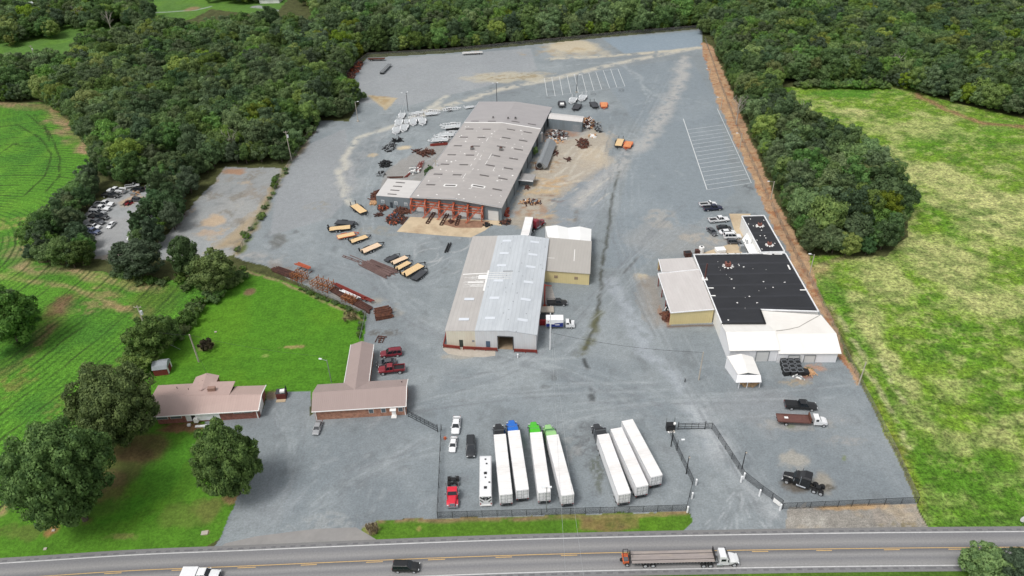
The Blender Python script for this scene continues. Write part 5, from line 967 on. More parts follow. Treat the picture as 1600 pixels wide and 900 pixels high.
def cabin(root, base, top, W, zb, zt, pm, pillars, roofover=.02):
    """glass house: base and top are (rear x, front x)"""
    bw, tw_ = W/2*.90, W/2*.70; m = M()
    g = [(base[0], -bw, zb), (base[1], -bw, zb), (base[1], bw, zb), (base[0], bw, zb)]; h = [(top[0], -tw_, zt-.06), (top[1], -tw_, zt-.06), (top[1], tw_, zt-.06), (top[0], tw_, zt-.06)]
    m.loft([g, h]); m.build('windows', DGLASS, root)
    m = M(); o = roofover; m.loft([[(top[0]-o-.06, -tw_-o, zt-.07), (top[1]+o+.06, -tw_-o, zt-.07), (top[1]+o+.06, tw_+o, zt-.07), (top[0]-o-.06, tw_+o, zt-.07)], [(top[0]+.06, -tw_+.1, zt), (top[1]-.1, -tw_+.1, zt), (top[1]-.1, tw_-.1, zt), (top[0]+.06, tw_-.1, zt)]]); m.build('roof', pm, root, bevel=.02, seg=1)
    m = M()
    for s in (-1, 1):
        for p in pillars:
            xb = base[0]+(base[1]-base[0])*p; xt = top[0]+(top[1]-top[0])*p; m.bar((xb, s*(bw+.005), zb-.02), (xt, s*(tw_+.005), zt-.06), .09, .05)
    m.build('pillars', pm, root)
    return tw_
def mirrors(root, x, W, z, pm):
    for s in (-1, 1): M().box((x, s*(W/2+.08), z), (.14, .2, .15)).build('mirror', pm, root, bevel=.03, seg=1)
def make_sedan(c, L=4.8, W=1.85, H=1.42):
    pm = PAINTS[c]; r = thing('sedan', '', 'car'); st = [(-.5, .38, .80, .80, .74), (-.475, .26, .96, .92, .84), (-.40, .22, 1.0, 1, .9), (-.2, .2, 1.0, 1, .92), (.1, .2, .98, 1, .92), (.24, .2, .94, 1, .9), (.40, .22, .82, .98, .84), (.47, .26, .72, .92, .76), (.5, .36, .60, .8, .66)]
    M().loft([ring(x*L, zb, zt, W/2*a, W/2*b) for x, zb, zt, a, b in st]).build('body', pm, r, smooth=False, bevel=.012, seg=1)
    cabin(r, (-.40*L, .24*L), (-.24*L, .06*L), W, .95, H, pm, (0, .34, .68, 1)); lamps(r, L, W, .64, .80); mirrors(r, .2*L, W, .98, pm)
    for x in (-.30*L, .31*L):
        for s in (-1, 1): wheel(r, x, s*(W/2-.10), .34, .23)
    return r
def make_suv(c, L=5.1, W=2.0, H=1.85, rack=False):
    pm = PAINTS[c]; r = thing('suv', '', 'car'); st = [(-.5, .42, 1.02, .9, .84), (-.48, .34, 1.12, .97, .9), (-.2, .3, 1.12, 1, .92), (.16, .3, 1.12, 1, .92), (.22, .3, 1.10, 1, .9), (.40, .32, 1.02, .98, .86), (.475, .36, .92, .94, .8), (.5, .44, .78, .86, .74)]
    M().loft([ring(x*L, zb, zt, W/2*a, W/2*b) for x, zb, zt, a, b in st]).build('body', pm, r, bevel=.015, seg=1)
    t = cabin(r, (-.485*L, .23*L), (-.45*L, .08*L), W, 1.08, H, pm, (0, .30, .62, 1)); lamps(r, L, W, .82, 1.0); mirrors(r, .17*L, W, 1.15, pm)
    m = M(); m.bar((L*.49, -.5, .66), (L*.49, .5, .66), .1, .3); m.build('grille', BLACK, r)
    m = M()
    for s in (-1, 1): m.bar((-.42*L, s*t*.9, H+.04), (0, s*t*.9, H+.04), .06)
    m.build('roof_rail', BLACK, r)
    for x in (-.29*L, .32*L):
        for s in (-1, 1): wheel(r, x, s*(W/2-.11), .39, .26)
    return r
def make_pickup(c, L=6.1, W=2.05, H=1.95, crew=True, bedcover=False, lifted=0.0, boxes=False, flat=False, rack=False):
    pm = PAINTS[c]; r = thing('pickup_truck', '', 'pickup'); k = lifted; cb = -.06 if crew else .06
    st = [(cb-.02, .45+k, 1.15+k, 1, .93), (.20, .45+k, 1.15+k, 1, .93), (.26, .45+k, 1.17+k, 1, .9), (.42, .46+k, 1.12+k, .98, .86), (.485, .5+k, 1.02+k, .94, .8), (.5, .55+k, .85+k, .88, .76)]
    M().loft([ring(x*L, zb, zt, W/2*a, W/2*b) for x, zb, zt, a, b in st]).build('body', pm, r, bevel=.015, seg=1)
    cabin(r, (cb*L, .25*L), ((cb+.02)*L, .15*L), W, 1.12+k, H+k, pm, (0, .45, 1) if crew else (0, 1)); mirrors(r, .22*L, W, 1.25+k, pm)
    x0, x1 = -.49*L, (cb-.03)*L; m = M(); h = W/2*.98
    if flat:
        m.box(((x0+x1)/2, 0, 1.0+k), (x1-x0, W*1.02, .12)); m.bar((x1, -h, 1.1+k), (x1, -h, 1.7+k), .08); m.bar((x1, h, 1.1+k), (x1, h, 1.7+k), .08); m.bar((x1, -h, 1.7+k), (x1, h, 1.7+k), .08)
        for s in (-1, 1): m.bar((x0, s*h, 1.5+k), (x1, s*h, 1.5+k), .06); m.bar((x0, s*h, 1.05+k), (x0, s*h, 1.5+k), .06)
    else:
        m.box(((x0+x1)/2, 0, .74+k), (x1-x0, W*.96, .34))
        for s in (-1, 1): m.box(((x0+x1)/2, s*(h-.06), 1.0+k), (x1-x0, .13, .42))
        m.box((x0+.04, 0, 1.0+k), (.08, W*.94, .40)); m.box((x1-.05, 0, 1.0+k), (.08, W*.94, .40))
    m.build('bed', pm if not flat else BLACK, r, bevel=.012 if not flat else 0, seg=1)
    if not flat: M().box(((x0+x1)/2, 0, .93+k if not bedcover else 1.22+k), (x1-x0-.14, W*.82, .03)).build('bed_cover' if bedcover else 'bed_liner', BLACK, r)
    if boxes:
        for s in (-1, 1): M().box(((x0+x1)/2, s*(h-.05), 1.3+k), (x1-x0-.1, .45, .45)).build('tool_box', pm, r, bevel=.02, seg=1)
    if rack:
        m = M()
        for xx in (x0+.3, x1-.3):
            for s in (-1, 1): m.bar((xx, s*h*.9, 1.2+k), (xx, s*h*.9, 2.2+k), .08)
            m.bar((xx, -h*.9, 2.2+k), (xx, h*.9, 2.2+k), .08)
        for s in (-1, 0, 1): m.bar((x0+.2, s*h*.9, 2.22+k), (x1-.1, s*h*.9, 2.22+k), .07)
        m.build('ladder_rack', BLACK, r)
    m = M(); m.box((-.5*L, 0, .58+k), (.12, W*.9, .2)); m.build('rear_bumper', CHROME, r); m = M(); m.box((.5*L-.02, 0, .6+k), (.14, W*.92, .2)); m.build('front_bumper', CHROME, r); m = M(); m.box((.497*L, 0, .85+k), (.06, W*.55, .28)); m.build('grille', BLACK, r)
    for s in (-1, 1):
        M().box((.49*L, s*(W/2-.24), .92+k), (.1, .3, .18)).build('headlight', LAMPG, r); M().box((-.497*L, s*(W/2-.12), 1.0+k), (.05, .16, .3)).build('tail_light', REDL, r)
    rr_ = .41+k*.35
    for x in (-.30*L, .33*L):
        for s in (-1, 1): wheel(r, x, s*(W/2-.10), rr_, .28)
    return r
VG = {}
def veh(kind, make, a, b, label, cat, group=None, L=None, z=.9):
    """a is the rear and b the front of the vehicle in the photo, taken at mid height"""
    p, h, l = place((a, b), z); sc = l/L if L else 1; sc = max(.85, min(1.15, sc)); return dup(kind, make, (p.x, p.y, 0), h, label, cat, group, sc)
# by the brick office
veh('suv_red', lambda: make_suv('darkred'), (628, 549), (594, 552.5), 'dark red sport utility with pale roof rails beside the brick office wing', 'car', L=5.1)
veh('sedan_grey', lambda: make_sedan('grey'), (619, 563), (588, 567.5), 'dark grey sedan between the red sport utility and the red pickup', 'car', L=4.8)
veh('pickup_red', lambda: make_pickup('red', lifted=.25), (633, 575), (591, 579), 'lifted red pickup with an open black bed beside the brick office', 'pickup', L=6.1)
veh('sedan_silver', lambda: make_sedan('silver', 4.7), (499, 656), (492, 677), 'silver car parked alone at the front left corner of the brick office', 'car', L=4.7)
# inside the front fence
veh('sedan_white', lambda: make_sedan('white', 5.0), (714, 650), (711, 676), 'white sedan farther from the camera of the two standing nose to tail', 'car', L=5.0)
veh('sedan_white', None, (709.5, 681), (706, 704), 'white sedan nearer the camera, its rear just past the orange mark on the gravel', 'car', L=5.0)
veh('van_black', lambda: make_suv('dark', 5.6, 2.0, 1.8), (735.5, 682), (735.5, 713), 'black people carrier parked between the white sedans and the motor coach', 'car', L=5.6)
# right of the yard
PG = 'vehicles parked by the workshop'
veh('pickup_white', lambda: make_pickup('white', crew=False), (1093, 319), (1119, 317), 'white pickup with an empty dark bed, farthest of the cars by the workshop', 'pickup', L=6.1)
veh('pickup_navy', lambda: make_pickup('navy'), (1099, 325.5), (1128, 323), 'dark blue pickup standing beside the farthest white pickup', 'pickup', L=6.1)
veh('pickup_white_crew', lambda: make_pickup('white', 6.4), (1108, 344), (1138, 341), 'white crew cab pickup standing alone above the row of cars', 'pickup', L=6.3)
veh('sedan_grey', None, (1107, 355), (1119, 366), 'dark grey car parked at a slant in front of the row', 'car', L=4.8)
veh('sedan_black', lambda: make_sedan('black'), (1120, 354), (1143, 354), 'black car behind the white sports car by the workshop', 'car', L=4.8)
veh('sedan_white', None, (1124, 362), (1149, 360.5), 'white low car between the black car and the white sport utility', 'car', L=5.0)
veh('suv_white', lambda: make_suv('white'), (1131, 368.5), (1158, 368), 'white sport utility half under the white canopy', 'car', L=5.1)
veh('suv_grey', lambda: make_suv('grey'), (1137, 376.5), (1158, 376.5), 'dark grey sport utility nearest the white canopy posts', 'car', L=5.1)
# lot among the trees at the left
LG = 'vehicles in the lot among the trees'
veh('pickup_service', lambda: make_pickup('white', 6.2, boxes=True), (196, 299), (168, 296.5), 'white service truck with side tool boxes at the top of the tree-ringed lot', 'pickup', L=6.2)
veh('pickup_black', lambda: make_pickup('black', 6.0), (160, 303.5), (186, 305), 'black pickup just below the white service truck', 'pickup', L=6.0)
veh('pickup_white_crew', None, (148, 318), (177, 318.5), 'upper of the two white pickups side by side in the tree-ringed lot', 'pickup', L=6.3)
veh('pickup_white_crew', None, (142, 325), (171, 325.5), 'lower of the two white pickups side by side in the tree-ringed lot', 'pickup', L=6.3)
veh('suv_silver', lambda: make_suv('silver'), (141, 331), (164, 332.5), 'silver car squeezed between the white and the black pickup', 'car', L=5.1)
veh('pickup_black', None, (140, 337), (168, 339.5), 'black pickup in the middle of the row in the tree-ringed lot', 'pickup', L=6.0)
veh('sedan_grey', None, (141, 343), (163, 347.5), 'dark grey car with a curved roof below the black pickup', 'car', L=4.8)
veh('pickup_white', None, (134, 352), (156, 354), 'small white pickup above the blue one in the tree-ringed lot', 'pickup', L=6.1)
veh('pickup_blue', lambda: make_pickup('bluegrey', 5.6), (133, 359), (155, 362.5), 'faded blue pickup near the bottom of the row of parked cars', 'pickup', L=5.6)
veh('sedan_grey', None, (130, 367), (145, 370.5), 'dark car lowest in the row, beside the trees', 'car', L=4.8)
veh('sedan_white', None, (178, 345), (168.5, 354), 'white car standing alone in the middle of the tree-ringed lot', 'car', L=5.0)
veh('suv_white', None, (208, 362), (202, 374), 'white car half hidden by the pine at the right edge of the lot', 'car', L=5.1)
veh('suv_black', lambda: make_suv('black'), (224, 296), (205, 294.5), 'black sport utility at the top right of the tree-ringed lot', 'car', L=5.1)
veh('pickup_white', None, (199, 290), (213, 288), 'white pickup behind the black sport utility under the trees', 'pickup', L=6.1)
veh('suv_silver', None, (228, 292), (243, 293), 'silver vehicle in the top right corner of the lot', 'car', L=5.1)
veh('suv_grey', None, (209, 310), (222, 312), 'grey wreck among scrap on the right side of the lot', 'car', L=5.1)
# road
veh('suv_black_road', lambda: make_suv('black', 5.0), (613.5, 884), (655, 884.5), 'black off-road car driving along the road', 'car', L=5.0)
o = veh('pickup_white_cap', lambda: make_pickup('white', 6.2), (285, 899), (343, 898.5), 'white pickup with a closed white load bed on the road at the bottom left', 'pickup', L=6.2)
cap = M().box((-.28*6.2, 0, 1.55), (.42*6.2, 1.9, .7)).build('cap', PAINTS['white'], o, bevel=.08); M().box((-.28*6.2, 0, 1.55), (.36*6.2, 1.94, .3)).build('side_window', DGLASS, cap)
# open corner pen
veh('pickup_long_black', lambda: make_pickup('black', 6.6, bedcover=True), (1226, 631), (1276, 634), 'black pickup with a covered bed above the rusty flatbed truck', 'pickup', L=6.6)
veh('pickup_flat', lambda: make_pickup('black', 6.0, crew=True, flat=True), (854, 472), (886, 471.5), 'black flatbed pickup with a frame, parked right of the warehouse', 'pickup', L=6.0)

# ---- trucks
def make_tractor(c, sleeper=True, c2=None):
    pm = PAINTS[c]; p2 = PAINTS[c2] if c2 else pm; r = thing('semi_tractor', '', 'truck')
    m = M()
    for s in (-1, 1): m.bar((-4.3, s*.45, .85), (3.2, s*.45, .85), .1, .28)
    for x in (-3.6, -2.4, -1, .5): m.bar((x, -.45, .85), (x, .45, .85), .12, .2)
    m.build('chassis', BLACK, r)
    x0 = .2 if sleeper else 0
    M().loft([[(x, -w_*.9, .75), (x, -w_, 1.1), (x, -w_*.92, zt-.12), (x, -w_*.7, zt), (x, w_*.7, zt), (x, w_*.92, zt-.12), (x, w_, 1.1), (x, w_*.9, .75)] for x, w_, zt in ((1.75, .95, 1.95), (2.6, .85, 1.86), (3.6, .72, 1.68), (3.72, .66, 1.5))]).build('hood', p2, r, bevel=.03)
    M().loft([[(x, -1.12, .7), (x, -1.12, 1.9), (x, -1.0, zt), (x, 1.0, zt), (x, 1.12, 1.9), (x, 1.12, .7)] for x, zt in ((.25, 2.85), (1.3, 2.75), (1.8, 1.95))]).build('cab', pm, r, bevel=.05)
    m = M(); m.loft([[(1.40, -.92, 2.62), (1.42, .92, 2.62), (1.84, 1.0, 2.0), (1.84, -1.0, 2.0)], [(1.36, -.92, 2.58), (1.36, .92, 2.58), (1.78, 1.0, 1.96), (1.78, -1.0, 1.96)]]); m.build('windscreen', DGLASS, r)
    for s in (-1, 1): M().box((.85, s*1.12, 2.15), (.8, .06, .55)).build('side_window', DGLASS, r)
    if sleeper:
        M().loft([[(x, -1.2, .7), (x, -1.2, zt-.35), (x, -1.0, zt), (x, 1.0, zt), (x, 1.2, zt-.35), (x, 1.2, .7)] for x, zt in ((-1.55, 3.45), (-.2, 3.45), (.22, 3.2), (.75, 2.85))]).build('sleeper', p2 if c2 else pm, r, bevel=.05)
        M().box((-1.58, 0, 2.0), (.04, 1.9, 2.2)).build('sleeper_back', pm, r)
    for s in (-1, 1):
        M().loft([[(x, s*1.2, z), (x, s*.72, z), (x, s*.72, z-.12), (x, s*1.22, z-.12)] for x, z in ((1.95, .7), (2.15, 1.1), (2.6, 1.24), (3.1, 1.1), (3.5, .8))]).build('fender', p2, r, bevel=.02, seg=1)
        M().cyl((-.9, s*.98, .72), (.9, s*.98, .72), .33, 14).build('fuel_tank', CHROME, r)
        M().cyl((-.2 if not sleeper else .35, s*1.28, .9), (-.2 if not sleeper else .35, s*1.28, 3.5), .08, 8).build('exhaust_stack', CHROME, r)
        M().box((1.55, s*1.42, 2.15), (.12, .3, .5)).build('mirror', CHROME, r); M().box((3.62, s*.95, 1.0), (.12, .34, .22)).build('headlight', LAMPG, r)
        wheel(r, 2.75, s*1.02, .52, .3); wheel(r, -2.55, s*.92, .52, .28, True); wheel(r, -3.85, s*.92, .52, .28, True)
    M().box((3.78, 0, .62), (.18, 2.3, .34)).build('bumper', CHROME, r, bevel=.04); M().box((3.73, 0, 1.25), (.08, 1.1, .75)).build('grille', CHROME, r)
    M().loft([[(-3.6, -.45, 1.12), (-3.6, .45, 1.12), (-3.6, .45, 1.2), (-3.6, -.45, 1.2)], [(-2.7, -.5, 1.12), (-2.7, .5, 1.12), (-2.7, .5, 1.22), (-2.7, -.5, 1.22)]]).build('fifth_wheel', BLACK, r)
    for x in (-2.55, -3.85): M().cyl((x, -.9, .52), (x, .9, .52), .1, 8).build('axle', BLACK, r)
    return r
TRAILROOF = roofmat('trailer_roof_sheet', col(232, 230, 228), .62, 0, .05, .05, dirt=col(196, 191, 184), dirt_amt=.55, sheet=50)
def make_boxtrailer(L=16.15):
    r = thing('box_trailer', '', 'trailer'); m = M(); m.box((0, 0, 2.58), (L, 2.6, 2.72)); m.build('body', TRAILERW, r, bevel=.04)
    m = M(); quads_uv(m, [(-L/2+.05, -1.26, 3.955), (L/2-.05, -1.26, 3.955), (L/2-.05, 1.26, 3.955), (-L/2+.05, 1.26, 3.955)]); m.build('roof', TRAILROOF, r)
    m = M()
    for s in (-1, 1): m.box((0, s*1.305, 1.25), (L, .03, .14)); m.box((0, s*1.305, 3.88), (L, .03, .12))
    m.build('side_rail', ALUM, r)
    for s in (-1, 1):
        d = M().box((-L/2-.02, s*.63, 2.58), (.06, 1.2, 2.5)).build('rear_door', TRAILERW, r, bevel=.02, seg=1)
        q_ = M()
        for y in (.2, .95): q_.bar((-L/2-.08, s*y, 1.35), (-L/2-.08, s*y, 3.8), .04)
        for z in (1.7, 2.6, 3.5): q_.bar((-L/2-.07, s*.15, z), (-L/2-.07, s*1.15, z), .035)
        q_.build('door_bars', GALV, d)
        M().box((-L/2-.02, s*1.1, 1.12), (.06, .25, .12)).build('tail_light', REDL, r)
        M().bar((L/2-3.0, s*.9, 1.2), (L/2-3.0, s*.9, .15), .16).build('landing_leg', BLACK, r)
        for x in (-L/2+1.5, -L/2+2.8): wheel(r, x, s*.95, .5, .26, True)
        M().box((-L/2+.8, s*.95, .75), (.05, .62, .8)).build('mud_flap', BLACK, r)
    m = M(); m.box((-L/2+.05, 0, .58), (.12, 2.3, .12)); m.bar((-L/2+.1, -.6, .6), (-L/2+.3, -.6, 1.2), .1); m.bar((-L/2+.1, .6, .6), (-L/2+.3, .6, 1.2), .1); m.build('rear_bumper', BLACK, r)
    m = M(); m.box((-L/2+2.2, 0, 1.05), (3.4, 1.1, .22)); m.build('bogie', BLACK, r); m = M(); m.box((0, 0, 1.16), (L-.1, 2.5, .1)); m.build('floor', BLACK, r)
    return r
def sc_px(pt, ox, oy, s): return (ox+pt[0]/s, oy+pt[1]/s)
TR = [(((232, 215), (338, 208)), ((283, 752), (398, 742)), 730, 5.625, 640), (((355, 185), (462, 178)), ((425, 710), (545, 697)), 730, 5.625, 640), (((550, 197), (655, 192)), ((615, 733), (740, 722)), 730, 5.625, 640), (((695, 228), (802, 218)), ((827, 752), (940, 740)), 730, 5.625, 640),
      (((172, 212), (275, 198)), ((347, 700), (453, 685)), 900, 5.295, 640), (((284, 160), (380, 145)), ((495, 640), (603, 622)), 900, 5.295, 640), (((383, 98), (465, 80)), ((613, 555), (717, 533)), 900, 5.295, 640)]
TLAB = ['leftmost white box trailer of the left four, behind the black semi tractor', 'white box trailer behind the blue semi tractor', 'white box trailer behind the bright green semi tractor', 'white box trailer behind the pale green semi tractor',
        'white box trailer behind the black semi tractor without a front cover', 'middle one of the three slanting white box trailers', 'rightmost white box trailer, its nose farthest from the road']
TRUCKC = [('black', None, 'black semi tractor with a grey hood'), ('blue', None, 'bright blue semi tractor'), ('green', None, 'bright green semi tractor'), ('midgreen', 'pale_green', 'pale green semi tractor with a darker green back'), ('black', 'dark', 'black semi tractor in the second group of trailers')]
for i, (f_, r_, ox, s_, oy) in enumerate(TR):
    fr_ = lerp(G(*sc_px(f_[0], ox, oy, s_), 3.95), G(*sc_px(f_[1], ox, oy, s_), 3.95), .5); re_ = lerp(G(*sc_px(r_[0], ox, oy, s_), 3.95), G(*sc_px(r_[1], ox, oy, s_), 3.95), .5)
    d_ = (fr_-re_); h = math.atan2(d_.y, d_.x); c = (fr_+re_)/2; dup('boxtrailer', make_boxtrailer, (c.x, c.y, 0), h, TLAB[i], 'trailer', 'white box trailers parked in the front pen')
    if i < 5:
        u_ = V3(d_, 0).normalized(); q_ = c+u_*(16.15/2+1.75); c1, c2, lb = TRUCKC[i]
        dup('tractor_%s_%s' % (c1, c2), (lambda a=c1, b_=c2: make_tractor(a, True, b_)), (q_.x, q_.y, 0), h, lb+' coupled to a white box trailer', 'truck')
# docked trailer behind the warehouse with its red tractor
fr_, re_ = lerp(G(820.6, 339, 3.95), G(833.3, 339, 3.95), .5), lerp(G(811.5, 371, 3.95), G(826.5, 371, 3.95), .5); d_ = fr_-re_; h = math.atan2(d_.y, d_.x); c = fr_-V3(d_, 0).normalized()*8.07
dup('boxtrailer', None, (c.x, c.y, 0), h, 'white box trailer backed up to the far end of the metal warehouse', 'trailer', None)
p = G(835, 344, 1.5); dup('tractor_red', lambda: make_tractor('red'), (fr_.x+2.2, fr_.y-.4, 0), h-.55, 'dark red semi tractor at the nose of the docked trailer', 'truck')
veh('tractor_scarlet', lambda: make_tractor('scarlet', False), (708, 743), (706.5, 791), 'bright red day-cab semi tractor with chrome bumper, alone inside the front fence', 'truck', L=8.1, z=1.2)
o = dup('tractor_blacksleeper', lambda: make_tractor('black'), tuple(V3(G(1252, 752, 1.4), 0)), 0, 'black sleeper semi tractor standing alone on muddy gravel in the corner pen', 'truck'); a_, b_ = G(1287, 764, 1.0), G(1220, 741, 1.0); o.rotation_euler.z = math.atan2(b_.y-a_.y, b_.x-a_.x); c = (a_+b_)/2; o.location = (c.x, c.y, 0)
# day cab pulling a weathered flatbed on the road
def make_daycab():
    pm = PAINTS['white']; r = thing('day_cab_truck', '', 'truck'); m = M()
    for s in (-1, 1): m.bar((-3.7, s*.45, .8), (2.9, s*.45, .8), .1, .28)
    m.build('chassis', BLACK, r)
    M().loft([[(x, -w_, .75), (x, -w_, zt-.3), (x, -w_*.7, zt), (x, w_*.7, zt), (x, w_, zt-.3), (x, w_, .75)] for x, w_, zt in ((1.35, 1.15, 1.75), (2.3, 1.05, 1.62), (3.1, .85, 1.35), (3.3, .7, 1.1))]).build('hood', pm, r, bevel=.05)
    M().loft([[(x, -1.15, .6), (x, -1.15, 1.8), (x, -1.0, zt), (x, 1.0, zt), (x, 1.15, 1.8), (x, 1.15, .6)] for x, zt in ((-.45, 2.85), (.7, 2.8), (1.4, 1.75))]).build('cab', pm, r, bevel=.08)
    m = M(); m.loft([[(.80, -.92, 2.66), (.80, .92, 2.66), (1.42, 1.0, 1.82), (1.42, -1.0, 1.82)], [(.72, -.92, 2.62), (.72, .92, 2.62), (1.36, 1.0, 1.78), (1.36, -1.0, 1.78)]]); m.build('windscreen', DGLASS, r)
    for s in (-1, 1):
        M().box((.2, s*1.15, 2.05), (.85, .06, .55)).build('side_window', DGLASS, r); M().box((1.0, s*1.35, 2.1), (.12, .25, .45)).build('mirror', BLACK, r); M().box((3.1, s*.9, .95), (.2, .3, .2)).build('headlight', LAMPG, r)
        wheel(r, 2.35, s*1.0, .5, .3); wheel(r, -2.0, s*.92, .5, .28, True); wheel(r, -3.25, s*.92, .5, .28, True); M().cyl((-.9, s*1.0, .65), (.2, s*1.0, .65), .3, 12).build('fuel_tank', CHROME, r)
    M().box((3.25, 0, .55), (.2, 2.2, .3)).build('bumper', CHROME, r, bevel=.04); M().box((-1.1, 0, 1.1), (.9, 1.6, .1)).build('deck_plate', GALV, r)
    return r
a_, b_ = G(1108, 872, 1.2), G(1154, 871, 1.2); d_ = b_-a_; h = math.atan2(d_.y, d_.x); o = make_daycab(); o.location = (b_.x-3.3*math.cos(h), b_.y-3.3*math.sin(h), 0); o.rotation_euler.z = h; tag(o, 'white day-cab truck pulling the long weathered flatbed along the road', 'truck')
fl_ = thing('flatbed_trailer', 'long weathered timber flatbed trailer behind the white truck on the road', 'trailer'); a_, b_ = G(986, 871, 1.5), G(1115, 868, 1.5); d_ = b_-a_; h = math.atan2(d_.y, d_.x); LF_ = d_.length; c = (a_+b_)/2; fl_.location = (c.x, c.y, 0); fl_.rotation_euler.z = h
PLANK = roofmat('weathered_plank_deck', col(152, 143, 139), .3, 1, .18, .14, rough=.85, dirt=col(186, 172, 152), dirt_amt=.6, sheet=3.5)
m = M(); quads_uv(m, [(-LF_/2, -1.27, 1.5), (LF_/2, -1.27, 1.5), (LF_/2, 1.27, 1.5), (-LF_/2, 1.27, 1.5)]); m.build('deck', PLANK, fl_); m = M(); m.box((0, 0, 1.4), (LF_, 2.58, .18)); m.build('deck_frame', BLACK, fl_)
m = M()
for y in (-.62, .62): m.box((0, y, 1.505), (LF_-.1, .09, .02))
m.build('deck_strip', BLACK, fl_)
for s in (-1, 1):
    M().bar((-LF_/2, s*.5, 1.15), (LF_/2, s*.5, 1.15), .15, .4).build('main_beam', BLACK, fl_)
    for x in (-LF_/2+2.5, -LF_/2+3.9): wheel(fl_, x, s*.95, .5, .26, True)
    m = M()
    for k in range(26): m.box((-LF_/2+.4+k*(LF_-.8)/25, s*1.32, 1.38), (.12, .06, .1))
    m.build('stake_pockets', GALV, fl_)
M().box((LF_/2, 0, 2.1), (.1, 2.4, 1.1)).build('headboard', BLACK, fl_)
def make_forklift(c=ORANGE):
    r = thing('truck_mounted_forklift', '', 'forklift'); M().box((0, 0, .8), (1.1, 1.9, .7)).build('body', c, r, bevel=.08); m = M()
    for x in (-.4, .5):
        for y in (.1, .9): m.bar((x, y, 1.0), (x, y, 2.3), .08)
    m.bar((-.4, .1, 2.3), (.5, .1, 2.3), .08); m.bar((-.4, .9, 2.3), (.5, .9, 2.3), .08); m.bar((-.4, .1, 2.3), (-.4, .9, 2.3), .08); m.bar((.5, .1, 2.3), (.5, .9, 2.3), .08); m.build('cage', BLACK, r)
    m = M(); m.bar((.8, -.4, .2), (.8, -.4, 2.6), .12); m.bar((.8, .5, .2), (.8, .5, 2.6), .12); m.bar((.8, -.4, 2.5), (.8, .5, 2.5), .12); m.build('mast', BLACK, r); M().box((0, -.45, 1.25), (.8, .8, .3)).build('engine_cover', mat('grey_cover', col(90, 92, 96), .6), r, bevel=.05)
    for s in (-1, 1): wheel(r, .2, s*1.0, .4, .3)
    wheel(r, -.6, .1, .38, .3); return r
o = make_forklift(); p = G(977, 873, 1.0); o.location = (p.x, p.y, .25); o.rotation_euler.z = h; tag(o, 'orange forklift carried on the tail of the weathered flatbed trailer', 'forklift')
# old rusty flatbed truck
o = thing('old_flatbed_truck', 'old truck with a rust-brown flat bed and white cab in the corner pen', 'truck'); a_, b_ = G(1214, 653, 1.2), G(1293, 657, 1.2); d_ = b_-a_; h = math.atan2(d_.y, d_.x); c = (a_+b_)/2; o.location = (c.x, c.y, 0); o.rotation_euler.z = h; L2 = d_.length/2
m = M(); m.box((-L2+3.5, 0, 1.2), (7.0, 2.45, .16)); m.box((-L2+3.5, -1.2, 1.35), (7.0, .08, .2)); m.box((-L2+3.5, 1.2, 1.35), (7.0, .08, .2)); m.build('bed', mat('rust_brown_bed', col(100, 66, 60), .8, var=.25, dirt=col(128, 98, 84), dirt_amt=.6), o); M().box((-L2+7.0, 0, 1.8), (.15, 2.4, 1.3)).build('headboard', RUST, o)
m = M(); m.bar((-L2, -.45, .85), (L2-.3, -.45, .85), .1, .25); m.bar((-L2, .45, .85), (L2-.3, .45, .85), .1, .25); m.build('chassis', BLACK, o); M().box((-L2+2, .1, 1.36), (.8, .5, .15)).build('bag', WHITE2, o)
x = L2-2.6; M().loft([[(x+q, -1.05, .6), (x+q, -1.05, 1.6), (x+q, -.9, z), (x+q, .9, z), (x+q, 1.05, 1.6), (x+q, 1.05, .6)] for q, z in ((-.5, 2.3), (.6, 2.3), (1.1, 1.6))]).build('cab', PAINTS['white'], o, bevel=.06)
M().loft([[(x+q, -w_, .6), (x+q, -w_*.9, z), (x+q, w_*.9, z), (x+q, w_, .6)] for q, w_, z in ((1.0, 1.05, 1.5), (2.0, 1.0, 1.4), (2.5, .85, 1.15))]).build('hood', PAINTS['white'], o, bevel=.06)
m = M(); m.loft([[(x+.68, -.85, 2.2), (x+.68, .85, 2.2), (x+1.13, .95, 1.62), (x+1.13, -.95, 1.62)], [(x+.6, -.85, 2.16), (x+.6, .85, 2.16), (x+1.06, .95, 1.6), (x+1.06, -.95, 1.6)]]); m.build('windscreen', DGLASS, o); M().box((x+.1, 0, 1.9), (.6, 2.14, .45)).build('side_window', DGLASS, o)
for s in (-1, 1): wheel(o, L2-.9, s*.95, .44, .26); wheel(o, -L2+1.9, s*.9, .44, .26, True)
# box truck by the warehouse, blue graphics
o = thing('box_truck', 'white box truck with deep blue graphics on its side, right of the warehouse', 'truck'); a_, b_ = G(853, 505, 1.2), G(898, 505, 1.2); d_ = b_-a_; h = math.atan2(d_.y, d_.x); c = (a_+b_)/2; o.location = (c.x, c.y, 0); o.rotation_euler.z = h; L2 = d_.length/2
bx = M().box((-L2+2.3, 0, 2.0), (4.6, 2.3, 2.3)).build('box', TRAILERW, o, bevel=.05)
m = M(); quads_uv(m, [(-L2+.05, -1.165, .9), (-L2+4.55, -1.165, .9), (-L2+4.55, -1.165, 2.2), (-L2+.05, -1.165, 1.9)]); m.build('side_graphic', mat('deep_blue_wrap', col(26, 44, 120), .4), bx)
m = M(); m.box((-L2+1.6, -1.175, 1.9), (1.3, .02, .35)); m.box((-L2+3.0, -1.175, 1.55), (1.2, .02, .22)); m.box((-L2+.6, -1.175, 2.6), (.4, .02, .4), 0); m.build('white_graphic', WHITE2, bx)
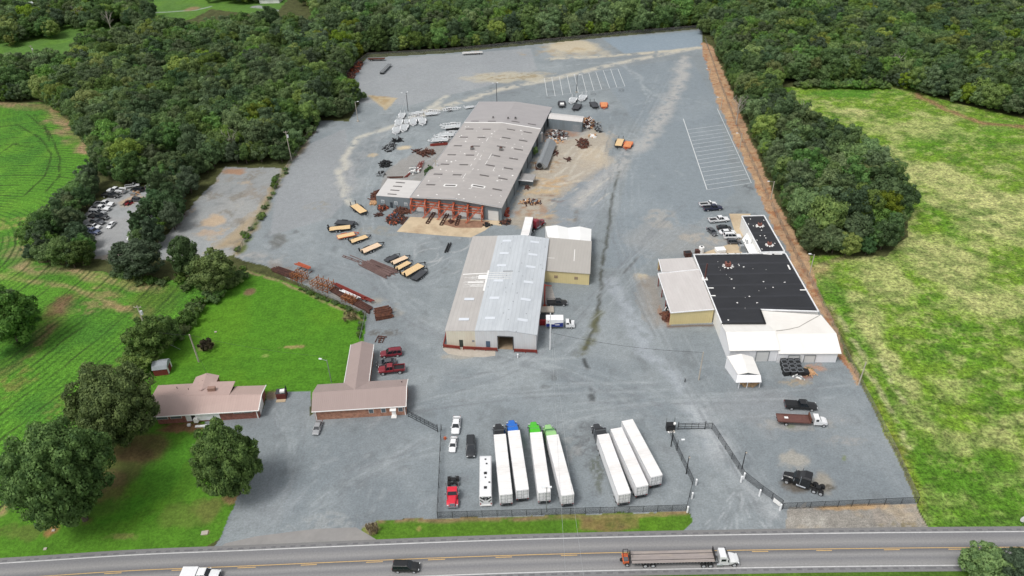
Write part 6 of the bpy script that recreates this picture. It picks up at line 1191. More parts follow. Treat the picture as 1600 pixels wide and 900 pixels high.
m = M(); m.box((-L2+.6, -1.18, 2.6), (.25, .02, .25)); m.build('red_graphic', mat('red_wrap', col(180, 40, 60), .4), bx)
M().loft([[(L2-2.4+q, -.98, .5), (L2-2.4+q, -.98, 1.5), (L2-2.4+q, -.85, z), (L2-2.4+q, .85, z), (L2-2.4+q, .98, 1.5), (L2-2.4+q, .98, .5)] for q, z in ((0, 2.1), (.9, 2.1), (1.4, 1.45), (2.2, 1.25), (2.4, .9))]).build('cab', PAINTS['white'], o, bevel=.06)
m = M(); m.loft([[(L2-1.45, -.8, 2.05), (L2-1.45, .8, 2.05), (L2-.95, .88, 1.48), (L2-.95, -.88, 1.48)], [(L2-1.52, -.8, 2.0), (L2-1.52, .8, 2.0), (L2-1.02, .88, 1.42), (L2-1.02, -.88, 1.42)]]); m.build('windscreen', DGLASS, o); M().box((L2-1.9, 0, 1.72), (.7, 2.0, .4)).build('side_window', DGLASS, o)
for s in (-1, 1): wheel(o, L2-.85, s*.88, .38, .24); wheel(o, -L2+1.3, s*.9, .38, .24, True)
o = thing('dumpster', 'dark red steel dumpster between the box truck and the warehouse', 'dumpster', tuple(G(847.5, 504))); M().box((0, 0, .85), (2.6, 2.6, 1.7), 0, 1.12).build('bin', mat('dark_red_bin', col(132, 26, 30), .6), o, bevel=.04); M().box((0, .3, 1.73), (2.6, 2.2, .06)).build('lid', BLACK, o)
# motor coach
o = thing('motor_coach', 'white motor home with dark V-shaped graphics on its rear, beside the box trailers', 'motor home'); a_, b_ = G(758.5, 775, 3.3), G(758.5, 711, 3.3); d_ = b_-a_; h = math.atan2(d_.y, d_.x); c = (a_+b_)/2; o.location = (c.x, c.y, 0); o.rotation_euler.z = h; L2 = d_.length/2
M().loft([[(x, -1.25, .5), (x, -1.27, 2.9), (x, -1.1, z), (x, 1.1, z), (x, 1.27, 2.9), (x, 1.25, .5)] for x, z in ((-L2, 3.25), (-L2+.3, 3.4), (L2-.5, 3.4), (L2, 3.1))]).build('body', PAINTS['white'], o, bevel=.06)
for x, y, s_ in ((-L2+2, 0, .6), (-L2+5.7, 0, .6), (-L2+3.3, .8, .35), (-L2+4.6, 0, .3), (-L2+8.2, .25, .35), (-L2+9.4, 0, .35)): M().box((x, y*-1, 3.46), (s_, s_, .12)).build('roof_vent', BLACK, o, bevel=.03, seg=1)
for s in (-1, 1): m = M(); m.bar((-L2-.04, s*.1, 2.1), (-L2-.04, s*1.1, 3.0), .05, .28); m.bar((-L2-.04, s*.55, 1.5), (-L2-.04, s*1.15, 2.2), .05, .18); m.build('rear_graphic', BLACK, o); M().box((-L2-.03, s*1.05, 1.0), (.06, .2, .4)).build('tail_light', REDL, o); M().box((0, s*1.27, 2.2), (2*L2-2, .04, .7)).build('window_band', DGLASS, o); [wheel(o, x, s*1.05, .48, .28) for x in (-L2+2.6, -L2+3.8, L2-2.2)]
M().box((-L2-.03, 0, 2.75), (.06, 1.0, .35)).build('rear_window', DGLASS, o); M().box((L2, 0, 2.1), (.06, 2.2, 1.3)).build('windscreen', DGLASS, o); M().box((-L2-.05, 0, .55), (.14, 2.4, .3)).build('rear_bumper', WHITE2, o)

# ---- equipment trailers
def make_eqtrailer(frame, deck, L=7.6, ramps=True, solid=False):
    r = thing('equipment_trailer', '', 'trailer'); ld = L-1.7; x0 = -L/2+.15; x1 = x0+ld; W=2.35
    m = M()
    for s in (-1, 1): m.bar((x0, s*W/2, .68), (x1, s*W/2, .68), .12, .24); m.bar((x1, s*(W/2-.05), .66), (L/2-.25, s*.06, .62), .12, .2)
    for k in range(7): m.bar((x0+ld*k/6, -W/2, .6), (x0+ld*k/6, W/2, .6), .1, .14)
    m.build('frame', frame, r)
    if deck is not None:
        m = M()
        if solid: m.box(((x0+x1)/2, 0, .76), (ld-.1, W-.15, .07))
        else:
            n = 9
            for k in range(n): m.box(((x0+x1)/2, -W/2+.2+(W-.4)*k/(n-1), .76), (ld-.15, (W-.4)/(n-1)-.015, .06))
        m.build('deck', deck, r)
    M().box((x0+ld*.42, 0, .5), (1.7, W-.5, .14)).build('axle_beam', BLACK, r)
    for s in (-1, 1):
        M().box((x0+ld*.42, s*(W/2+.14), .86), (1.9, .3, .05)).build('fender', frame, r); [wheel(r, x0+ld*.42+q, s*(W/2+.14), .36, .22) for q in (-.45, .45)]
        if ramps: m = M(); m.bar((x0, s*.75, .7), (x0-.25, s*.75, 1.75), .42, .08); m.build('ramp', frame, r)
    M().cyl((L/2-.45, 0, .1), (L/2-.45, 0, 1.1), .07, 8).build('jack', frame, r); M().bar((L/2-.35, 0, .62), (L/2, 0, .62), .14).build('coupler', frame, r)
    return r
def eqt(key, a, b, label, group=None, z=.7):
    defs = {'wood': (BLACK, WOOD, 7.6, True), 'pale': (BLACK, WOODP, 7.6, True), 'black': (BLACK, mat('black_steel_deck', col(62, 64, 68), .7, var=.2), 7.2, False), 'orange': (ORANGE, WOOD, 7.2, False), 'orangeall': (ORANGE, mat('orange_plate', col(214, 140, 92), .7), 6.5, False), 'white': (WHITE, mat('white_primed_deck', col(182, 186, 188), .7, var=.2), 6.8, True), 'blackr': (BLACK, MATS.get('black_steel_deck'), 7.0, True), 'whitel': (WHITE, None, 7.2, False)}
    f, d, L, rp = defs[key]; p, h, l = place((a, b), z); return dup('eq_'+key, lambda: make_eqtrailer(f, d, L, rp, key in ('black', 'blackr')), (p.x, p.y, 0), h, label, 'trailer', group, max(.6, min(1.25, l/L)))
Z6 = lambda x, y: (500+x/6, 300+y/6)
EG = 'equipment trailers parked left of the factory'
eqt('wood', Z6(310, 120), Z6(440, 218), 'timber-decked black trailer standing alone nearest the factory annex')
eqt('black', Z6(145, 282), Z6(362, 302), 'all-black trailer at the top of the left row, above the timber-decked ones')
eqt('wood', Z6(80, 352), Z6(338, 325), 'timber-decked black trailer between the all-black and the orange one')
eqt('orange', Z6(158, 425), Z6(370, 380), 'orange framed trailer with a timber deck in the left row')
eqt('wood', Z6(278, 470), Z6(482, 400), 'timber-decked black trailer just right of the orange one')
eqt('pale', Z6(385, 568), Z6(605, 472), 'black trailer with a paler pinkish timber deck, standing by itself')
eqt('black', Z6(612, 645), Z6(752, 572), 'all-black trailer at the left end of the right-hand row')
eqt('pale', Z6(668, 670), Z6(850, 590), 'first timber-decked trailer from the left in the right-hand row')
eqt('wood', Z6(712, 722), Z6(870, 636), 'shortest timber-decked trailer, in the middle of the right-hand row')
eqt('wood', Z6(775, 788), Z6(995, 660), 'longest timber-decked trailer in the right-hand row')
eqt('black', Z6(872, 822), Z6(1010, 712), 'all-black trailer at the right end of the right-hand row')
Z8 = lambda x, y: (870+x/8.18, 130+y/8.18)
eqt('wood', Z8(820, 715), Z8(772, 832), 'timber-decked trailer with raised ramps alone on the gravel right of the factory')
eqt('orangeall', Z8(935, 735), Z8(875, 858), 'orange trailer beside the lone timber-decked one right of the factory')
eqt('white', Z8(232, 165), Z8(172, 285), 'left of the two white trailers with raised ramps below the lamp post')
eqt('white', Z8(355, 140), Z8(298, 245), 'right of the two white trailers with raised ramps below the lamp post')
eqt('blackr', Z8(295, 255), Z8(205, 370), 'black trailer with ramps below the two white ones')
eqt('blackr', Z8(450, 240), Z8(510, 330), 'small black trailer between the white ones and the bright orange one')
eqt('orangeall', Z8(598, 225), Z8(607, 350), 'bright orange trailer at the right end of the group behind the factory')
eqt('black', Z8(62, 225), Z8(66, 325), 'short black trailer with a white box, left end of the group behind the factory')
p = G(878.2, 163.5, 1.0); o = thing('storage_box', 'white box on the short black trailer behind the factory', 'box', (p.x, p.y, .8)); M().box((0, 0, .45), (1.7, 1.6, .9)).build('box', WHITE2, o, bevel=.05)
# white trailers stored in lines, with their own racks
WG = 'white trailers stored in a line beyond the factory'; ZA = lambda x, y: (600+x/10, 130+y/10)
chain = [((205, 680), (178, 805)), ((243, 560), (215, 690)), ((290, 465), (260, 560)), ((335, 640), (290, 770)), ((365, 560), (345, 640)), ((450, 560), (455, 670)), ((598, 550), (602, 660))]
rest = [((610, 452), (380, 480)), ((612, 500), (370, 530)), ((600, 545), (380, 560)), ((640, 440), (890, 425)), ((640, 485), (890, 460)), ((920, 420), (1210, 385)), ((1260, 380), (1440, 350)), ((1200, 640), (860, 660)), ((1200, 670), (880, 700)), ((1150, 765), (860, 785)), ((1120, 800), (740, 830)), ((1050, 840), (740, 870)), ((1010, 880), (670, 900))]
for i, (a, b) in enumerate(chain): eqt('white', ZA(*a), ZA(*b), 'white trailer standing tongue toward the camera at the left end of the white line', 'white trailers standing upright to the line')
for i, (a, b) in enumerate(rest): eqt('whitel' if i % 2 else 'white', ZA(*a), ZA(*b), 'white trailer lying sideways in the rows behind the left side of the factory roof', 'white trailers lying sideways in rows')
for i, (px, py, w_, c_, lb, ct) in enumerate(((686, 226.5, 26, REDST, 'dark red steel beam stack beside the white trailers', 'beam stack'), (707, 202.5, 20, BLACK, 'black trailer frame between the two blocks of white trailers', 'frame'))):
    p = G(px, py); o = thing('steel_stack', lb, ct, tuple(p), .12); m = M(); l_ = w_/3.6
    for k in range(5): m.bar((-l_/2, -.8+k*.4, .3+.15*(k % 2)), (l_/2, -.8+k*.4, .3+.15*(k % 2)), .22, .35)
    m.build('beams', c_, o); m = M(); m.bar((-l_*.3, -1, .1), (-l_*.3, 1, .1), .25); m.bar((l_*.3, -1, .1), (l_*.3, 1, .1), .25); m.build('bearers', c_, o)
# far yard
def make_longframe(L=17.0, top=None, side=None):
    r = thing('flat_trailer', '', 'trailer'); M().box((0, 0, 1.35), (L, 2.5, .35)).build('deck', top or mat('grey_deck', col(130, 134, 136), .6, var=.2), r); m = M()
    for y in (-.6, .6): m.box((0, y, 1.54), (L-.2, .25, .04))
    m.build('deck_strip', BLACK, r); M().box((0, 0, 1.0), (L*.9, 1.0, .4)).build('beam', BLACK, r)
    for s in (-1, 1): [wheel(r, -L/2+q, s*.95, .5, .26, True) for q in (1.4, 2.7)]
    for s in (-1, 1): M().bar((L/2-2.5, s*.9, 1.1), (L/2-2.5, s*.9, .1), .16).build('landing_leg', BLACK, r)
    return r
veh('longframe', make_longframe, (596, 112), (608.5, 99.5), 'dark grey long trailer alone on the far gravel near the scrap row', 'trailer', L=17, z=1.4)
o = veh('longwhite', lambda: make_longframe(13, WHITE2), (753, 80.5), (723, 82), 'long white trailer standing by the far fence under the trees', 'trailer', L=13, z=1.4)
veh('longframe2', lambda: make_longframe(11, RUST), (575, 91.5), (601, 91), 'rusty long trailer by the far fence next to the scrap row', 'trailer', L=11, z=1.2)

# ================================================================== POLES, FENCES, STREET FURNITURE
def z_of(base, top):
    """height of an upright from its foot and its head in the photo"""
    B = G(*base); k = Vector(CU); best = 8
    lo, hi = .2, 30
    for _ in range(40):
        mid = (lo+hi)/2; q_ = B+Vector((0, 0, mid)); v = np.array([q_.x, q_.y, q_.z-HC]); y = 450-FPX*float(v@CU)/float(v@_f)
        if y > top[1]: lo = mid
        else: hi = mid
    return (lo+hi)/2
def pole(base, top, label, cat='pole', name='wooden_pole', mt_=None, r=.16, arm=None, lamps_=1, h=None, base_block=False, group=None, extra=None):
    b_ = G(*base); h = h or z_of(base, top); o = thing(name, label, cat, tuple(b_), group=group); mt_ = mt_ or POLEW
    M().cyl((0, 0, -.1), (0, 0, h), r, 10, r*.72).build('shaft', mt_, o)
    if arm:
        dirs = arm if isinstance(arm, list) else [arm]
        for ax, ay in dirs:
            M().cyl((0, 0, h-.25), (ax, ay, h+.1), .05, 8).build('arm', GALV, o); M().box((ax, ay, h+.08), (.75, .42, .18), math.atan2(ay, ax)).build('lamp_head', LAMPG, o, bevel=.05)
    if base_block: M().box((0, 0, .2), (.9, .9, .45)).build('footing', CONC, o, bevel=.04)
    if extra: extra(o, h)
    return o
def xformer(o, h):
    M().cyl((.45, 0, h-2.6), (.45, 0, h-1.5), .32, 12).build('transformer', mat('transformer_white', col(205, 208, 210), .5), o); M().bar((-.9, 0, h-.4), (.9, 0, h-.4), .12).build('crossarm', POLEW, o)
    m = M()
    for x in (-.8, 0, .8): m.cyl((x, 0, h-.35), (x, 0, h-.05), .06, 6)
    m.build('insulators', CONC, o)
pole((310.7, 565.3), (299.3, 522.7), 'thick pale pole on the lawn left of the round shrub bed', r=.22)
pole((1341, 602.7), (1351.7, 565.7), 'bare pale pole at the right fence by the hay field')
pole((1264.7, 428.7), (1275, 397.7), 'wooden lamp pole at the bare corner of the right-hand wood', 'lamp pole', 'lamp_pole', arm=(-1.2, .3))
pole((1204.2, 311.9), (1210.6, 283.3), 'wooden lamp pole on the dirt bank above the black-roofed wing', 'lamp pole', 'lamp_pole', arm=(-2.0, 0))
pole((1154.5, 240), (1158.5, 208), 'lamp pole on the dirt bank beside the striped parking bays', 'lamp pole', 'lamp_pole', arm=(-2.0, 0))
pole((1126, 172), (1128, 152), 'lamp pole on the dirt bank above the striped parking bays', 'lamp pole', 'lamp_pole', arm=(-2.0, 0))
pole((1108, 125), (1110, 107), 'farthest lamp pole on the dirt bank near the yard corner', 'lamp pole', 'lamp_pole', arm=(-1.8, 0))
pole((559.4, 189.7), (555.3, 158.9), 'pale lamp pole with a concrete foot at the bushes by the upper left yard', 'lamp pole', 'lamp_pole', arm=(1.2, 0), base_block=True)
pole((637.7, 174), (635.5, 145), 'dark twin-headed lamp pole at the end of the white trailers', 'lamp pole', 'lamp_pole', POLEB, arm=[(-2.0, 0), (.4, 1.0)])
pole((901, 144.5), (901.5, 117), 'dark twin-headed lamp pole beside the far parking bays', 'lamp pole', 'lamp_pole', POLEB, arm=[(-1.2, .5), (1.2, -.3)], base_block=True)
pole((776.5, 162), (776, 130), 'dark twin-headed lamp pole behind the far end of the factory roof', 'lamp pole', 'lamp_pole', POLEB, arm=[(-1.6, 0), (.5, .4)])
pole((518, 597.5), (510, 562.5), 'galvanised lamp pole with a curved arm behind the brick office', 'lamp pole', 'lamp_pole', GALV, r=.12, arm=(-1.6, .4))
pole((1091.75, 593.75), (1099.5, 550), 'leaning timber pole in the open gravel with a wire to the warehouse')
pole((859.5, 546), (862, 489), 'tall white pole at the front right corner of the metal warehouse', mt_=WHITE, r=.15)
pole((456, 252), (450, 205), 'utility pole with crossarm among the trees left of the yard', 'utility pole', 'utility_pole', extra=xformer, r=.18)
pole((246, 560), (231, 478), 'tall utility pole with a white transformer beside the barn shed trees', 'utility pole', 'utility_pole', extra=xformer, r=.2)
pole((57, 96), (48, 71), 'small utility pole at the clearing among the top left trees', 'utility pole', 'utility_pole', extra=xformer, r=.2)
pole((683, 280), (682, 250), 'utility pole with pale boxes behind the factory annex', 'utility pole', 'utility_pole', extra=xformer, r=.2)
pole((854, 799), (855.5, 761.5), 'thin twin-headed light pole at the front fence between the box trailers', 'lamp pole', 'lamp_pole', GALV, r=.09, arm=[(-.6, 0), (.6, 0)])
for b_, t_, lb in (((1072, 740.5), (1075.8, 712.5), 'black pole left of the driveway beside the right-hand box trailer'), ((1159, 733), (1165, 705), 'black pole on the right side of the fenced driveway'), ((1048.3, 697.6), (1052, 671), 'black pole just below the left end of the sliding gate')):
    pole(b_, t_, lb, mt_=BLACK, r=.11, extra=lambda o, h: M().box((.1, -.15, h-.3), (.3, .25, .25)).build('camera', CONC, o, bevel=.03))
pole((1057.5, 704), (1059.5, 688), 'short black post with a small arm beside the driveway fence', 'post', 'gate_post', BLACK, r=.08, arm=(1.0, .1))
for i, (b_, lb) in enumerate((((1087.2, 758), 'at the bend of the left driveway fence'), ((1081, 779), 'half way down the left side of the driveway'), ((1073.8, 800.5), 'at the fence corner by the grass verge'), ((1157.5, 753.3), 'left one of the pair right of the driveway'), ((1162, 748), 'right one of the pair right of the driveway'), ((1186.4, 774.5), 'in front of the middle of the right driveway fence'), ((1218.5, 797), 'at the corner of the right-hand pen fence'))):
    p = G(*b_); o = thing('bollard', 'white bollard '+lb, 'bollard', tuple(p), group=None); M().cyl((0, 0, -.1), (0, 0, 1.75), .19, 12).build('tube', WHITE, o, bevel=.02); M().cyl((0, 0, 1.75), (0, 0, 1.85), .19, 12, .06).build('cap', WHITE, o)
def meshmat(name, c, a):
    m, t, b = nodes(name); N, L = t.nodes.new, t.links.new; tr = N('ShaderNodeBsdfTransparent'); mx = N('ShaderNodeMixShader'); ou = t.nodes['Material Output']
    uv = N('ShaderNodeUVMap'); sp = N('ShaderNodeSeparateXYZ'); L(uv.outputs[0], sp.inputs[0]); prev = None
    for sg in (1, -1):      # diagonal wires every 6 cm
        a1 = N('ShaderNodeMath'); a1.operation = 'MULTIPLY_ADD'; a1.inputs[1].default_value = sg; L(sp.outputs[1], a1.inputs[0]); L(sp.outputs[0], a1.inputs[2])
        a2 = N('ShaderNodeMath'); a2.operation = 'MULTIPLY'; a2.inputs[1].default_value = 1/.09; L(a1.outputs[0], a2.inputs[0]); a3 = N('ShaderNodeMath'); a3.operation = 'FRACT'; L(a2.outputs[0], a3.inputs[0])
        a4 = N('ShaderNodeMath'); a4.operation = 'LESS_THAN'; a4.inputs[1].default_value = a; L(a3.outputs[0], a4.inputs[0])
        if prev: mxm = N('ShaderNodeMath'); mxm.operation = 'MAXIMUM'; L(prev.outputs[0], mxm.inputs[0]); L(a4.outputs[0], mxm.inputs[1]); prev = mxm
        else: prev = a4
    L(prev.outputs[0], mx.inputs[0]); L(tr.outputs[0], mx.inputs[1]); L(b.outputs[0], mx.inputs[2]); L(mx.outputs[0], ou.inputs[0]); b.inputs['Base Color'].default_value = c; b.inputs['Roughness'].default_value = .6
    return m
CLB, CLG = meshmat('black_chain_link', col(34, 35, 37), .20), meshmat('galvanised_chain_link', col(140, 142, 140), .12)
def fence(pts, label, mt_=BLACK, lk=None, h=1.9, step=3.0, pr=.05, zoff=0):
    P_ = [G(*p) for p in pts]; o = thing('chain_link_fence', label, 'fence', tuple(P_[0])); off = o.location; m = M(); t_ = M(); n_ = 0; s = 0
    for a, b in zip(P_[:-1], P_[1:]):
        l = (b-a).length; m.add([V3(a, .05), V3(b, .05), V3(b, h), V3(a, h)], [(0, 1, 2, 3)], [[(s, 0), (s+l, 0), (s+l, h), (s, h)]]); s += l
        t_.cyl(V3(a, h), V3(b, h), pr*.8, 6); n = max(1, round(l/step))
        for k in range(n): q_ = lerp(a, b, k/n); n_ += 1; M().cyl(V3(q_, -.1), V3(q_, h+.05), pr, 6).build('post', mt_, o, off=off)
    M().cyl(V3(P_[-1], -.1), V3(P_[-1], h+.05), pr, 6).build('post', mt_, o, off=off)
    me = m.build('chain_link', lk or CLB, o, off=off); t_.build('top_rail', mt_, o, off=off); return o
fence([(684, 810), (800, 806.5), (960, 802), (1072, 798.5)], 'black chain-link fence along the front of the box trailers')
fence([(684, 809), (687, 740), (690, 672)], 'black chain-link fence on the left side of the front pen', step=3.2)
fence([(1072, 798), (1082, 757), (1056, 702), (1046, 676)], 'black chain-link fence with a bend on the left side of the driveway')
fence([(1112, 670.5), (1133, 702), (1153, 733), (1163, 747.5), (1190, 769), (1221.5, 791.5)], 'black chain-link fence on the right side of the driveway')
fence([(1222, 796), (1330, 791.5), (1433, 786.5)], 'black chain-link fence along the front of the corner pen')
GP = mat('old_fence_post', col(112, 104, 94), .8, var=.2)
fence([(1433, 786), (1395, 702), (1345, 603), (1316, 545), (1278, 462), (1245, 405), (1205, 322)], 'old wire fence between the yard and the hay field', GP, CLG, 1.8, 4.5)
fence([(1200, 312), (1160, 222), (1128, 140), (1101, 62)], 'old wire fence along the dirt bank below the right-hand wood', GP, CLG, 1.8, 5)
fence([(1098, 44.5), (960, 56), (800, 72), (700, 82), (575, 89), (545, 112), (536, 142)], 'wire fence at the far end of the yard under the tall trees', GP, CLG, 2.2, 6)
fence([(468, 447), (510, 464), (572, 494), (563, 536)], 'galvanised chain-link fence behind the steel racks beside the lawn', GALV, CLG, 1.6, 3.5)
fence([(372, 398), (408, 338), (450, 262), (486, 205)], 'overgrown wire fence between the bare lot and the yard', GP, CLG, 1.7, 5)
def gate(a, b, label, h=1.9, n=4, posts=True):
    A, B = G(*a), G(*b); o = thing('sliding_gate', label, 'gate', tuple(A)); off = o.location; m = M()
    for z in (.25, .95, 1.5, h): m.bar(V3(A, z), V3(B, z), .08)
    for k in range(n+1): m.bar(V3(lerp(A, B, k/n), .2), V3(lerp(A, B, k/n), h), .08)
    m.build('leaf', BLACK, o, off=off)
    for q_ in (A, B): M().bar(V3(q_, 0), V3(q_, h+.5), .14).build('gate_post', BLACK, o, off=off)
    return o
gate((1059, 671.5), (1101, 670.5), 'black sliding gate across the top of the fenced driveway'); gate((638, 651), (684, 675), 'black barred gate running from the brick office to the front pen', n=7)
fence([(1101, 670.5), (1112, 670.5)], 'short piece of black fence right of the sliding gate', step=2)
o = thing('gate_operator', 'black cabinet with a white globe at the left end of the sliding gate', 'cabinet', tuple(G(1047, 671))); M().box((0, 0, .9), (1.9, 1.1, 1.8)).build('cabinet', BLACK, o, bevel=.05); M().box((.1, -.9, .1), (1.6, .5, .15)).build('step', WHITE2, o)
m = M(); m.cyl((.8, -.2, 1.7), (.8, -.2, 2.2), .3, 12); m.build('globe', WHITE2, o, bevel=.12); m = M(); m.bar((-.9, .5, 1.8), (-.9, .5, 3.2), .06); m.bar((.9, .5, 1.8), (.9, .5, 3.2), .06); m.build('aerial', BLACK, o)
def banner(pts, label, h0, h1):
    A, B = G(*pts[0]), G(*pts[1]); o = thing('banner', label, 'banner', tuple(A)); m = M(); m.bar(V3(A, (h0+h1)/2), V3(B, (h0+h1)/2), .04, h1-h0); m.build('sheet', WHITE2, o, off=o.location); return o
banner([(1207, 786), (1217.5, 794)], 'plain white banner tied to the driveway fence near the pen corner', .5, 1.6)
A = G(1249, 793.7); B = G(1258, 793.2); o = thing('banner', 'white pointed sheet hanging on the front fence of the corner pen', 'banner', tuple(A)); M().slab([V3(A, .1), V3(B, .3), V3(B, 1.7), V3(lerp(A, B, .5), 1.4)], .03).build('sheet', WHITE2, o, off=o.location)

# ================================================================== WIRES
def wire(a, b, sag, label, r=.03, black=True):
    a, b = Vector(a), Vector(b); o = thing('overhead_wire', label, 'wire', tuple(a)); m = M(); pts = [lerp(a, b, k/14)-Vector((0, 0, sag*4*(k/14)*(1-k/14))) for k in range(15)]
    for p, q_ in zip(pts[:-1], pts[1:]): m.cyl(p-a, q_-a, r, 5)
    m.build('strand', BLACK if black else ALUM, o); return o
wire(up(G(1091.75, 593.75), 8.6), up(G(859.5, 546), 5.5), 1.2, 'dark twisted wire from the leaning timber pole to the warehouse corner', .035)
wire(up(G(859.5, 546), 11), up(G(885, 1010), 11), 2.2, 'left overhead wire from the tall white pole across the road', .022, False); wire(up(G(859.5, 546), 10.4), up(G(915, 1010), 11), 2.0, 'right overhead wire from the tall white pole across the road', .022, False)
wire(up(G(246, 560), 9.5), up(G(310.7, 565.3), 8.7), .6, 'wire from the transformer pole to the lawn pole', .03); wire(up(G(310.7, 565.3), 8.5), up(G(331, 606), 4.2), .3, 'wire from the lawn pole to the brick house roof', .03); wire(up(G(310.7, 565.3), 8.6), up(G(518, 597.5), 8.2), .9, 'wire from the lawn pole to the curved lamp pole', .025)
wire(up(G(637.7, 174), 8), G(616, 222), .1, 'guy wire of the lamp pole by the white trailers', .06, False); wire(up(G(246, 560), 8), G(282, 546), .05, 'guy wire of the transformer pole on the lawn', .04, False)

# ================================================================== STEEL STOCK, SCRAP AND SMALL THINGS
def bundle(a, b, n, width, label, mt_, cat='steel stack', size=.28, layers=1, jit=1.5, z0=0.0, name='steel_stack'):
    A, B = G(*a), G(*b); d_ = (B-A); L_ = d_.length; u_ = d_.normalized(); nx = Vector((-u_.y, u_.x, 0)); o = thing(name, label, cat, tuple((A+B)/2)); m = M()
    for ly in range(layers):
        for k in range(n):
            s = (k/(max(1, n-1))-.5)*width; j0, j1 = rnd.uniform(0, jit), rnd.uniform(0, jit); m.bar(A+u_*j0+nx*s+Vector((0, 0, z0+size*.6+ly*size*1.1)), B-u_*j1+nx*(s+rnd.uniform(-.2, .2))+Vector((0, 0, z0+size*.6+ly*size*1.1)), size*.8, size)
    m.build('beams', mt_, o, off=o.location); m = M()
    for k in range(3): c = lerp(A, B, .2+.3*k); m.bar(c-nx*width*.55+Vector((0, 0, .1)), c+nx*width*.55+Vector((0, 0, .1)), .2, .2)
    m.build('bearers', DRUST, o, off=o.location); return o
MAUVE = mat('mauve_primed_steel', col(110, 88, 84), .7, var=.25, dirt=col(130, 110, 104), dirt_amt=.5)
bundle(Z6(385, 665), Z6(665, 800), 7, 2.6, 'wide bundle of dark primed beams lying below the timber-decked trailers', MAUVE, layers=2, size=.25)
bundle(Z6(440, 645), Z6(735, 770), 5, 1.8, 'second bundle of dark primed beams overlapping the wide one', MAUVE, layers=2, size=.25)
bundle(Z6(198, 597), Z6(400, 665), 2, .7, 'two long thin beams reaching out left of the dark beam bundles', MAUVE, layers=1, size=.2); bundle(Z6(262, 585), Z6(440, 660), 1, .1, 'single long thin beam above the two reaching out left', MAUVE, size=.2)
ZR = lambda x, y: (410+x/7.2, 405+y/7.2)
bundle(ZR(110, 105), ZR(420, 215), 6, 2.4, 'old dark beams at the upper left end of the rack row', DRUST, layers=2)
bundle(ZR(385, 95), ZR(580, 165), 4, 1.2, 'rust-orange plates leaning on the first orange rack', STRUCT_O, z0=1.6); bundle(ZR(800, 295), ZR(1270, 515), 3, .8, 'long dark red beams on the road side of the racks', REDST, z0=.8); bundle(ZR(850, 330), ZR(1190, 495), 3, .9, 'shorter red beams on top of the low racks', REDST, z0=1.2)
bundle(ZR(880, 385), ZR(1110, 490), 3, .7, 'bundle of white beams lying among the rusty ones', WHITE, z0=1.3, size=.2); bundle(ZR(770, 330), ZR(1240, 600), 6, 2.0, 'long rusty beams along the galvanised fence', DRUST, layers=2)
bundle((585, 495), (614, 489.5), 8, 4.0, 'square stack of rusty beams at the end of the galvanised fence', RUST, layers=4, size=.32, jit=.8)
bundle((585, 530), (603, 531.5), 4, 2.4, 'low rusty beams on the ground behind the brick office wing', DRUST, layers=1)
def rack(px, py, label, s_=1.0, n=3):
    o = thing('steel_rack', label, 'rack', tuple(G(px, py)), -.52); m = M(); 
    for i in range(n):
        x = (i-(n-1)/2)*1.6*s_
        for y in (-1.2, 1.2): m.bar((x, y*s_, 0), (x, y*.55*s_, 2.5*s_), .16)
        for z in (.7, 1.5, 2.2): m.bar((x, -1.5*s_, z*s_), (x, 1.5*s_, z*s_), .15); m.bar((x, -1.5*s_, z*s_), (x, -1.6*s_, (z+.5)*s_), .12); m.bar((x, 1.5*s_, z*s_), (x, 1.6*s_, (z+.5)*s_), .12)
    for z in (.4, 2.4): m.bar((-(n-1)*.8*s_, -.9*s_, z*s_), ((n-1)*.8*s_, -.9*s_, z*s_), .13); m.bar((-(n-1)*.8*s_, .9*s_, z*s_), ((n-1)*.8*s_, .9*s_, z*s_), .13)
    for i in range(n-1): x = (i-(n-1)/2)*1.6*s_; m.bar((x, -.9*s_, .4), (x+1.6*s_, -.9*s_, 2.3*s_), .1); m.bar((x+1.6*s_, .9*s_, .4), (x, .9*s_, 2.3*s_), .1)
    m.build('frame', mat('orange_rust_rack', col(150, 96, 60), .7, var=.35, dirt=col(104, 66, 46), dirt_amt=.6), o); return o
rack(469, 438, 'upper orange rusty storage rack beside the lawn corner', 1.15); rack(505, 452, 'second orange rusty storage rack, middle of the rack row', 1.2, 4); rack(546, 472, 'low orange rack under the white beams', .8, 4)
def scrap(px, py, rx, ry, n, label, mats_, hmax=1.5, seed=0, name='scrap_pile', cat='scrap pile', bar=.55, box_=.3):
    n = int(n*1.9); rr_ = random.Random(seed+5); c = G(px, py); ex, ey = (G(px+rx, py)-c).length, (G(px, py-ry)-c).length; o = thing(name, label, cat, tuple(c)); 
    for mi, (mn, mt_) in enumerate(mats_):
        m = M()
        for k in range(n//len(mats_)):
            a_, q_ = rr_.uniform(0, 6.28), math.sqrt(rr_.random()); x, y = ex*q_*math.cos(a_), ey*q_*math.sin(a_); z = (1-q_)*hmax*rr_.uniform(.2, 1)+.15; t = rr_.random(); an_ = rr_.uniform(0, 3.14)
            if t < bar: l_ = rr_.uniform(.7, 3.2); dz = rr_.uniform(-.3, .5); m.bar((x-l_*math.cos(an_)/2, y-l_*math.sin(an_)/2, max(.1, z-dz)), (x+l_*math.cos(an_)/2, y+l_*math.sin(an_)/2, max(.1, z+dz)), rr_.uniform(.12, .34))
            elif t < bar+box_: m.box((x, y, z*.6+.1), (rr_.uniform(.3, 1.3), rr_.uniform(.3, 1.0), rr_.uniform(.2, .8)), an_)
            else: m.cyl((x, y, z*.5), (x+.2, y, z*.5+rr_.uniform(.3, .9)), rr_.uniform(.2, .5), 9)
        m.build(mn, mt_, o)
    return o
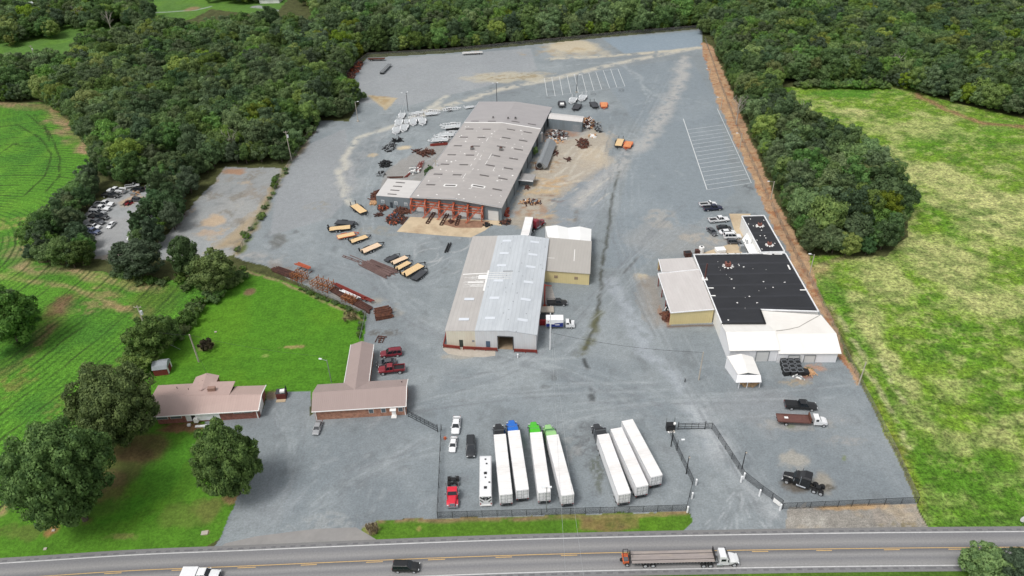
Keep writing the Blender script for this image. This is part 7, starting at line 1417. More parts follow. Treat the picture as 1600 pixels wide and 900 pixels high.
RU, BK_, WH_, OR_, BLU = ('rusty_pieces', RUST), ('dark_pieces', BLACK), ('white_pieces', WHITE2), ('orange_pieces', STRUCT_O), ('blue_pieces', mat('faded_blue_steel', col(70, 96, 120), .6)); DR_ = ('dark_rusty_pieces', DRUST); TM_ = ('timber_pieces', mat('scrap_timber', col(190, 150, 112), .8, var=.3)); GY_ = ('grey_pieces', GALV)
scrap(628, 331, 11, 4.5, 70, 'dark red steel scrap heaped against the front of the annex', (DR_, RU), 1.5, 3); scrap(616, 343, 11, 8, 100, 'mixed scrap heap with blue pieces at the left edge of the slab', (DR_, RU, BLU, BK_, OR_), 1.6, 4); scrap(598, 326, 7, 4, 34, 'small heap of dark bins and orange plate below the annex door', (BK_, RU, OR_), 1.4, 5); scrap(593, 337, 2.4, 2, 8, 'tiny lone scrap heap on the gravel below the annex', (DR_,), 1, 6)
bundle((636, 338), (626, 352), 3, 1.2, 'rusty beams lying along the left edge of the concrete slab', DRUST)
scrap(586, 308, 5, 9, 40, 'rusty scrap strip along the left side of the annex', (DR_, RU), 1.3, 7); scrap(583, 318, 5, 4, 10, 'pile of flat pale timber boards at the annex corner', (TM_,), .5, 8, 'board_pile', 'board pile', 0, 1)
scrap(609, 231, 8, 7, 44, 'black machinery parts heap, largest of those left of the factory', (BK_, GY_), 2.2, 9, 'machinery_heap', 'machinery'); scrap(602, 257, 8, 5, 30, 'black machinery parts heap below the largest one', (BK_,), 1.8, 10, 'machinery_heap', 'machinery'); scrap(596, 272, 6, 3.5, 16, 'small dark and grey machinery heap nearest the annex roof', (BK_, GY_), 1.2, 11, 'machinery_heap', 'machinery')
scrap(617, 221, 3, 2, 8, 'black drum-like part, left of the two at the white trailers', (BK_,), 1.3, 12, 'machinery_part', 'machinery'); scrap(624.5, 220, 3, 2.5, 8, 'black drum-like part, right of the two at the white trailers', (BK_,), 1.5, 13, 'machinery_part', 'machinery')
scrap(668, 240, 12, 5, 36, 'rusty steel racks and frames beside the left roof edge of the factory', (RU, DR_), 2.2, 14); scrap(651, 238, 7, 4, 12, 'thin rusty frames left of the racks by the factory roof', (DR_,), .8, 15)
scrap(648, 267, 8, 5, 22, 'white tanks and bags heaped near the utility pole behind the annex', (WH_, GY_), 1.8, 16, 'supply_heap', 'supplies'); bundle((604, 278), (632, 277), 3, .8, 'row of dark red beams along the rear of the annex', DRUST); bundle((632, 279), (645, 268), 2, .6, 'slanting dark red beams behind the annex', REDST); bundle((652, 270), (660, 253), 4, 1.6, 'dark red beams standing by the shrub at the factory roof', REDST, z0=.5)
scrap(872, 212, 16, 7, 110, 'big jumbled scrap area in front of the side shed', (DR_, RU, BK_, WH_, GY_), 1.8, 17); scrap(866, 221, 15, 3.5, 10, 'flat timber sheets on the ground below the jumbled scrap', (TM_,), .3, 18, 'board_pile', 'board pile', 0, 1)
scrap(919, 193, 10, 8, 90, 'dense scrap cluster with red tarp at the right end of the side shed', (BK_, RU, DR_, WH_, TM_), 2.0, 19); scrap(934, 200, 5, 8, 36, 'black heap at the outer end of the scrap cluster', (BK_, GY_), 2.2, 20); scrap(925, 213, 7, 3, 10, 'pale rubble heap below the scrap cluster', (WH_, TM_), .6, 21)
scrap(911, 225, 9, 7, 46, 'rust-brown machinery heap on the gravel below the side shed', (RU, DR_), 2.2, 22, 'machinery_heap', 'machinery'); scrap(868, 240, 5, 2.5, 8, 'lone rusty machine stand on the stained gravel', (DR_,), 1.6, 23, 'machinery_part', 'machinery'); scrap(888, 250, 3.5, 1.6, 5, 'small rusty bracket alone on the stained gravel', (DR_,), 1, 24, 'machinery_part', 'machinery')
scrap(829, 317, 14, 3.5, 40, 'pale drum and rusty parts below the side of the factory', (TM_, GY_, DR_), 1.2, 25); scrap(790, 348, 9, 3, 26, 'dark steel plates and rusty scrap at the front right factory corner', (DR_, RU, BK_), .8, 26); scrap(762, 352, 7, 2.5, 7, 'black steel plates on the right edge of the slab', (BK_,), .3, 27, 'plate_stack', 'plates', 0, 1); scrap(791, 333, 4, 6, 18, 'red cylinders beside the front right factory corner', (('red_pieces', REDST), OR_), 1.6, 28)
scrap(824, 294, 2.4, 2, 6, 'single rusty item by the right wall of the factory', (DR_,), 1, 29, 'machinery_part', 'machinery'); scrap(702, 333, 4, 2.5, 12, 'dark machine under the leftmost orange leaning truss', (BK_,), 1.4, 30, 'machinery_part', 'machinery'); scrap(705, 347, 4, 2, 8, 'small rusty machine between the rails on the slab', (DR_,), 1, 31, 'machinery_part', 'machinery')
scrap(1043, 484, 3, 3, 8, 'white cart in the open side of the lean-to', (WH_, BK_), 1.4, 32, 'cart', 'cart'); scrap(1040, 497, 3, 7, 20, 'rusty debris on the clay beside the lean-to', (RU,), .6, 33)
o = thing('open_bin', 'small rust-red open bin behind the lean-to', 'bin', tuple(G(1074, 400))); M().box((0, 0, .7), (1.9, 1.6, 1.4), .1, 1.15).build('bin', DRUST, o); M().box((0, 0, 1.41), (1.7, 1.4, .04), .1).build('load', BLACK, o)
o = thing('storage_tank', 'white upright tank behind the black roof corner', 'tank', tuple(G(1095, 396))); M().cyl((0, 0, 0), (0, 0, 2.4), .8, 16).build('shell', WHITE2, o, bevel=.1); M().cyl((0, 0, 2.4), (0, 0, 2.55), .3, 10).build('lid', BLACK, o)
o = thing('storage_box', 'dark square bin beside the white tank behind the black roof', 'box', tuple(G(1089, 397))); M().box((0, 0, .8), (1.3, 1.2, 1.6)).build('box', DRUST, o, bevel=.04)
o = thing('covered_pallet', 'white covered pallet on the slab behind the black roof', 'pallet', tuple(G(1125, 393))); M().box((0, 0, .6), (3.0, 2.2, 1.1), .1).build('cover', WHITE2, o, bevel=.15); M().box((0, 0, .08), (3.1, 2.3, .15), .1).build('base', WOODG, o)
# black tank cradles in front of the white workshop
i_ = 0
for r_ in range(4):
    for c_ in range(3):
        p = G(1222+c_*10.5+r_*1.8, 566+r_*6.5); o = thing('black_crate', '', 'crate', tuple(p), .1); M().box((0, 0, .75), (1.35, 1.2, 1.4)).build('bin', BLACK, o, bevel=.06); m = M(); m.bar((-.65, -.6, 1.5), (.65, -.6, 1.5), .1); m.bar((-.65, .6, 1.5), (.65, .6, 1.5), .1); m.bar((-.65, -.6, 1.5), (-.65, .6, 1.5), .1); m.bar((.65, -.6, 1.5), (.65, .6, 1.5), .1); m.build('rim', mat('grey_plastic_rim', col(120, 124, 128), .6), o)
        o['label'] = 'black open crate, %s row, %s column of the cluster by the white workshop' % (['rear', 'second', 'third', 'front'][r_], ['left', 'middle', 'right'][c_])
o = thing('black_box', 'low black box just right of the crate cluster', 'box', tuple(G(1256, 584)), -.1); M().box((0, 0, .5), (1.9, 1.6, 1.0)).build('box', BLACK, o, bevel=.06); M().box((0, 0, 1.02), (1.95, 1.65, .06)).build('lid', BLACK, o)
scrap(1246, 589, 4, 2, 8, 'small white and grey parts below the crate cluster', (WH_, GY_), .6, 40); scrap(1265, 583, 7, 3.5, 12, 'timber offcuts on the clay right of the crates', (TM_,), .4, 41, 'board_pile', 'board pile', .8, .2)
# grey hopper by the right wall of the factory
o = thing('dust_hopper', 'grey cylindrical dust hopper lying along the right wall of the factory', 'hopper', tuple(G(848, 262))); A, B = G(843, 266), G(858, 228); A, B = up(A, 2.0)-o.location, up(B, 2.0)-o.location; M().cyl(A, B, 1.35, 20).build('drum', GALV, o, bevel=.05); M().cyl(A-(B-A).normalized()*.25, A, .95, 16).build('end_opening', BLACK, o)
m = M(); sd_ = (B-A).normalized(); nx_ = Vector((sd_.y, -sd_.x, 0)); m.loft([[A+nx_*1.0+Vector((0, 0, 1.1)), A+nx_*3.0+Vector((0, 0, -.6)), A+nx_*1.6+Vector((0, 0, -1.4))], [B+nx_*1.0+Vector((0, 0, 1.1)), B+nx_*3.0+Vector((0, 0, -.6)), B+nx_*1.6+Vector((0, 0, -1.4))]]); m.build('side_chute', GALV, o)
m = M()
for t in (.1, .5, .9): q_ = lerp(A, B, t); m.bar(q_+nx_*1.2-Vector((0, 0, .8)), V3(q_+nx_*1.4, -2.0)+Vector((0, 0, 0)), .2); m.bar(q_-nx_*1.2-Vector((0, 0, .8)), V3(q_-nx_*1.4, 0)-Vector((0, 0, 0)), .2)
m.build('legs', BLACK, o); M().box((-1.8, -1.0, 1.0), (2.0, 1.8, 2.0)).build('fan_housing', DRUST, o, bevel=.05)
o = thing('water_tank', 'pale grey upright tank by the factory wall above the hopper', 'tank', tuple(G(844, 222))); M().cyl((0, 0, 0), (0, 0, 4.2), 1.1, 18).build('shell', ALUM, o, bevel=.08); M().cyl((0, 0, 4.2), (0, 0, 4.6), .5, 12).build('hatch', GALV, o)
o = thing('steel_column', 'dark red steel column crane at the right side of the warehouse', 'column', tuple(G(851, 478))); M().bar((0, 0, 0), (0, 0, 7.2), .35).build('column', REDST, o); M().bar((0, 0, 7.0), (1.8, -.5, 7.0), .2).build('arm', REDST, o); M().box((0, 0, .1), (.9, .9, .2)).build('base_plate', STRUCT_O, o)
o = thing('loading_ramp', 'concrete and black ramp beside the box truck at the warehouse side', 'ramp', tuple(G(855, 485))); M().box((0, 0, .25), (3.6, 2.6, .5)).build('slab', CONC, o, bevel=.05); M().bar((-2.2, -1.9, .4), (1.6, -1.9, .1), .5, .3).build('edge', BLACK, o)
for i, (px, py, lb) in enumerate(((926.5, 148, 'small grey frame stand beyond the small black trailer'), (970.5, 142, 'small grey frame stand alone at the corner of the far bays'))):
    o = thing('frame_stand', lb, 'stand', tuple(G(px, py))); m = M(); m.bar((-1, -.6, .9), (1, -.6, .9), .12); m.bar((-1, .6, .9), (1, .6, .9), .12); m.bar((-1, -.6, .9), (-1, .6, .9), .12); m.bar((1, -.6, .9), (1, .6, .9), .12); m.build('top_frame', GALV, o)
    m = M(); [m.bar((x, y, 0), (x, y, .9), .1) for x in (-1, 1) for y in (-.6, .6)]; m.bar((0, -.6, .5), (0, -2.4, .3), .12); m.build('legs', GALV, o)
o = thing('beam', 'short black double beam lying on the gravel left of the warehouse roof', 'beam', tuple(G(700, 388))); A, B = G(697, 395), G(703, 381); m = M(); nx_ = Vector((.35, .12, 0))
for s in (-1, 1): m.bar(up(A+nx_*s, .3)-o.location, up(B+nx_*s, .3)-o.location, .3, .5)
m.build('beam', BLACK, o)
# fenced scrap row at the far left corner
scrap(557, 106, 8, 9, 70, 'rust-brown scrap heap along the far left fence, upper part', (RU, DR_, OR_), 3.0, 50); scrap(546, 121, 8, 7, 60, 'rust-brown scrap heap along the far left fence, lower part', (RU, DR_), 3.0, 51); scrap(543, 127, 3, 2, 4, 'white tank at the lower end of the far scrap row', (WH_,), 2, 52, 'white_tank', 'tank', 0, 0)
scrap(739, 83, 14, 1.6, 10, 'timber stack under the long white trailer at the far fence', (TM_,), .5, 53, 'board_pile', 'board pile', .2, .8)
# lot among trees
scrap(201, 318, 5, 3, 18, 'red and black engine parts on the ground of the tree-ringed lot', (('red_pieces', PAINTS['red']), BK_), 1.3, 60); scrap(212, 302, 7, 3, 16, 'pale scattered scrap at the top right of the tree-ringed lot', (TM_, GY_), .6, 61)
o = thing('hydrant', 'orange object standing by the fence left of the white sedans', 'marker', tuple(G(695.5, 686))); M().cyl((0, 0, 0), (0, 0, .75), .28, 10, .16).build('body', ORANGE, o, bevel=.03); M().cyl((-.35, 0, .4), (.35, 0, .4), .12, 8).build('arms', ORANGE, o)
for px, py, lb in ((320, 833, 'flat pale concrete cover in the grass left of the driveway'), (84, 829, 'small white valve cover on bare soil under the big left tree'), (71, 858, 'small pale stone at the left edge of the road verge'), (337, 519, 'small white stone on the lawn above the shrub bed')):
    o = thing('utility_cover', lb, 'cover', tuple(G(px, py))); M().box((0, 0, .1), (1.3 if px == 320 else .6, .9 if px == 320 else .5, .2), .1).build('lid', CONC, o, bevel=.04)
o = thing('sign_board', 'white round-topped sign at the right edge beside the road', 'sign', tuple(G(1598, 818))); M().cyl((0, 0, 1.3), (0, .06, 1.3), .9, 18).build('panel', WHITE2, o); M().cyl((0, .03, 0), (0, .03, .9), .05, 8).build('post', GALV, o)
o = thing('yard_post', 'small black marker post in the gravel near the leaning pole', 'post', tuple(G(1070, 597))); M().cyl((0, 0, 0), (0, 0, 1.2), .12, 8).build('post', BLACK, o); M().box((0, 0, 1.2), (.35, .3, .3)).build('cap', GALV, o)
o = thing('yard_hydrant', 'small white post at the front right corner of the metal warehouse', 'post', tuple(G(809, 559))); M().cyl((0, 0, 0), (0, 0, 1.1), .14, 8).build('post', WHITE, o); M().box((0, 0, 1.1), (.4, .3, .2)).build('cap', WHITE, o)

# ================================================================== TREES
LEAF = {'dark': leafmat('dark_green_leaves', col(70, 98, 52), col(106, 134, 70)), 'mid': leafmat('mid_green_leaves', col(80, 112, 52), col(120, 150, 68)), 'yellow': leafmat('yellow_green_leaves', col(96, 122, 36), col(134, 154, 48)), 'blue': leafmat('blue_green_needles', col(62, 88, 54), col(90, 116, 74), .2), 'near': leafmat('near_oak_leaves', col(64, 96, 38), col(112, 146, 56), .12), 'hedge': leafmat('hedge_leaves', col(76, 108, 40), col(104, 136, 50), .2)}
BARK = mat('tree_bark', col(86, 76, 66), .9, var=.3); DEADB = mat('bleached_dead_wood', col(168, 160, 152), .9, var=.2)
def crown_mesh(name, seed, Rr, H, base, lobes, per, size, m, conic=0.0, core=.78, lr0=.16, lr1=.27):
    """leaf-sized faces spread over lobes of an uneven crown, round a dark twiggy core of more leaves"""
    g = np.random.default_rng(seed); cz = (H+base)/2; hz = (H-base)/2; V = []; n_tot = 0
    dirs = g.normal(size=(lobes, 3)); dirs[:, 2] = np.abs(dirs[:, 2])*.9-.35*g.random(lobes)*2; dirs /= np.linalg.norm(dirs, axis=1)[:, None]; lowk = g.random(lobes) < .30; dirs[lowk, 2] = -g.uniform(.15, .75, lowk.sum()); dirs /= np.linalg.norm(dirs, axis=1)[:, None]
    allq = []
    for i in range(lobes):
        d = dirs[i]; f = g.uniform(.62, .98); lr = Rr*g.uniform(lr0, lr1)
        c = np.array([d[0]*Rr*f, d[1]*Rr*f, cz+d[2]*hz*f]); tz = (c[2]-base)/(H-base); k = 1-conic*max(0, tz)
        c[:2] *= k; lr *= max(.35, 1-.5*conic*tz)
        lr = min(lr, H-c[2]+lr*.3)
        v = g.normal(size=(per, 3)); v /= np.linalg.norm(v, axis=1)[:, None]; v = v+d*.55; v /= np.linalg.norm(v, axis=1)[:, None]
        rad = lr*(1+g.normal(0, .13, per))*(1-.35*g.random(per)**3); p = c+v*rad[:, None]*np.array([1, 1, .8]); allq.append((p, v))
    ncore = lobes*per//3; v = g.normal(size=(ncore, 3)); v /= np.linalg.norm(v, axis=1)[:, None]; rr = core*g.uniform(.5, 1, ncore)**.5; tz = (v[:, 2]*rr+1)/2
    p = np.stack([v[:, 0]*Rr*.8*rr*(1-conic*tz), v[:, 1]*Rr*.8*rr*(1-conic*tz), cz+v[:, 2]*hz*rr], 1); allq.append((p, v))
    P_ = np.concatenate([a for a, b in allq]); Nn = np.concatenate([b for a, b in allq]); n = len(P_)
    Nn = Nn+g.normal(0, .38, (n, 3)); Nn /= np.linalg.norm(Nn, axis=1)[:, None]; t = np.cross(Nn, g.normal(size=(n, 3))); t /= np.linalg.norm(t, axis=1)[:, None]; b = np.cross(Nn, t)
    s = size*g.uniform(.6, 1.35, n)[:, None]; q_ = np.stack([P_-t*s*.5-b*s*.25, P_+t*s*.1-b*s*.5, P_+t*s*.55+b*s*.1, P_-t*s*.1+b*s*.55], 1).reshape(-1, 3).astype(np.float32)
    q_[:, 2] = np.maximum(q_[:, 2], .05)
    me = bpy.data.meshes.new(name); me.vertices.add(4*n); me.vertices.foreach_set('co', q_.ravel()); me.loops.add(4*n); me.loops.foreach_set('vertex_index', np.arange(4*n, dtype=np.int32)); me.polygons.add(n); me.polygons.foreach_set('loop_start', np.arange(0, 4*n, 4, dtype=np.int32)); me.polygons.foreach_set('loop_total', np.full(n, 4, np.int32)); me.update(calc_edges=True); me.materials.append(m)
    return me
def trunk_mesh(seed, H, r, spread, n=7, dead=False):
    rr_ = random.Random(seed); m = M(); m.cyl((0, 0, -.2), (0, 0, H*.45), r, 9, r*.7); m.cyl((0, 0, H*.45), (rr_.uniform(-.3, .3), 0, H*.8), r*.7, 8, r*.25)
    for k in range(n):
        a_ = 6.28*k/n+rr_.uniform(-.3, .3); z = H*rr_.uniform(.25, .6); e = Vector((math.cos(a_)*spread*.75, math.sin(a_)*spread*.75, z+H*rr_.uniform(.15, .35))); s = Vector((0, 0, z)); mid = lerp(s, e, .5)+Vector((0, 0, .3)); m.cyl(s, mid, r*.35, 6, r*.24); m.cyl(mid, e, r*.24, 6, r*.08)
        if dead:
            for j in range(7): t = rr_.uniform(.3, 1); q_ = lerp(mid, e, t); f_ = q_+Vector((rr_.uniform(-1.4, 1.4), rr_.uniform(-1.4, 1.4), rr_.uniform(.4, 1.8))); m.cyl(q_, f_, r*.1, 5, r*.04)
    o = m.build('trunk', DEADB if dead else BARK); me = o.data; bpy.data.objects.remove(o); return me
def mk_tree(name, label, cat, crown, trunk, loc, rz=0, sc=(1, 1, 1), group=None):
    r = thing(name, label, cat, tuple(loc), rz, group); r.scale = sc
    if crown is not None: o = bpy.data.objects.new('crown', crown); C.objects.link(o); o.parent = r
    if trunk is not None: o = bpy.data.objects.new('trunk', trunk); C.objects.link(o); o.parent = r
    return r
# near trees first: big, seen with single leaf clumps
TB = [trunk_mesh(i, 11, .28, 3.6) for i in range(3)]; TBIG = [trunk_mesh(20+i, 15, .5, 6) for i in range(2)]; TS = trunk_mesh(30, 6, .15, 1.8)
cr_big = [crown_mesh('crown', 100+i, 7.6, 16, 1.0, 165, 230, .34, LEAF['near'], core=.9, lr0=.12, lr1=.2) for i in range(2)]
cr_rnd = crown_mesh('crown', 110, 6.3, 15.0, .8, 145, 210, .32, LEAF['near'], core=.92, lr0=.12, lr1=.19)
def base_tree(px, py, w_px, top_py, name, label, cm, R0, H0, trunk, rz=0.0, cat='tree'):
    """a tree from its foot, crown width and top in the photo"""
    b_ = G(px, py); hh = z_of((px, py), (px, top_py))*.5; v = np.array([b_.x, b_.y, hh-HC]); px += px-(800+FPX*float(v@CR)/float(v@_f)); b_ = G(px, py); s_w = (G(px+w_px/2, py)-G(px-w_px/2, py)).length*.955; H = z_of((px, py), (px, top_py)); return mk_tree(name, label, cat, cm, trunk, b_, rz, (s_w/2/R0*.96, s_w/2/R0*.96, H/H0*.97))
base_tree(92, 812, 150, 662, 'oak_tree', 'largest broad oak at the lower left, bare soil below its right side', cr_big[0], 7.6, 16, TBIG[0], .4)
base_tree(174, 692, 126, 572, 'oak_tree', 'big dark oak behind the largest one, touching the brick house', cr_big[1], 7.6, 16, TBIG[1], 1.2)
base_tree(353, 772, 100, 662, 'oak_tree', 'dense rounded oak standing alone at the edge of the front gravel', cr_rnd, 6.3, 15, TBIG[0], 2.1)
cr_mid = [crown_mesh('crown', 120+i, 4.4, 11, .6, 70, 120, .36, LEAF[k]) for i, k in enumerate(('near', 'mid', 'blue', 'dark'))]
base_tree(230, 560, 66, 498, 'broadleaf_tree', 'dark tree right behind the red barn shed', cr_mid[3], 4.4, 11, TB[0], .3)
base_tree(258, 540, 40, 493, 'broadleaf_tree', 'smaller dark tree on the lawn side behind the barn shed', cr_mid[0], 4.4, 11, TB[1], 1.9)
base_tree(215, 577, 60, 548, 'shrub', 'low yellow-green shrub left of the barn shed', cr_mid[1], 4.4, 11, TS, .5, 'shrub')
base_tree(8, 540, 84, 448, 'broadleaf_tree', 'lone dark tree at the left edge of the crop field', cr_mid[0], 4.4, 11, TB[2], .9); base_tree(-8, 520, 70, 450, 'broadleaf_tree', 'tree cut by the left edge, behind the lone dark tree', cr_mid[3], 4.4, 11, TB[0], 2.9)
base_tree(214, 432, 76, 372, 'pine_tree', 'rounded tree below the tree-ringed lot', cr_mid[2], 4.4, 11, TB[0], 1.3); base_tree(288, 436, 48, 366, 'pine_tree', 'narrow blue-green tree between two rounder ones below the bare lot', cr_mid[2], 4.4, 11, TB[1], .1); base_tree(329, 454, 70, 392, 'broadleaf_tree', 'bright green round tree at the top corner of the lawn', cr_mid[1], 4.4, 11, TB[2], .6)
base_tree(1541, 902, 76, 862, 'shrub', 'green shrub at the bottom right below the road', cr_mid[1], 4.4, 11, TS, .6, 'shrub'); base_tree(1592, 905, 60, 860, 'shrub', 'greyish shrub cut by the bottom right corner', cr_mid[2], 4.4, 11, TS, 1.6, 'shrub')
base_tree(322, 547, 26, 530, 'shrub', 'low dark reddish shrub in the round bed on the lawn', crown_mesh('crown', 140, 2, 2.2, .1, 16, 120, .22, leafmat('dark_reddish_leaves', col(62, 52, 44), col(88, 78, 58), .1)), 2, 2.2, None, 0, 'shrub')
base_tree(548, 500, 26, 486, 'shrub', 'thin brown shrub by the galvanised fence corner', crown_mesh('crown', 141, 2, 2.4, .1, 12, 60, .2, leafmat('dry_brown_leaves', col(110, 96, 72), col(96, 110, 60), .1)), 2, 2.4, None, 0, 'shrub')
base_tree(672, 283, 18, 258, 'shrub', 'dark shrub against the left roof edge of the factory', cr_mid[3], 4.4, 11, TS, 0, 'shrub'); base_tree(580, 832, 22, 818, 'shrub', 'dry brown grass clump at the corner of the paved apron', crown_mesh('crown', 142, 2, 1.4, .05, 10, 60, .25, leafmat('dry_straw_leaves', col(150, 134, 100), col(120, 104, 74), .1)), 2, 1.4, None, 0, 'shrub')
base_tree(836, 243, 10, 228, 'shrub', 'green climber on the right wall of the factory', cr_mid[1], 4.4, 11, TS, 0, 'shrub')
# hedges and scrub bands
HB = [crown_mesh('crown', 150+i, 2.6, 3.4, .1, 20, 110, .36, LEAF['hedge']) for i in range(2)]+[crown_mesh('crown', 152, 2.6, 3.4, .1, 20, 110, .36, LEAF['mid'])]
def hedge(pts, n, w_, lo, hi, label, grp, name='hedge_shrub'):
    P_ = [G(*p) for p in pts]; ls = [(b-a).length for a, b in zip(P_[:-1], P_[1:])]; T = sum(ls)
    for k in range(n):
        s = (k+rnd.uniform(.1, .9))/n*T; i = 0
        while i < len(ls)-1 and s > ls[i]: s -= ls[i]; i += 1
        q_ = lerp(P_[i], P_[i+1], min(1, s/ls[i]))+Vector((rnd.uniform(-w_, w_), rnd.uniform(-w_, w_), 0)); f = rnd.uniform(lo, hi)
        mk_tree(name, label, 'shrub', HB[rnd.randrange(3)], None, q_, rnd.uniform(0, 6), (f, f, f*rnd.uniform(.7, 1.2)), grp)
hedge([(378, 428), (345, 462), (300, 490), (280, 520), (262, 540)], 26, 1.8, .4, 1.1, 'leafy shrub in the hedge between the crop field and the lawn', 'hedge between crop field and lawn')
hedge([(190, 425), (235, 440), (300, 450), (372, 425)], 18, 2.0, .35, .9, 'leafy shrub in the scrub below the tree-ringed lot', 'scrub below the lot')
hedge([(368, 398), (395, 355), (425, 300), (448, 262)], 22, 1.4, .15, .6, 'small shrub in the overgrown fence beside the bare lot', 'overgrown fence shrubs')
hedge([(450, 250), (478, 215), (498, 192)], 14, 1.0, .45, .9, 'shrub at the wood edge beside the upper left yard', 'wood edge shrubs')
hedge([(470, 452), (515, 470), (566, 494)], 18, .5, .2, .4, 'low weed clump along the galvanised fence', 'weeds along the galvanised fence', 'weed_clump'); hedge([(566, 498), (560, 530)], 6, .3, .15, .3, 'low weed clump along the galvanised fence', 'weeds along the galvanised fence', 'weed_clump')
hedge([(535, 178), (548, 160), (568, 155)], 9, 1.5, .8, 1.3, 'green shrub in the clump by the concrete-footed lamp pole', 'shrub clump by the lamp pole')
hedge([(1245, 136), (1300, 137), (1385, 138)], 26, 1.5, .8, 1.3, 'low shrub at the foot of the wood behind the hay field', 'shrubs at the wood foot')
# woods
woods = {'left': [(0, 160), (70, 158), (112, 185), (152, 240), (160, 275), (196, 288), (245, 286), (262, 300), (330, 262), (352, 256), (445, 255), (470, 215), (500, 186), (540, 185), (556, 158), (536, 140), (536, 118), (560, 92), (565, 84), (430, 40), (330, 60), (240, 52), (200, 72), (150, 68), (110, 110), (40, 118), (-60, 90), (-200, 160)],
         'topleft': [(-200, 60), (-60, 60), (20, 75), (60, 60), (100, 62), (80, 30), (-60, 20)],
         'top': [(560, 84), (700, 78), (800, 69), (950, 54), (1095, 42), (1104, 55), (1112, -100), (520, -100), (470, 0), (500, 30), (500, 60)],
         'right': [(1106, 42), (1120, 70), (1152, 150), (1185, 220), (1212, 285), (1245, 350), (1258, 392), (1300, 402), (1350, 398), (1388, 386), (1408, 345), (1400, 305), (1372, 275), (1330, 250), (1285, 222), (1240, 190), (1208, 160), (1204, 136), (1232, 128), (1388, 133), (1450, 152), (1600, 186), (1800, 240), (2000, 100), (1700, -120), (1100, -120)],
         'lotleft': [(52, 412), (100, 420), (148, 418), (152, 404), (132, 376), (120, 352), (150, 320), (160, 300), (150, 280), (120, 322), (75, 352), (45, 390)],
         'lotmid': [(262, 300), (330, 262), (285, 345), (258, 385), (222, 402), (216, 372), (232, 345)],
         'clear': [(200, 50), (228, 46), (236, 20), (200, 20)], 'clear2': [(110, 50), (180, 30), (190, 8), (120, 5)], 'clear3': [(330, 6), (420, 8), (430, -30), (320, -30)], 'clear4': [(60, 40), (110, 48), (150, 50), (250, 30), (230, 18), (110, 10), (60, 0)]}
pts = []
gseed = np.random.default_rng(11)
for nm, pg in woods.items():
    pw = GA(pg); x0, x1, y0, y1 = pw[:, 0].min(), pw[:, 0].max(), pw[:, 1].min(), min(pw[:, 1].max(), 900); st = {'lotleft': 3.8, 'lotmid': 4.0}.get(nm, 6.5)
    gx, gy = np.meshgrid(np.arange(x0, x1, st), np.arange(y0, y1, st)); gx = gx.ravel()+gseed.uniform(-.42, .42, gx.size)*st; gy = gy.ravel()+gseed.uniform(-.42, .42, gy.size)*st
    k = inpoly(gx, gy, pw); gx, gy = gx[k], gy[k]; k = np.abs(gx) < (gy*math.cos(TH)+HC*math.sin(TH))*800/FPX*1.12+14; gx, gy = gx[k], gy[k]
    k = gseed.random(gx.size) < (.85 if nm.startswith('clear') else .97); gx, gy = gx[k], gy[k]
    ed = dseg(gx, gy, [tuple(q_) for q_ in pw], True); pts += [(a, b, nm, e) for a, b, e in zip(gx, gy, ed) if (b < 620 or gseed.random() < .9)]
for nm in ('left', 'right', 'top'):
    pw = GA(woods[nm]); n_ = len(pw); cen = pw.mean(0)
    for i in range(n_):
        a_, b_ = pw[i], pw[(i+1) % n_]; l_ = np.hypot(*(b_-a_)); u_ = (b_-a_)/l_; nx = np.array([-u_[1], u_[0]])
        if not inpoly(np.array([((a_+b_)/2+nx*1.5)[0]]), np.array([((a_+b_)/2+nx*1.5)[1]]), pw)[0]: nx = -nx
        for k in range(int(l_/3.4)):
            q_ = a_+u_*(k+rnd.random())*3.4+nx*rnd.uniform(-.3, 2.5)
            if q_[1] < 450 and abs(q_[0]) < (q_[1]*math.cos(TH)+HC*math.sin(TH))*800/FPX*1.12+14: pts.append((q_[0], q_[1], 'edge', 9))
pts.sort(key=lambda q_: q_[0]**2+q_[1]**2+HC*HC)
CW = [crown_mesh('crown', 200+i, 4.6, 12, .8, 40, 112, .44, LEAF[k], lr0=.2, lr1=.33) for i, k in enumerate(('dark', 'mid', 'yellow', 'dark', 'mid', 'blue'))]
CONE = crown_mesh('crown', 230, 3.2, 13, .8, 30, 120, .46, LEAF['blue'], conic=.75)
KIND = [('dark green broadleaf tree', 'broadleaf_tree'), ('mid green broadleaf tree', 'broadleaf_tree'), ('yellow-green broadleaf tree', 'broadleaf_tree'), ('dark green broadleaf tree', 'broadleaf_tree'), ('mid green broadleaf tree', 'broadleaf_tree'), ('blue-green bushy tree', 'broadleaf_tree')]
WHERE = {'edge': 'at the very edge of a wood', 'left': 'in the wood left of the yard', 'topleft': 'in the top left corner wood', 'top': 'in the tall wood beyond the far fence', 'right': 'in the wood right of the dirt bank', 'lotleft': 'left of the parked cars in the tree-ringed lot', 'lotmid': 'between the parked cars and the bare lot', 'clear': 'among the top left clearings', 'clear2': 'among the top left clearings', 'clear3': 'among the top left clearings', 'clear4': 'among the top left clearings'}
def pick(nm, x, y):
    if nm in ('lotleft', 'lotmid'): return (6 if rnd.random() < .35 else rnd.choice([0, 1, 5, 5]))
    v = rnd.random(); return 0 if v < .3 else 3 if v < .55 else 1 if v < .72 else 4 if v < .84 else 5 if v < .92 else 2
def size_of(nm, e):
    b_ = {'lotleft': .74, 'lotmid': .78, 'top': 1.12, 'edge': .62}.get(nm, 1.0)
    return b_*rnd.choice((rnd.uniform(.7, .95), rnd.uniform(1.0, 1.35), rnd.uniform(1.05, 1.3)))*(1.0 if e > 6 or nm == 'edge' else .86)
near, far = pts[:292], pts[292:]
print('TREES', len(pts))
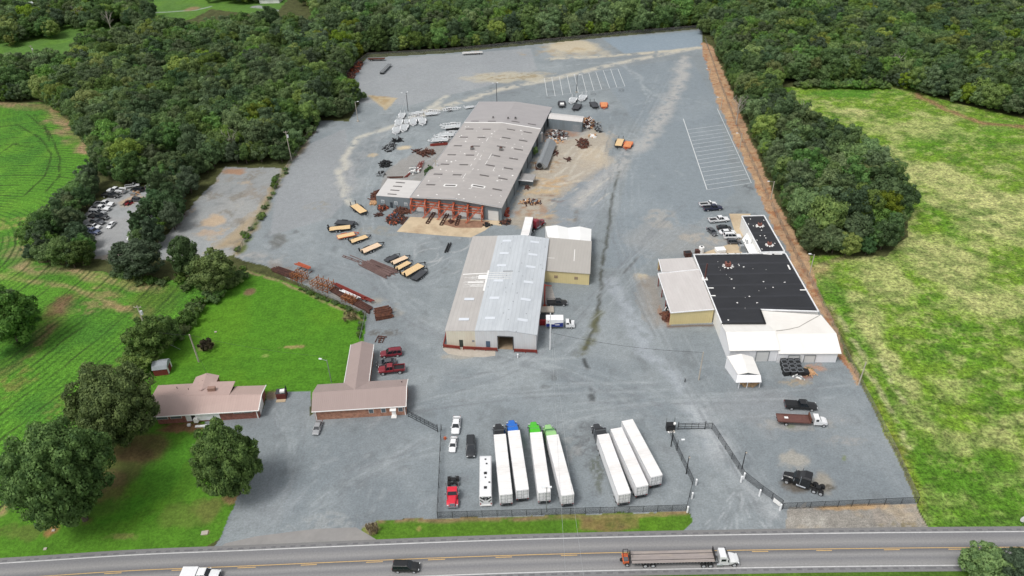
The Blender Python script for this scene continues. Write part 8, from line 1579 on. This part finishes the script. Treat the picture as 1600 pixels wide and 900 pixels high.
for x, y, nm, e in near:
    k = pick(nm, x, y); s = size_of(nm, e); zf = rnd.uniform(.85, 1.15)
    if k == 6: mk_tree('pine_tree', 'dark pointed pine '+WHERE[nm], 'tree', CONE, TB[0], (x, y, 0), rnd.uniform(0, 6), (s*1.15, s*1.15, s*zf), 'pointed pines '+WHERE[nm])
    else: mk_tree('broadleaf_tree', KIND[k][0]+' '+WHERE[nm], 'tree', CW[k], TB[k % 3], (x, y, 0), rnd.uniform(0, 6), (s, s, s*zf), KIND[k][0]+'s '+WHERE[nm])
# bare dead trees that stand out among the leaves
DEAD = trunk_mesh(77, 14, .28, 4.2, 11, True)
for px, py, lb in ((1408, 80, 'bare grey dead tree in the middle of the upper right wood'), (1150, 195, 'bare pale tree on the edge of the right-hand wood'), (1338, 118, 'bare pale tree at the foot of the wood behind the hay field'), (1395, 125, 'fallen grey branches at the gap behind the hay field'), (130, 42, 'pale bare branched tree in the upper left'), (175, 50, 'grey bare tree beside the upper left clearing'), (1248, 205, 'grey bare crown inside the right-hand wood'), (368, 250, 'reddish bare tree by the bare lot')):
    mk_tree('dead_tree', lb, 'tree', None, DEAD, G(px, py), rnd.uniform(0, 6), (1, 1, 1.1))
# the remaining wood: one mass, instances on points
me = bpy.data.meshes.new('far_wood'); me.from_pydata([(x, y, 0) for x, y, nm, e in far], [], [])
for an_, tp, vals in (('scl', 'FLOAT', [size_of(nm, e) for x, y, nm, e in far]), ('rot', 'FLOAT', [rnd.uniform(0, 6.28) for _ in far]), ('kind_id', 'INT', [[0, 3, 1, 4, 5, 2][i_ % 6] if nm == 'x' else min(pick(nm, x, y), 5) for i_, (x, y, nm, e) in enumerate(far)])):
    at = me.attributes.new(an_, tp, 'POINT'); at.data.foreach_set('value', vals)
wood = bpy.data.objects.new('far_wood', me); C.objects.link(wood); wood['kind'] = 'stuff'; wood['label'] = 'dense mixed wood filling the background behind and beside the yard'; wood['category'] = 'wood'
srcs = []
for k in range(6):
    src = next(o for o in C.objects if o.name.startswith('crown') and o.data == CW[k]); srcs.append(src)
ng = bpy.data.node_groups.new('scatter', 'GeometryNodeTree'); ng.interface.new_socket('Geometry', in_out='INPUT', socket_type='NodeSocketGeometry'); ng.interface.new_socket('Geometry', in_out='OUTPUT', socket_type='NodeSocketGeometry')
N, L = ng.nodes.new, ng.links.new; gi = N('NodeGroupInput'); go = N('NodeGroupOutput'); ip = N('GeometryNodeInstanceOnPoints'); jn = N('GeometryNodeJoinGeometry')
for s_ in reversed(srcs):
    oi = N('GeometryNodeObjectInfo'); oi.inputs['Object'].default_value = s_; oi.transform_space = 'ORIGINAL'; oi.inputs['As Instance'].default_value = True; L(oi.outputs['Geometry'], jn.inputs[0])
L(jn.outputs[0], ip.inputs['Instance']); L(gi.outputs[0], ip.inputs['Points']); ip.inputs['Pick Instance'].default_value = True
def nattr(nm, tp):
    a = N('GeometryNodeInputNamedAttribute'); a.data_type = tp; a.inputs[0].default_value = nm; return a.outputs[0]
L(nattr('kind_id', 'INT'), ip.inputs['Instance Index']); cx_ = N('ShaderNodeCombineXYZ'); L(nattr('rot', 'FLOAT'), cx_.inputs[2]); L(cx_.outputs[0], ip.inputs['Rotation']); L(nattr('scl', 'FLOAT'), ip.inputs['Scale'])
L(ip.outputs[0], go.inputs[0]); md = wood.modifiers.new('scatter', 'NODES'); md.node_group = ng
